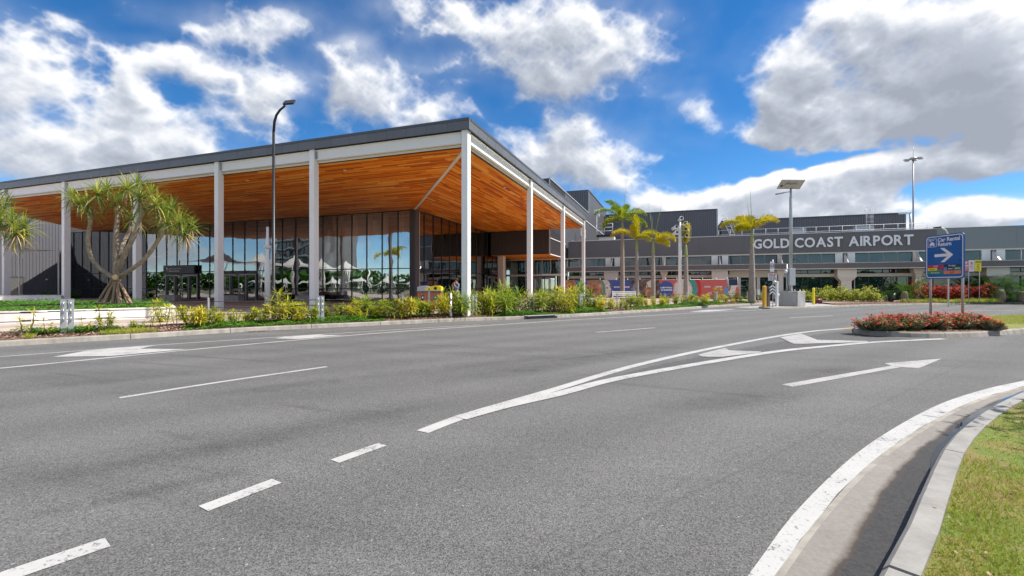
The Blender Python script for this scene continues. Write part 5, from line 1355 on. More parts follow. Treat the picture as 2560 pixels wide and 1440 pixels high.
def bell(name, pxc, zc, rpx, rz, m, off, a0=0, a1=360, n=28):
    s0 = bs(pxc); r_ = bs(pxc + rpx) - s0; lo, hi = BZ0, BZ1
    vs = [bpt(s0 + r_ * math.cos(R(a)), min(hi, max(lo, zc + rz * math.sin(R(a)))), off) for a in [a0 + (a1 - a0) * k / n for k in range(n + (1 if a1 - a0 < 360 else 0))]]
    return MB().add(vs, [tuple(range(len(vs)))]).build(name, m, ban)
bell('round_picture', 1424, 1.6, 17, .95, M_BORA, .004); bell('round_picture', 1432, .75, 12, .45, M_BORA, .006)
bell('round_picture', 1512, 1.3, 16, 1.1, M_BPALE, .004); bell('round_picture', 1492, 1.35, 22, 1.25, M_BTEAL, .006); bell('round_picture', 1486, 1.35, 22, 1.2, M_BWARM, .008)
bell('round_picture', 1590, 1.1, 8, 1.0, M_BSKY, .004); bell('round_picture', 1628, 1.6, 13, .7, M_BPALE, .004); bell('round_picture', 1640, 1.35, 12, 1.0, M_BDARK, .006); bell('round_picture', 1622, 1.0, 9, .55, M_BORA, .008)
bell('round_picture', 1743, 1.25, 10, 1.2, M_RED, .004); bell('round_picture', 1728, 1.25, 16, 1.2, M_BTEAL, .006); bell('round_picture', 1707, 1.25, 24, 1.2, M_BPALE, .008); bell('blue_disc', 1665.5, 1.35, 18, .86, M_BBLUE, .012)
bell('round_picture', 1815, .9, 6, .7, M_BSKY, .004); bell('coral_edge', 1843, .9, 5, .7, M_BPINK, .006)
def btext(s_, px, z, size, fit=None, off=.02, bold=.012):
    o = text('printed_text', s_, size, ban, M_SIGNW, bpt(bs(px), z, off), (R(90), 0, bang), .001, 'LEFT', bold, fit); return o
btext('A NEW WORLD', 1651, 1.42, .20, bs(1681) - bs(1651), .02); btext('OF SHOPPING', 1652, 1.16, .20, bs(1681) - bs(1652), .02); btext('Shop and dine before you fly', 1654, .92, .10, bs(1678) - bs(1654), .02, 0) if False else None
btext('SOCIAL', 1535, 1.50, .17, bs(1550) - bs(1535)); btext('NEEDED', 1560, 1.50, .17, bs(1574) - bs(1560)); btext('A', 1445, 1.4, .2)
btext('SOCIAL', 1761, 1.52, .19, bs(1777) - bs(1761)); btext('NEEDED', 1789, 1.52, .19, bs(1806) - bs(1789)); btext('GCA', 1770, .80, .30, bs(1780) - bs(1770))
MB().tube([bpt(0, BZ1 + .02, -.03), bpt(BL, BZ1 + .02, -.03)], .02, 6).build('top_rail', M_GALV, ban)
for px in (1410, 1452, 1500, 1540, 1569, 1600, 1629, 1664, 1692, 1725, 1756, 1790, 1818, 1844):
    s_ = bs(px); MB().tube([bpt(s_, .27, -.04), bpt(s_, BZ1 + .22, -.04)], .024, 6).build('fence_post', M_GALV, ban)
    MB().box(-.3, .3, -.1, .1, 0, .07).build('foot', M_CONC, ban).location = bpt(s_, .265, -.3)
# timber bench in the bed
t = thing('slatted_bench', 'pale timber slatted bench with white ends in front of the banner', 'bench', wp(1562, 36, .25), YAW)
for i in range(4): MB().box(-.95, .95, -.2 + i * .12, -.1 + i * .12, .42, .46).build('seat_slat', M_FIN, t)
for i in range(3): MB().box(-.95, .95, .26, .29, .56 + i * .14, .66 + i * .14).build('back_slat', M_FIN, t)
for x in (-.95, .87): MB().box(x, x + .08, -.2, .3, 0, .42).box(x, x + .08, .22, .3, .42, .98).build('leg', M_WHT, t)

# ---- apron objects round the solar light
Y = 33.2
def ap_(px, Y_=Y): return wp(px, Y_, .13)
c_ = ap_(1977); t = thing('concrete_ballast_block', 'big concrete ballast block at the base of the solar light', 'concrete block', c_, YAW + R(38))
o = MB().cbox((0, 0, .54), 1.42, 1.42, 1.08).build('block', M_CONC, t); bevel(o, .03)
for (x, y) in ((-.45, -.45), (.45, .45), (.45, -.45), (-.45, .45)): MB().tube([(x - .12, y, 1.07), (x - .1, y, 1.17), (x + .1, y, 1.17), (x + .12, y, 1.07)], .02, 6).build('lifting_eye', M_STAIN, t)
t = thing('solar_street_light', 'galvanised pole light with a tilted solar panel standing on the concrete block', 'street light', c_ + Vector((0, 0, 1.08)))
zz = lambda py: zat(py, Y) - 1.21
MB().tube([(0, 0, 0), (0, 0, zz(494)), (0, 0, zz(492)), (0, 0, zz(470))], [.125, .105, .075, .07], 12).build('pole', M_GALV, t)
MB().cbox((0, 0, .015), .45, .45, .03).build('base_plate', M_GALV, t)
pn = bpy.data.objects.new('solar_panel', None); COL.objects.link(pn); pn.parent = t; pn.location = (0, 0, zz(461)); pn.rotation_euler = (R(-22), R(4), YAW - R(14)); pn.scale = (.9, .9, .9)
M_CELL = plain('panel_backsheet', (.55, .53, .50), .6, var=.05); M_PVC = plain('solar_cells', (.01, .015, .05), .15)
MB().box(-.82, .82, -.60, .60, .0, .006).build('backsheet', M_CELL, pn); MB().box(-.81, .81, -.59, .59, .0065, .03).build('cells', M_PVC, pn)
fm = MB(); fm.box(-.85, -.82, -.63, .63, -.02, .035); fm.box(.82, .85, -.63, .63, -.02, .035); fm.box(-.82, .82, -.63, -.60, -.02, .035); fm.box(-.82, .82, .60, .63, -.02, .035); fm.build('frame', M_GALV, pn)
MB().box(-.28, -.24, -.6, .6, -.03, -.001).box(.24, .28, -.6, .6, -.03, -.001).build('rail', M_GALV, pn)
MB().box(-.68, -.54, .1, .32, -.04, -.001).build('junction_box', M_BLK, pn)
MB().box(-.4, .4, -.12, .12, -.09, -.031).build('bracket', M_GALV, pn)
MB().tube([-RT * .02 + Vector((0, 0, zz(479))), -RT * .55 + Vector((0, 0, zz(482)))], .03, 8).build('lamp_arm', M_GALV, t)
MB().obox(-RT * .5 + Vector((0, 0, zz(482))), -RT * 1.08 + Vector((0, 0, zz(485.5))), .22, .09).build('lamp_head', M_GALV, t)
t = thing('control_cabinet', 'grey metal control cabinet fixed beside the solar light pole', 'cabinet', c_ + Vector((0, 0, 1.08)) - RT * .18 - FW * .3, YAW + R(12))
zb_ = zat(714, Y) - 1.21; zt_ = zat(671, Y) - 1.21
bevel(MB().cbox((0, 0, (zb_ + zt_) / 2), .52, .30, zt_ - zb_).build('housing', M_GALV, t), .012)
MB().tube([(-.30, .05, 0), (-.30, .05, zt_ + .28)], .05, 10).build('post', M_GALV, t)
MB().box(-.30, .0, .04, .07, zt_ - .05, zt_ + .02).build('bracket', M_GALV, t)
MB().box(-.24, .24, -.158, -.151, zb_ + .05, zt_ - .05).build('door', M_GALV, t)
MB().ball((-.46, -.05, zt_ - .25), .12, .1, .14).build('spot_lamp', M_WHT, t)
# sign post with 10 AREA / STOP / chevron plates
p = ap_(1932, 31.6); t = thing('sign_post', 'post with a 10 AREA plate, a STOP notice and a black and white chevron', 'sign', p, YAW + R(4)); Ys = 31.6
hz = lambda py: zat(py, Ys) - .13
MB().tube([(0, 0, 0), (0, 0, hz(649))], .032, 8).build('post', M_GALV, t)
def plate(par, x0, x1, z0, z1, m, y=-.05): return MB().box(x0, x1, y, y + .008, z0, z1).build('plate', m, par)
s_ = 1130 / Ys; q = lambda px: (px - 1932) / s_
plate(t, q(1924), q(1934.5), hz(683.5), hz(654), M_SIGNW)
cx_ = (q(1924) + q(1934.5)) / 2
ring = MB(); n = 28
for k in range(n):
    a, b = 2 * math.pi * k / n, 2 * math.pi * (k + 1) / n
    for (r0, r1) in ((.105, .13),): ring.add([(cx_ + r0 * math.cos(a), -.053, hz(664.5) + 1.5 * r0 * math.sin(a)), (cx_ + r1 * math.cos(a), -.053, hz(664.5) + 1.5 * r1 * math.sin(a)), (cx_ + r1 * math.cos(b), -.053, hz(664.5) + 1.5 * r1 * math.sin(b)), (cx_ + r0 * math.cos(b), -.053, hz(664.5) + 1.5 * r0 * math.sin(b))], [(0, 1, 2, 3)])
ring.build('red_ring', M_RED, t)
text('numeral', '10', .27, t, M_BLK, (cx_, -.054, hz(664.5) - .095), (R(90), 0, 0), .001, 'CENTER', .006); text('plate_text', 'AREA', .13, t, M_BLK, (cx_, -.054, hz(682.5)), (R(90), 0, 0), .001, 'CENTER', .004)
plate(t, q(1919.3), q(1941), hz(702), hz(684.2), M_SIGNW); cx2 = (q(1919.3) + q(1941)) / 2
text('plate_text', 'STOP', .20, t, M_RED, (cx2, -.054, hz(690.5)), (R(90), 0, 0), .001, 'CENTER', .01)
for i, w_ in enumerate(('WAIT HERE', 'UNTIL BOOM', 'GATE OPENS')): text('plate_text', w_, .085, t, M_BLK, (cx2, -.054, hz(694) - i * .10), (R(90), 0, 0), .001, 'CENTER', .002)
plate(t, q(1922.5), q(1937.5), hz(735), hz(711), M_BLK)
for i in range(3):
    zc = hz(716) - i * .215; hw = q(1937.3) - q(1930); c0 = (q(1922.5) + q(1937.5)) / 2; hw = (q(1937.5) - q(1922.5)) / 2
    MB().add([(c0 - hw, -.053, zc - .16), (c0, -.053, zc), (c0 + hw, -.053, zc - .16), (c0 + hw, -.053, zc - .04), (c0, -.053, zc + .12), (c0 - hw, -.053, zc - .04)], [(0, 1, 4, 5), (1, 2, 3, 4)]).build('chevron', M_SIGNW, t)
for px, Yb, y0, y1, w_, m, lb, nm in ((1911, 31.4, 762.5, 716, .20, M_POSTY, 'square yellow bollard at the nose of the concrete apron', 'bollard'), (1919.5, 31.9, 761, 717, .22, M_WALLL, 'dark grey ticket post between the yellow bollard and the chevron sign', 'ticket_post'), (1942, 32.6, 760, 703, .17, M_WHT, 'white boom gate post beside the concrete block', 'boom_post'), (2034, 36.5, 757, 721, .15, M_YELLOW, 'thin yellow bollard before the shrubs right of the concrete block', 'bollard')):
    p = wp(px, Yb, .13); t = thing(nm, lb, nm.replace('_', ' '), p, YAW + R(12)); h = zat(y1, Yb) - .13
    bevel(MB().cbox((0, 0, h / 2), w_, w_, h, .015).build('post', m, t), .01)
    if nm == 'bollard': MB().add([(-w_ / 2, -w_ / 2, h + .001), (w_ / 2, -w_ / 2, h + .001), (w_ / 2, w_ / 2, h + .001), (-w_ / 2, w_ / 2, h + .001), (0, 0, h + .05)], [(0, 1, 4), (1, 2, 4), (2, 3, 4), (3, 0, 4)]).build('cap', m, t)
    if nm == 'boom_post': MB().tube([(-.1, 0, h - .02), (-.3, -.02, h - .05)], .07, 10).build('boom_hub', M_WHT, t); MB().ball((.14, 0, h * .45), .08, .06, .12).build('reader', M_WHT, t)
    if nm == 'ticket_post': MB().box(-.08, .08, -w_ / 2 - .006, -w_ / 2 - .001, h - .4, h - .15).build('panel', M_DARK, t)
p = wp(2046, 37.6, .14); t = thing('hydrant_valve', 'dark red valve housing low on the ground beside the thin yellow bollard', 'valve', p, YAW)
M_MAROON = plain('maroon_paint', (.13, .012, .015), .4)
MB().tube([(-.25, 0, .22), (.2, .05, .24)], [.2, .22], 12).build('housing', M_MAROON, t); MB().tube([(.2, .05, .0), (.2, .05, .42)], .13, 10).build('valve', M_DARK, t); MB().tube([(-.27, 0, .22), (-.33, -.01, .22)], .24, 12).build('flange', M_MAROON, t)
# small meter cabinets in the bed
t = thing('meter_cabinet', 'small grey meter cabinet on two legs near the last palm', 'cabinet', wp(1895, 38.5, .23), YAW)
bevel(MB().cbox((0, 0, .85), .26, .2, .5).build('housing', M_GALV, t), .01); MB().tube([(0, 0, 0), (0, 0, .6)], .04, 8).build('leg', M_GALV, t); MB().box(-.09, .09, -.106, -.101, .66, 1.04).build('door', M_STEELW, t)

# ---- Car Rental Return sign on the island
pl_ = wp(2323, 16.15, .14); pr_ = wp(2403, 15.05, .14)
mid_ = (pl_ + pr_) / 2; dv = (pr_ - pl_).normalized(); ang_ = math.atan2(dv.y, dv.x)
t = thing('car_rental_sign', 'blue CAR RENTAL RETURN sign with a white right arrow on two posts', 'sign', mid_, ang_)
hw_ = (pr_ - pl_).length / 2
for x in (-hw_, hw_): MB().tube([(x, .05, 0), (x, .05, 1.62 + 1.3)], .038, 12).build('post', M_GALV, t)
SWD = hw_ + .12; z0, z1 = 1.63, 3.16
def rrect(x0, x1, z0, z1, r, y, n=6):
    pts = []
    for (cx_, cz_, a0) in ((x1 - r, z1 - r, 0), (x0 + r, z1 - r, 90), (x0 + r, z0 + r, 180), (x1 - r, z0 + r, 270)):
        for k in range(n + 1): a = R(a0 + 90 * k / n); pts.append((cx_ + r * math.cos(a), y, cz_ + r * math.sin(a)))
    return pts
def rplate(name, x0, x1, z0, z1, r, y, m, th=.0):
    P = rrect(x0, x1, z0, z1, r, y); n = len(P); mb = MB()
    if th: mb.add(P + [(a, y + th, c) for a, b, c in P], [tuple(range(n - 1, -1, -1)), tuple(range(n, 2 * n))] + [(i, (i + 1) % n, n + (i + 1) % n, n + i) for i in range(n)])
    else: mb.add(P, [tuple(range(n - 1, -1, -1))])
    return mb.build(name, m, t)
rplate('panel', -SWD, SWD, z0, z1, .13, -.02, M_BLUE, .03)
rplate('white_border', -SWD + .035, SWD - .035, z0 + .035, z1 - .035, .11, -.0215, M_SIGNW); rplate('blue_field', -SWD + .065, SWD - .065, z0 + .065, z1 - .065, .09, -.0225, M_BLUE)
wS = 2 * SWD
def fx(u): return -SWD + wS * u
def fz(v): return z0 + (z1 - z0) * v
def frect(name, u0, u1, v0, v1, m, y=-.0235): return MB().add([(fx(u0), y, fz(v0)), (fx(u1), y, fz(v0)), (fx(u1), y, fz(v1)), (fx(u0), y, fz(v1))], [(0, 1, 2, 3)]).build(name, m, t)
frect('pictogram_frame', .07, .305, .735, .925, M_SIGNW, -.0235); frect('pictogram_field', .082, .293, .745, .915, M_BLUE, -.0245)
mb = MB(); y_ = -.0255
def P_(L_): mb.add([(fx(u), y_, fz(v)) for u, v in L_], [tuple(range(len(L_)))])
P_([(.12, .775), (.255, .775), (.255, .80), (.248, .82), (.127, .82), (.12, .80)]); P_([(.14, .82), (.235, .82), (.218, .85), (.157, .85)]); P_([(.128, .755), (.152, .755), (.152, .775), (.128, .775)]); P_([(.223, .755), (.247, .755), (.247, .775), (.223, .775)])
mb.add([(fx(.135 + .022 * math.cos(k)), y_, fz(.885) + .022 * wS * math.sin(k)) for k in [i * 2 * math.pi / 12 for i in range(12)]], [tuple(range(12))]); P_([(.15, .879), (.245, .882), (.245, .892), (.15, .892)])
mb.build('car_key_pictogram', M_SIGNW, t)
text('sign_text', 'Car Rental', .185, t, M_SIGNW, (fx(.335), -.0245, fz(.845)), (R(90), 0, 0), .001, 'LEFT', .005, wS * .56); text('sign_text', 'Return', .185, t, M_SIGNW, (fx(.335), -.0245, fz(.745)), (R(90), 0, 0), .001, 'LEFT', .005, wS * .345)
mb = MB(); y_ = -.0245
P_([(.25, .50), (.555, .50), (.555, .565), (.25, .565)]); P_([(.40, .695), (.505, .695), (.735, .5325), (.625, .5325)]); P_([(.625, .5325), (.735, .5325), (.515, .375), (.41, .375)]); P_([(.555, .49), (.63, .53), (.63, .535), (.555, .575)])
mb.build('arrow', M_SIGNW, t)
rows = [('AVIS', .07, .485, .255, .315, M_RED, M_SIGNW), ('Budget', .495, .92, .26, .32, M_NAVY, M_SIGNW), ('Hertz', .07, .32, .188, .25, M_YELLOW, M_BLK), ('Europcar', .07, .485, .11, .182, M_GREEN, M_SIGNW), ('SIXT', .495, .93, .105, .178, M_ORANGE, M_BLK)]
for s_, u0, u1, v0, v1, m, mt in rows:
    frect('logo_strip', u0, u1, v0, v1, m, -.0245)
    text('logo_text', s_, .085, t, mt, (fx((u0 + u1) / 2), -.0255, fz(v0) + (v1 - v0) * (z1 - z0) * .22), (R(90), 0, 0), .001, 'CENTER', .0)
frect('logo_strip', .33, .485, .222, .25, M_BLUE, -.0245); frect('logo_strip', .33, .485, .188, .218, M_RED, -.0245); frect('logo_strip', .50, .575, .185, .254, M_BSKY, -.0245); frect('logo_strip', .58, .74, .19, .254, M_BLK, -.0245); frect('logo_strip', .75, .92, .19, .258, M_GREEN, -.0245); frect('logo_mark', .6, .72, .212, .228, M_SIGNW, -.0255); frect('logo_mark', .77, .9, .218, .232, M_SIGNW, -.0255)
# curved lamp behind the sign
t = thing('curved_lamp', 'small lamp on a white swan-neck pole behind the blue sign', 'street light', wp(2371, 30, .2))
zt_ = zat(583, 30) - .2
MB().tube([(0, 0, 0), (0, 0, zt_ - .4), -RT * .05 + Vector((0, 0, zt_ - .0)), -RT * .2 + Vector((0, 0, zt_ + .22)), -RT * .45 + Vector((0, 0, zt_ + .36)), -RT * .62 + Vector((0, 0, zt_ + .40))], .045, 8).build('pole', M_WHT, t)
MB().obox(-RT * .55 + Vector((0, 0, zt_ + .40)), -RT * .92 + Vector((0, 0, zt_ + .36)), .2, .09).build('lamp_head', M_BLACK, t)
# parking notices
Yn = 38.5
def notice(px0, px1, y0, y1, m, lines, txtm, label, pole_px, extra=None):
    p = wp(pole_px, Yn, .22); t = thing('parking_notice', label, 'sign', p, YAW + R(2), 'parking notices behind the blue sign'); sc_ = FPX / Yn
    x0, x1 = (px0 - pole_px) / sc_, (px1 - pole_px) / sc_; za, zb = zat(y1, Yn) - .22, zat(y0, Yn) - .22
    MB().tube([(0, .05, 0), (0, .05, zb)], .03, 8).build('post', M_GALV, t)
    MB().box(x0, x1, -.01, .0, za, zb).build('plate', m, t)
    H_ = zb - za
    for i, (v, hgt, w_) in enumerate(lines): MB().box(x0 + (x1 - x0) * (1 - w_) / 2, x1 - (x1 - x0) * (1 - w_) / 2, -.013, -.0105, za + H_ * v, za + H_ * (v + hgt)).build('text_line', txtm, t)
    if extra == 'P':
        cxx = (x0 + x1) / 2; cz = zb - H_ * .28; rg_ = MB()
        for k in range(24):
            a, b = 2 * math.pi * k / 24, 2 * math.pi * (k + 1) / 24
            rg_.add([(cxx + .15 * math.cos(a), -.0135, cz + .15 * math.sin(a)), (cxx + .18 * math.cos(a), -.0135, cz + .18 * math.sin(a)), (cxx + .18 * math.cos(b), -.0135, cz + .18 * math.sin(b)), (cxx + .15 * math.cos(b), -.0135, cz + .15 * math.sin(b))], [(0, 1, 2, 3)])
        rg_.obox((cxx - .12, -.0135, cz + .12), (cxx + .12, -.0135, cz - .12), .03, .002, up=(0, 1, 0)); rg_.build('prohibition_ring', M_RED, t)
        text('letter', 'P', .28, t, M_BLK, (cxx, -.0137, cz - .1), (R(90), 0, 0), .001, 'CENTER', .008)
notice(2407, 2421.5, 651.5, 679.5, M_RED, [(.82, .08, .7), (.72, .06, .5), (.54, .09, .8), (.43, .05, .8), (.32, .03, .85), (.24, .03, .85), (.12, .03, .6)], M_SIGNW, 'red parking notice plate half hidden by the blue sign', 2411)
notice(2421.8, 2436.5, 651, 678.8, M_SIGNW, [(.46, .03, .8), (.39, .03, .8), (.31, .025, .7), (.22, .025, .7), (.13, .03, .4)], M_RED, 'white no parking notice between the red and the yellow plates', 2423, 'P')
notice(2436.8, 2453, 650, 678.3, M_YELLOW, [(.86, .05, .85), (.76, .05, .85), (.62, .03, .65), (.53, .03, .35), (.44, .03, .6), (.35, .03, .6), (.27, .03, .25), (.18, .03, .6), (.09, .03, .5)], M_BLK, 'yellow notice plate right of the no parking plate', 2450)

# ================================================================ VEGETATION
U = random.uniform
ORD = 'first second third fourth fifth sixth seventh eighth ninth tenth eleventh twelfth thirteenth fourteenth fifteenth sixteenth seventeenth eighteenth nineteenth twentieth'.split()
def ordw(i): return ORD[i] if i < 20 else ('twenty-' + ORD[i - 20] if i < 29 else 'thirtieth' if i == 29 else 'thirty-' + ORD[i - 30] if i < 39 else 'fortieth' if i == 39 else 'forty-' + ORD[i - 40])
def rosette(mb, c, n, ln, wd, el=(-.6, 1.3), droop=(.9, 1.8), segs=4, tilt=(0, 0), fold=.3):
    for i in range(n):
        t = (i + .5) / n; az = i * 2.399963 + U(-.2, .2)
        e = el[1] + (el[0] - el[1]) * t ** .8 + U(-.15, .15)
        e += tilt[0] * math.cos(az - tilt[1])
        l_ = ln * U(.75, 1.1) * (.65 + .35 * min(1, t * 2.5))
        mb.strap(c, az, e, l_, wd * U(.8, 1.15), U(*droop) * (.35 + .65 * t), segs, fold, roll=U(-.3, .3))

# ---- pandanus: stilt roots, forking limbs, big strap-leaf heads
def pandanus(Yp, dpx, label, only=None):
    def Q(px, py, dy=0.0): q = wp(px + dpx, Yp + dy, zat(py, Yp + dy)); return q
    base = wp(289 + dpx, Yp, .60)
    t = thing('pandanus_tree', label, 'tree', base)
    def rel_(p): return p - base
    def ringed(pts, rad):
        P = catmull3(pts, .06); n = len(P); rr = []
        for i in range(n):
            f = i / (n - 1) * (len(rad) - 1); k = min(int(f), len(rad) - 2); r = rad[k] + (rad[k + 1] - rad[k]) * (f - k)
            rr.append(r * .76 * (1 + (.05 if i % 2 else -.03) + U(-.02, .02)))
        return P, rr
    P, rr = ringed([Q(290, 735), Q(290, 705), Q(291, 684), Q(291, 672)], [.16, .17, .19, .13]); MB().tube([rel_(p) for p in P], rr, 12).build('trunk', M_BARK, t)
    for k in range(15):
        a = k * 2 * math.pi / 15 + U(-.15, .15); rr_ = U(.42, .72); st = U(.95, 1.3)
        pts = [rel_(Q(291, 700)) * 0 + Vector((.12 * math.cos(a), .12 * math.sin(a), st)), Vector((.3 * rr_ / .6 * math.cos(a), .3 * rr_ / .6 * math.sin(a), st * .62)), Vector((rr_ * math.cos(a), rr_ * math.sin(a), -.04))]
        pts = catmull3(pts, .12); MB().tube(pts, [.045 + .02 * i / len(pts) for i in range(len(pts))], 8).build('prop_root', M_ROOT, t)
    MB().tube([rel_(Q(288, 694, -.12)), rel_(Q(288, 693, -.42))], [.13, .12], 12).build('cut_stub', M_STUB, t)
    limbs = [([(282, 694), (268, 684), (250, 671), (232, 650), (222, 622), (221, 588), (226, 558), (229, 522)], [.13, .12, .12, .115, .115, .11, .10, .10], 0),
             ([(290, 684), (290, 640), (290, 590), (293, 552), (296, 515)], [.17, .155, .14, .125, .11], .1),
             ([(291, 680), (304, 655), (318, 625), (334, 592), (347, 556), (358, 523)], [.15, .14, .13, .125, .115, .11], -.2),
             ([(358, 527), (354, 515), (348, 500)], [.10, .09, .08], -.2), ([(358, 527), (367, 517), (380, 510)], [.10, .09, .08], -.3),
             ([(301, 640), (306, 615), (316, 592), (325, 572), (329, 552)], [.11, .11, .105, .10, .09], .5),
             ([(296, 694), (308, 686), (330, 672), (357, 652), (380, 624), (398, 596), (412, 576)], [.12, .12, .12, .115, .11, .105, .10], -.3),
             ([(411, 577), (420, 573), (432, 571)], [.09, .08, .075], -.4), ([(411, 577), (410, 568), (406, 556)], [.09, .08, .075], -.3)]
    for pts, rad, dy in limbs:
        P, rr = ringed([Q(x, y, dy * min(1, i / 2)) for i, (x, y) in enumerate(pts)], rad); MB().tube([rel_(p) for p in P], rr, 10).build('limb', M_BARK, t)
    heads = [(229, 508, 0, 1.0), (212, 500, -.3, .85), (252, 480, -.2, 1.1), (272, 470, .3, 1.0), (296, 498, .1, 1.0), (318, 470, -.3, 1.05), (345, 488, -.2, 1.0), (340, 462, .3, 1.0), (372, 480, -.1, 1.0), (384, 505, -.3, 1.0),
             (330, 538, .6, .9), (400, 525, -.1, 1.0), (408, 545, -.3, 1.0), (436, 545, -.4, .9), (446, 568, -.5, 1.0), (195, 488, .1, .8), (418, 515, .3, .8), (462, 556, -.2, .85)]
    for (x, y, dy, s_) in heads:
        x = 318 + (x - 318) * 1.12; y = 505 + (y - 505) * 1.12; c_ = rel_(Q(x, y + 8, dy * 1.5)); mb = MB()
        out = RT * ((x - 320) / 130.0); tilt = (min(.55, out.length * .45), math.atan2(out.y, out.x) + math.pi)
        rosette(mb, c_, 50, 1.22 * s_ * U(.8, 1.15), .05, (-.75, 1.42), (.45, 1.75), 5, (-tilt[0], tilt[1]), .3)
        mb.build('leaf_head', M_LPAND, t)
        mb = MB()
        for k in range(14): mb.strap(c_ - Vector((0, 0, .05)), U(0, 6.28), U(-1.3, -.3), U(.6, 1.1) * s_, .04, U(.3, 1.2), 3, .3)
        mb.build('dead_leaves', M_LDEAD, t)
    return t
def catmull3(pts, step):
    pts = [Vector(p) for p in pts]; P = [pts[0] * 2 - pts[1]] + pts + [pts[-1] * 2 - pts[-2]]; o = []
    for i in range(1, len(P) - 2):
        n = max(1, int((P[i + 1] - P[i]).length / step))
        for k in range(n):
            t = k / n; a, b, c, d = P[i - 1], P[i], P[i + 1], P[i + 2]
            o.append(.5 * ((2 * b) + (c - a) * t + (2 * a - 5 * b + 4 * c - d) * t * t + (-a + 3 * b - 3 * c + d) * t ** 3))
    o.append(pts[-1]); return o
M_ROOT = plain('prop_root_bark', (.36, .25, .17), .9, var=.3, scale=12, bump=.5, bscale=30)
M_STUB = plain('cut_wood', (.55, .43, .24), .8, var=.2, scale=20)
M_LDEAD = leafmat('dead_leaf', [(.30, .19, .09), (.42, .30, .17), (.50, .40, .27)], .7, .2)
pandanus(20.5, 0, 'large branching pandanus with stilt roots and spiky heads in the white planter')
pandanus(18.5, -420, 'pandanus just beyond the left edge, only its leaf tips in view')

# ---- foxtail palms
def frond(length, rise, droop, seed, m, plume=.50):
    r_ = random.Random(seed); mb = MB(); n = 26; p = Vector((0, 0, 0)); e = rise; st = length / n; P = []; D = []
    for i in range(n + 1):
        d = Vector((math.cos(e), 0, math.sin(e))); P.append(p.copy()); D.append(d.copy()); p = p + d * st; e -= droop / n * (.3 + 1.4 * i / n)
    for i in range(3, n + 1):
        t = i / n; ll = plume * (1.25 - .75 * abs(t - .4) * 1.3) * (1 if t < .85 else .8)
        for k in range(13):
            a = k * 2 * math.pi / 13 + r_.uniform(-.3, .3)
            side = Vector((0, 1, 0)); up = side.cross(D[i]) * -1
            v = (side * math.cos(a) + up * math.sin(a)) * .85 + D[i] * .62 + Vector((0, 0, -.15))
            b = P[i] + D[i] * r_.uniform(-st, st) * .5; L_ = ll * r_.uniform(.75, 1.1); tip = b + v.normalized() * L_ + Vector((0, 0, -.10 * L_))
            w = D[i].cross(v).normalized() * .030; md = b + (tip - b) * .5 + Vector((0, 0, .02))
            o = len(mb.v); mb.v += [tuple(b), tuple(md + w), tuple(md - w), tuple(tip)]; mb.f += [(o, o + 1, o + 2), (o + 1, o + 3, o + 2)]; mb.smooth += [False, False]
    return mb.mesh('frond', m), P
def palm(px, Y, y_top, y_base_r, fr, label, spears=((.0, 2.2),), r0=.24, m=None):
    m = m or M_LPALM
    base = wp(px, Y, .26); t = thing('foxtail_palm', label, 'palm tree', base, YAW, 'foxtail palms before the older terminal'); H = zat(y_top, Y) - .26; hs_ = H - 1.15
    P = [Vector((0, 0, z)) for z in np.linspace(0, hs_, 46)]
    MB().tube(P, [(r0 + (.135 - r0) * (i / 45) ** .8 + .03 * math.sin(math.pi * i / 45)) * (1 + (.025 if i % 2 else -.02)) for i in range(46)], 14).build('trunk', M_BARKP, t)
    MB().tube([(0, 0, hs_), (0, 0, hs_ + .25), (0, 0, H - .25), (0, 0, H + .1)], [.135, .15, .10, .05], 12).build('crownshaft', M_SHAFT, t)
    for i, (az, ln, rise, droop) in enumerate(fr):
        me, RP = frond(ln, rise, droop, i * 7 + int(px), m); o = inst('frond', me, t, (0, 0, H - .1 + .04 * i), (0, 0, R(az)))
        MB().tube(RP, [.035 - .028 * k / len(RP) for k in range(len(RP))], 5).build('rachis', M_SHAFT, o)
    for lean, ln in spears: MB().tube([(0, 0, H), (lean * .5, .05, H + ln * .5), (lean, .1, H + ln)], [.03, .02, .006], 6).build('spear_leaf', M_SHAFT, t)
    return t
palm(1556, 45, 553, 0, [(175, 3.3, 1.0, 2.0), (110, 2.9, 1.35, 1.9), (20, 3.3, .95, 1.9), (350, 2.6, .35, 1.7), (190, 2.4, .3, 1.8), (60, 2.8, 1.2, 1.5), (250, 2.6, .8, 2.1), (130, 3.0, 1.25, 1.2)], 'tallest foxtail palm with a full green crown, leftmost of the row', ((.45, 4.2),), m=M_LPALMG)
palm(1592, 43.5, 598, 0, [(178, 2.9, .85, 2.0), (80, 2.9, 1.45, .9), (5, 2.6, .8, 1.9), (95, 2.2, 1.3, 1.6)], 'slim foxtail palm with three golden fronds beside the tallest palm', ((.05, 1.2),), .19)
palm(1633, 43, 605, 0, [(172, 1.9, .9, 1.8), (4, 2.6, .9, 2.3), (20, 2.0, .5, 1.8)], 'slim foxtail palm with one drooping golden frond and bare spear leaves', ((-.35, 3.4), (1.1, 4.8), (-.1, 2.6)), .2)
palm(1715, 42, 612, 0, [(85, 2.1, 1.5, .35), (265, 2.0, 1.45, .5)], 'small palm with a single upright golden frond beside the camera mast', (), .24)
palm(1880, 39, 577, 0, [(176, 3.0, .85, 1.9), (110, 2.4, 1.3, 1.8), (10, 3.0, 1.0, 1.8), (70, 2.2, 1.2, 1.5), (200, 2.0, .5, 1.6)], 'foxtail palm with bent fronds in front of the letter G', ((-.15, 4.8), (-.5, 3.2)), .3)
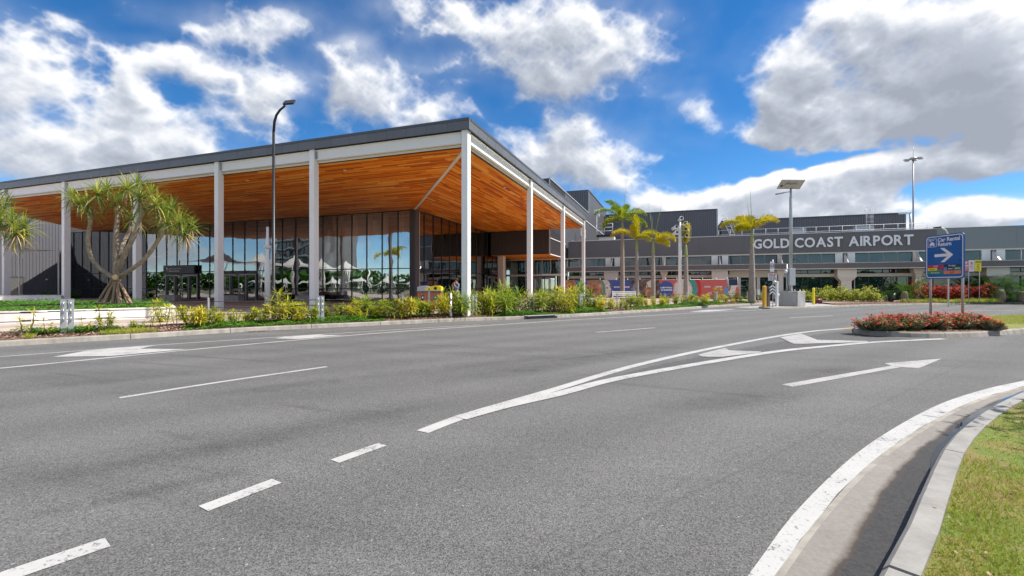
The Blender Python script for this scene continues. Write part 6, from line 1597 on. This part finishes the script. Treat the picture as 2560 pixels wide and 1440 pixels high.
for i, (x, y) in enumerate(((-34, -17), (-29, -24), (-25, -20))):   # palms across the forecourt, seen mirrored in the glass
    o = palm(1280, 50, 600, 0, [(k * 60 + i * 17, 2.9, U(.5, 1.2), 1.9) for k in range(6)], 'foxtail palm across the forecourt, %s of three mirrored in the glass' % ordw(i), ((.1, 1.5),)); o.location = (x, y, .26); o['group'] = 'palms mirrored in the glass'

# ---- golden cane clumps in the kerbside bed: several bodies, copied along it
def cane_plant(seed, canes, hgt, leaf, m, wd=.045, spread=.35, whorls=3, per=12):
    random.seed(seed); t = bpy.data.objects.new('golden_dracaena', None); st = MB(); lf = MB()
    for c in range(canes):
        a = U(0, 6.28); r = spread * math.sqrt(U(0, 1)); h = hgt * U(.55, 1.0); b = Vector((r * .5 * math.cos(a), r * .5 * math.sin(a), -.03)); tp = Vector((r * 1.3 * math.cos(a), r * 1.3 * math.sin(a), h * .78))
        st.tube([b, b.lerp(tp, .5) + Vector((U(-.04, .04), U(-.04, .04), .03)), tp], [.014, .012, .009], 5)
        for w in range(whorls):
            f = 1 - w * .24 - U(0, .06); q = b.lerp(tp, f)
            rosette(lf, q, per, leaf * U(.8, 1.15), wd, (-.35, 1.35) if w == 0 else (-.5, .7), (.7, 1.6), 3, (0, 0), .25)
    o1 = inst('canes', st.mesh('canes', M_CANE), t); o2 = inst('foliage', lf.mesh('foliage', m), t)
    return t
protos = [cane_plant(11, 5, 1.05, .38, M_LDRAC), cane_plant(12, 7, .9, .36, M_LDRAC), cane_plant(13, 4, 1.25, .42, M_LDRAC, whorls=4), cane_plant(14, 6, .75, .34, M_LDRAC, .04), cane_plant(15, 7, 1.1, .45, M_LGRN2, .05), cane_plant(16, 2, 1.0, .34, M_LDRAC, .04, .2, 3, 9)]
random.seed(21)
used_p = set()
def place_cane(k, p, rz, s_, label, group):
    if k not in used_p: o = protos[k]; COL.objects.link(o); used_p.add(k)
    else: o = copy_tree(protos[k])
    o.location = p; o.rotation_euler = (0, 0, rz); o.scale = (s_, s_, s_ * U(.9, 1.1)); tag(o, label, 'shrub', group)
LB = 'yellow-green strap-leaved cane plant in the kerbside garden bed'; GB = 'golden cane plants in the kerbside bed'
# sparse young plants on the left, dense hedge to the right (bearing, distance behind kerb, kind, scale)
bedpl = [(50, .8, 5, .9), (135, .6, 5, .55), (270, 1.0, 5, 1.0), (283, .9, 0, .62), (245, 1.2, 5, .7), (330, .8, 3, .45), (362, 1.1, 5, .75), (398, 1.3, 5, 1.05), (205, .9, 5, .5), (455, 1.3, 5, .8)]
for px in np.linspace(470, 668, 15): bedpl.append((px + U(-8, 8), U(.7, 1.8), random.choice([3, 3, 1, 0]), U(.6, .85)))
bedpl += [(695, 1.6, 1, .8), (700, .9, 0, .9), (718, 1.2, 2, 1.15), (728, 1.7, 4, .8), (748, 1.5, 0, .8), (800, 1.2, 4, .6), (835, 1.0, 3, .7), (735, .7, 3, .9), (760, 1.1, 3, .95), (780, .8, 1, .8), (815, 1.5, 3, .6)]
for px in np.linspace(850, 1110, 24): bedpl.append((px + U(-12, 12), U(.6, 1.9), random.choice([0, 1, 2, 3, 1, 4]), U(.75, 1.0)))
for px in np.linspace(1112, 1420, 26): bedpl.append((px + U(-6, 6), U(.55, 2.0), random.choice([0, 1, 2, 4, 4, 2]), U(.85, 1.15)))
for px in np.linspace(1422, 1900, 56): bedpl.append((px + U(-9, 9), U(.5, 2.4), random.choice([0, 1, 2, 3, 1, 4]), U(.8, 1.12)))
ZONES = [(0, 157, 'left of the first strainer post'), (157, 515, 'right of the first strainer post'), (515, 684, 'just left of the black street lamp'), (684, 830, 'just right of the black street lamp'), (830, 1160, 'left of the corner column'), (1160, 1325, 'right of the corner column'), (1325, 1460, 'before the side columns'), (1460, 1620, 'before the blue half of the banner'), (1620, 1760, 'before the coral half of the banner'), (1760, 2000, 'left of the yellow apron bollard')]
LOOK = {0: 'golden cane plant', 1: 'bushy golden plant', 2: 'tall golden plant', 3: 'low golden plant', 4: 'green cane plant', 5: 'thin young plant'}
cnt = {}
for (px, d, k, s_) in sorted(bedpl):
    if 1118 < px < 1150 or 1205 < px < 1228:
        d = max(d, 1.5)
    zn = next(z for z in ZONES if px < z[1]); i_ = cnt.get((zn, k), 0); cnt[(zn, k)] = i_ + 1
    ln_ = offset(KBP, d); i = near_px(px, ln_); q = ln_[i]
    place_cane(k, Vector((q.x, q.y, .15 + .05 * min(d, 1.5))), U(0, 6.28), s_ * (.82 if px > 1440 else 1.12 if px > 1150 else .98 if px > 460 else 1.0) * U(.75, 1.15), '%s, %s of its kind %s' % (LOOK[k], ordw(i_), zn[2]), GB)
# taller singles that stick out
for (px, d, k, s_, lb) in ((403, 3.0, 2, .9, 'golden cane plant with a purple-brown base beside the end of the white planter'), (1268, 1.8, 4, 1.5, 'tall feathery green cane plant right of the corner column'), (1454, 1.9, 4, 1.5, 'slender tall green cane plant before the banner near the end column'), (1795, 1.6, 2, 1.15, 'upright cane plant behind the second fence strainer post')):
    ln_ = offset(KBP, d); i = near_px(px, ln_); q = ln_[i]; place_cane(k, Vector((q.x, q.y, .24)), U(0, 6), s_, lb, None)
for pr in range(len(protos)):
    if pr not in used_p: bpy.data.objects.remove(protos[pr])

# ---- green ground cover, mulch chips, dry leaf litter along the bed
def bed_points(n, px0, px1, d0, d1, thr, seed, sc_=1.5):
    i0, i1 = near_px(px0, KBP), near_px(px1, KBP)
    arr = np.array([(p.x, p.y) for p in KBP]); tn = np.gradient(arr, axis=0); tn /= np.linalg.norm(tn, axis=1)[:, None]; nr = np.stack([-tn[:, 1], tn[:, 0]], 1)
    u = rng.uniform(i0, i1 - 1, n); k = u.astype(int); f = (u - k)[:, None]; b = arr[k] * (1 - f) + arr[k + 1] * f; d = rng.uniform(d0, d1, n)
    p = b + nr[k] * d[:, None]; v = vnoise(p[:, 0], p[:, 1], sc_, seed) + .3 * vnoise(p[:, 0], p[:, 1], sc_ * 4, seed + 1); ok = v > thr
    return p[ok], d[ok], v[ok]
def leaf_quads(name, p, z, size, m, up=.6, kind='stuff'):
    n = len(p); a = rng.uniform(0, 2 * np.pi, n); el = rng.uniform(-.2, up, n); s_ = size * rng.uniform(.6, 1.4, n)
    dx = np.stack([np.cos(a) * np.cos(el), np.sin(a) * np.cos(el), np.sin(el)], 1) * s_[:, None]; sd = np.stack([-np.sin(a), np.cos(a), rng.uniform(-.4, .4, n)], 1) * (s_ * .38)[:, None]
    c = np.stack([p[:, 0], p[:, 1], z], 1); v = np.stack([c, c + dx * .5 + sd, c + dx, c + dx * .5 - sd], 1)
    me = bpy.data.meshes.new(name); me.vertices.add(n * 4); me.vertices.foreach_set('co', v.reshape(-1)); me.loops.add(n * 4); me.loops.foreach_set('vertex_index', np.arange(n * 4, dtype=np.int32))
    me.polygons.add(n); me.polygons.foreach_set('loop_start', np.arange(0, n * 4, 4, dtype=np.int32)); me.polygons.foreach_set('loop_total', np.full(n, 4, dtype=np.int32)); me.materials.append(m); me.update()
    o = inst(name, me); o['kind'] = kind; return o
def bz(d): return .135 + .065 * np.clip((d - .17) / .83, 0, 1) + .035 * np.clip((d - 1) / 1.1, 0, 1)
p, d, v = bed_points(90000, 470, 1900, .2, 1.6, -.12, 3); o = leaf_quads('ground_cover', p, bz(d) + rng.uniform(0, .2, len(p)) * np.clip(v * 2.5, .15, 1), .055, M_LGRN); tag(o, 'low bright green ground cover along the kerb edge', 'ground cover')
p, d, v = bed_points(9000, -300, 470, .75, 1.6, .05, 8, 1.3); o = leaf_quads('ground_cover', p, bz(d) + rng.uniform(0, .14, len(p)), .06, M_LGRN); tag(o, 'patchy green ground cover behind the fence at the left', 'ground cover')
p, d, v = bed_points(60000, -300, 1900, .2, 2.0, -2, 9); o = leaf_quads('mulch_chips', p, bz(d) + rng.uniform(0, .02, len(p)), .05, M_CHIP, .5); tag(o, 'brown and grey bark chips of the garden bed', 'mulch')
p, d, v = bed_points(5000, 60, 470, .22, .55, .1, 12, 2.2); o = scatter_mesh('grass_tufts', np.stack([p[:, 0], p[:, 1], bz(d)], 1), rng.uniform(.06, .16, len(p)), .006, M_LVAR, 1.4); tag(o, 'yellow grass tufts along the kerb at the left', 'grass')
# planter greenery
def poly_points(P, n, seed):
    A = np.array([(q.x, q.y) for q in P]); x = rng.uniform(A[:, 0].min(), A[:, 0].max(), n); y = rng.uniform(A[:, 1].min(), A[:, 1].max(), n); k = inpoly(x, y, A); return np.stack([x[k], y[k]], 1)
p = poly_points(PL1, 42000, 1); v = vnoise(p[:, 0], p[:, 1], .9, 4); o = leaf_quads('planter_ground_cover', p, .57 + rng.uniform(0, .2, len(p)) + .30 * np.clip(v, 0, 1), .075, M_LGRN); tag(o, 'dense green ground cover filling the pandanus planter', 'ground cover')
p = poly_points(PL2, 2500, 1); o = leaf_quads('planter_ground_cover', p, .80 + rng.uniform(0, .2, len(p)), .07, M_LGRN); tag(o, 'thin green ground cover in the rear white planter', 'ground cover')
# dark shrubs by the metal wall
def strap_bush(name, m, n, ln, wd, el, droop, seed, parts=1):
    random.seed(seed); mb = MB()
    for j in range(parts): rosette(mb, Vector((U(-.3, .3) * (parts > 1), U(-.3, .3) * (parts > 1), .02)), n, ln * U(.8, 1.1), wd, el, droop, 4)
    return mb.mesh(name, m)
bm_ = strap_bush('foliage', M_LCYC, 40, 1.3, .07, (.2, 1.4), (.8, 1.8), 5, 2)
for i, (px, Y, s_) in enumerate(((115, 47, 1.2), (140, 46, 1.0), (165, 47, 1.2), (190, 48, .9))):
    t = thing('dark_shrub', 'dark strap-leaved shrub below the metal wall, %s from the left' % ordw(i), 'shrub', wp(px, Y, .27), U(0, 6), 'dark shrubs by the metal wall'); inst('foliage', bm_, t, (0, 0, 0), (0, 0, 0), (s_, s_, s_)); MB().tube([(0, 0, -.02), (0, 0, .25)], [.12, .08], 8).build('crown_base', M_CANE, t)

# ---- verge planting on the right
# cycads: stout trunk and a bowl of stiff feather fronds
def cycad_mesh(seed, n=34, ln=1.35):
    random.seed(seed); mb = MB()
    for i in range(n):
        az = i * 2.399963; t = (i + .5) / n; e = 1.35 - 1.35 * t ** .9 + U(-.1, .1); p = Vector((.1 * math.cos(az), .1 * math.sin(az), 0)); st = ln * U(.85, 1.1) / 14
        h = Vector((math.cos(az), math.sin(az), 0)); sd = Vector((-math.sin(az), math.cos(az), 0))
        for k in range(15):
            d = h * math.cos(e) + Vector((0, 0, 1)) * math.sin(e); u = sd.cross(d)
            if k > 1:
                l_ = .17 * math.sin(math.pi * min(1, .18 + k / 15 * .82)) + .03
                for s_ in (-1, 1):
                    for kk in (0, .5):
                        b = p + d * st * kk; tip = b + (sd * s_ * .86 + d * .45 - u * .0).normalized() * l_ + Vector((0, 0, -.015)); w = d * .011
                        o = len(mb.v); mb.v += [tuple(b - w), tuple(b + w), tuple(tip)]; mb.f += [(o, o + 1, o + 2)]; mb.smooth += [False]
            p = p + d * st; e -= .075 * (1 + k * .05)
    return mb.mesh('fronds', M_LCYC)
cm1, cm2 = cycad_mesh(3), cycad_mesh(4, 40, 1.5)
ctr_ = MB(); ctr_.tube([(0, 0, -.02), (0, 0, .2), (0, 0, .42), (0, 0, .58)], [.17, .2, .19, .12], 10); ctm = ctr_.mesh('trunk', M_BARK)
for (px, Y, s_, zt_, lb, me) in ((2214, 41.2, .75, .8, 'smaller cycad between the yellow shrubs and the leaning trunk', cm1), (2262, 41.0, 1.3, 1.25, 'cycad with a dark bowl of fronds left of the blue sign', cm1), (2440, 43.0, 1.7, 1.7, 'large cycad behind the red shrubs right of the notices', cm2), (2500, 41.0, 1.85, 1.5, 'broad cycad on the verge right of the red shrubs', cm2), (2556, 40.5, 1.75, 1.3, 'cycad at the right edge of the verge', cm1)):
    t = thing('cycad', lb, 'cycad', wp(px, Y, .2), U(0, 6), 'cycads on the verge'); inst('trunk', ctm, t, scale=(s_, s_, zt_ * 1.3)); inst('fronds', me, t, (0, 0, .58 * zt_ * 1.3 - .05), (0, 0, 0), (s_, s_, s_))
t = thing('leaning_stump', 'dark leaning stump between the two left cycads', 'stump', wp(2226, 40.6, .2)); MB().tube([(0, 0, -.02), RT * .15 + Vector((0, 0, .4)), RT * .35 + Vector((0, 0, .75))], [.22, .19, .17], 10).build('trunk', M_DARK, t)
# yellow variegated shrubs: leafy mounds
def mound(seed, n, rx, rz, leaf, m, stems=8):
    """leafy shrub: shoots fanning out of the base, each carrying leaves"""
    random.seed(seed); mb = MB(); st = MB()
    for i in range(n):
        a = U(0, 6.28); ph = math.acos(U(.0, 1)) ; r = U(.72, 1.05) + .12 * math.sin(a * 3 + seed) + .1 * math.sin(ph * 7 + a * 2)
        c = Vector((rx * r * math.sin(ph) * math.cos(a), rx * r * math.sin(ph) * math.sin(a), .08 + rz * r * math.cos(ph)))
        for k in range(7): mb.strap(c, U(0, 6.28), U(-.2, 1.2), leaf * U(.7, 1.2), leaf * .42, U(.2, 1.0), 2, .2)
        if i % max(1, n // stems) == 0: st.tube([Vector((c.x * .1, c.y * .1, -.02)), c * .55, c], [.016, .011, .006], 5)
    return mb.mesh('foliage', m), st.mesh('stems', M_CANE)
mv = [mound(31, 120, .62, 1.05, .17, M_LVAR), mound(32, 110, .7, .9, .17, M_LVAR), mound(33, 130, .55, 1.25, .16, M_LVAR)]
random.seed(5)
for i, px in enumerate(np.linspace(2052, 2190, 14)):
    f_, s_ = mv[i % 3]; sc_ = U(.85, 1.15); t = thing('variegated_shrub', 'yellow variegated hedge shrub, %s from the concrete block' % ordw(i), 'shrub', wp(px, 40.3 + (i % 3) * .7, .18), U(0, 6), 'yellow variegated hedge shrubs'); inst('foliage', f_, t, (0, 0, 0), (0, 0, 0), (sc_, sc_, sc_)); inst('stems', s_, t, (0, 0, 0), (0, 0, 0), (sc_, sc_, sc_))
for i, px in enumerate((2016, 2024, 2012)):
    f_, s_ = mv[i % 3]; t = thing('variegated_shrub', ('small golden shrub behind the concrete block, %s one' % ('nearest', 'middle', 'farthest')[i]), 'shrub', wp(px, 41.5 + i * .5, .18), U(0, 6), 'golden shrubs behind the apron'); inst('foliage', f_, t, (0, 0, 0), (0, 0, 0), (.8, .8, .8)); inst('stems', s_, t, (0, 0, 0), (0, 0, 0), (.8, .8, .8))
# lime shrub
f_, s_ = mound(41, 160, .75, 2.1, .2, M_LGRN2)
t = thing('lime_shrub', 'tall lime green shrub just left of the blue sign', 'shrub', wp(2302, 42.5, .2)); inst('foliage', f_, t); inst('stems', s_, t)
# red cordylines
rp = [cane_plant(51 + k, 6, 1.5 + .2 * k, .42, M_LRED, .085, .4, 3, 11) for k in range(3)]; first = [True] * 3
random.seed(8)
for i, px in enumerate([2284, 2312, 2328, 2342, 2355, 2368, 2380, 2392, 2405, 2416, 2428, 2440, 2452, 2464, 2475]):
    k = i % 3
    if first[k]: o = rp[k]; COL.objects.link(o); first[k] = False
    else: o = copy_tree(rp[k])
    o.name = 'red_cordyline'; Yc = 43.5 if i == 0 else 40.9 + (i % 4) * .55; o.location = wp(px, Yc, .2); o.rotation_euler = (0, 0, U(0, 6)); s_ = U(1.0, 1.25); o.scale = (s_, s_, s_ * (1.25 if i == 0 else U(.85, 1.05)))
    tag(o, 'tall red cordyline showing above the left cycad' if i == 0 else 'red-leaved cordyline behind the blue sign, %s from the left of the mass' % ordw(i - 1), 'shrub', None if i == 0 else 'red cordylines on the verge')
# liriope clumps at the kerb
lm = [strap_bush('foliage', M_LVAR, 46, .5, .02, (.3, 1.45), (1.0, 2.2), 61, 2), strap_bush('foliage', M_LGRN2, 46, .55, .02, (.3, 1.45), (1.0, 2.2), 62, 2)]
for i, px in enumerate(np.linspace(2262, 2492, 30)):
    t = thing('grass_clump', 'striped grass clump along the verge kerb, %s from the left' % ordw(i), 'grass clump', wp(px, 39.9 + (i % 3) * .35 - (px - 2262) * .001, .15), U(0, 6), 'grass clumps along the verge'); s_ = U(.85, 1.3); inst('foliage', lm[i % 2 if i % 5 else 0], t, (0, 0, 0), (0, 0, 0), (s_, s_, s_)); 
p = np.stack([rng.uniform(wp(2040, 40).x, wp(2560, 40).x + 3, 12000), np.zeros(12000)], 1)
arr = np.array([(q.x, q.y) for q in bd]); p[:, 1] = np.interp(p[:, 0], arr[:, 0], arr[:, 1]) + rng.uniform(.05, 2.6, 12000)
o = leaf_quads('mulch_chips', p, .165 + rng.uniform(0, .05, len(p)), .06, M_CHIP, .5); tag(o, 'bark chips of the right-hand verge bed', 'mulch')

# ---- crown-of-thorns shrubs on the island: grey thorny stems, small leaves, red flower heads
def euphorbia(seed, n, rx, h):
    random.seed(seed); st = MB(); lf = MB(); fl = MB()
    for i in range(n):
        a = U(0, 6.28); r = rx * math.sqrt(U(.02, 1)); tp = Vector((r * math.cos(a), r * math.sin(a), h * U(.4, 1.1) * (1 - .45 * (r / rx) ** 2))); b = Vector((tp.x * .25, tp.y * .25, -.02)); md = b.lerp(tp, .55) + Vector((U(-.05, .05), U(-.05, .05), -.03))
        st.tube([b, md, tp], [.013, .011, .008], 5)
        for k in range(20): lf.strap((md.lerp(tp, U(.2, 1.0)) if k < 13 else b.lerp(md, U(.35, 1.0))) + Vector((U(-.04, .04), U(-.04, .04), 0)), U(0, 6.28), U(-.1, .9), U(.05, .095), .034, U(.1, .6), 2, .1)
        for k in range(random.choice([0, 0, 4, 6, 9])):
            c = tp + Vector((U(-.05, .05), U(-.05, .05), U(.0, .06))); q = U(.014, .024); e1 = Vector((math.cos(k), math.sin(k), U(-.3, .3))) * q; e2 = Vector((-math.sin(k), math.cos(k), U(-.3, .3))) * q
            fl.add([c - e1 - e2, c + e1 - e2, c + e1 + e2, c - e1 + e2], [(0, 1, 2, 3)])
    return st.mesh('stems', M_TWIG), lf.mesh('foliage', M_LFLW), fl.mesh('flowers', M_FLOWER)
M_TWIG = plain('grey_thorny_stem', (.30, .26, .22), .9, var=.2, scale=30)
eu = [euphorbia(71, 120, .55, .55), euphorbia(72, 100, .5, .5), euphorbia(73, 130, .58, .6)]
random.seed(9)
isp = [(2188, 13.9, 0, 1.0), (2222, 14.4, 2, 1.0), (2258, 14.1, 1, 1.05), (2290, 15.0, 0, 1.0), (2318, 14.3, 2, .95), (2352, 15.0, 1, 1.1), (2388, 14.4, 0, 1.0), (2420, 14.9, 2, 1.0), (2448, 14.5, 1, .9), (2240, 15.3, 0, .9), (2400, 15.8, 1, .95)]
for i, (px, Y, k, s_) in enumerate(sorted(isp)):
    t = thing('crown_of_thorns_shrub', 'red-flowering thorny shrub on the island, %s from the left' % ordw(i), 'shrub', wp(px, Y, .15), U(0, 6), 'red-flowering shrubs on the island')
    for nm, me in zip(('stems', 'foliage', 'flowers'), eu[k]): tag(inst(nm, me, t, (0, 0, 0), (0, 0, 0), (s_ * 1.15, s_ * 1.15, s_ * .85)), kind='stuff')
t = thing('crown_of_thorns_shrub', 'small leaning red-flowering shrub at the right end of the island bed', 'shrub', wp(2478, 13.9, .15), 1.0)
for nm, me in zip(('stems', 'foliage', 'flowers'), eu[1]): tag(inst(nm, me, t, (0, 0, 0), (0, .3, 0), (.7, .7, .65)), kind='stuff')
p = poly_points(fb, 9000, 1) if hasattr(fb[0], 'x') else None
o = leaf_quads('mulch_chips', p, .155 + rng.uniform(0, .025, len(p)), .04, M_CHIP, .5); tag(o, 'bark chips of the island flower bed', 'mulch')
# tree on the near lawn, just out of view to the right: its shade dapples the kerb
random.seed(77); tb = wp(1280 + FPX * 8.35 / 3.75, 3.75, .118)
t = thing('lawn_tree', 'small leafy tree on the near lawn just beyond the right edge, shading the kerb', 'tree', tb)
MB().tube([(0, 0, -.05), (.03, .02, 1.2), (-.04, .05, 2.3), (0, 0, 3.4)], [.09, .075, .06, .03], 10).build('trunk', M_BARKP, t)
lf = MB(); br = MB()
for i in range(16):
    a = i * 2.4; e_ = Vector((math.cos(a) * U(.5, 1.15), math.sin(a) * U(.5, 1.15), U(2.5, 4.3))); br.tube([(0, 0, U(1.9, 2.9)), e_ * .6 + Vector((0, 0, 1.1)), e_], [.03, .02, .008], 5)
    for k in range(75): lf.strap(e_ + Vector((random.gauss(0, .24), random.gauss(0, .24), random.gauss(0, .22))), U(0, 6.28), U(-.6, .8), U(.09, .16), .05, U(.2, .8), 2, .15)
br.build('branches', M_BARKP, t); lf.build('crown', M_LGRN, t)
# belt of trees beyond the car park, behind the viewpoint: it closes the horizon the glass walls mirror
nb = 30000; x = rng.uniform(-190, 70, nb); hgt = 6.0 + 2.2 * vnoise(x, x * 0, .22, 6) + 1.2 * vnoise(x, x * 0, .9, 7); p = np.stack([x, -70 - rng.uniform(0, 9, nb) + 4 * np.sin(x * .05)], 1)
o = leaf_quads('far_tree_belt', p, rng.uniform(0, 1, nb) ** .8 * hgt, .95, M_LCYC, 1.2); tag(o, 'belt of dark trees beyond the car park, mirrored low in the front glass', 'trees')
# leaf litter in the far gutter and on the near lawn edge
p, d, v = bed_points(2500, 300, 700, -.28, -.03, .45, 15, .9); o = leaf_quads('leaf_litter', p, np.full(len(p), .008) + rng.uniform(0, .012, len(p)), .035, M_CHIP, .4); tag(o, 'dry brown leaf litter in the far gutter', 'leaf litter')
k = rng.choice(len(lawn_edge) - 60, 160) + 20; le_ = np.array([(q.x, q.y) for q in lawn_edge])
p = le_[k] + rng.normal(0, .12, (160, 2)) + np.array([.15, -.1]); o = leaf_quads('fallen_leaves', p, np.full(160, .138) + rng.uniform(0, .01, 160), .028, M_LDEAD, .3); tag(o, 'small fallen leaves on the turf beside the near kerb', 'leaf litter')

for o in list(bpy.data.objects):
    if o.name not in COL.objects and o.users == 0: bpy.data.objects.remove(o)
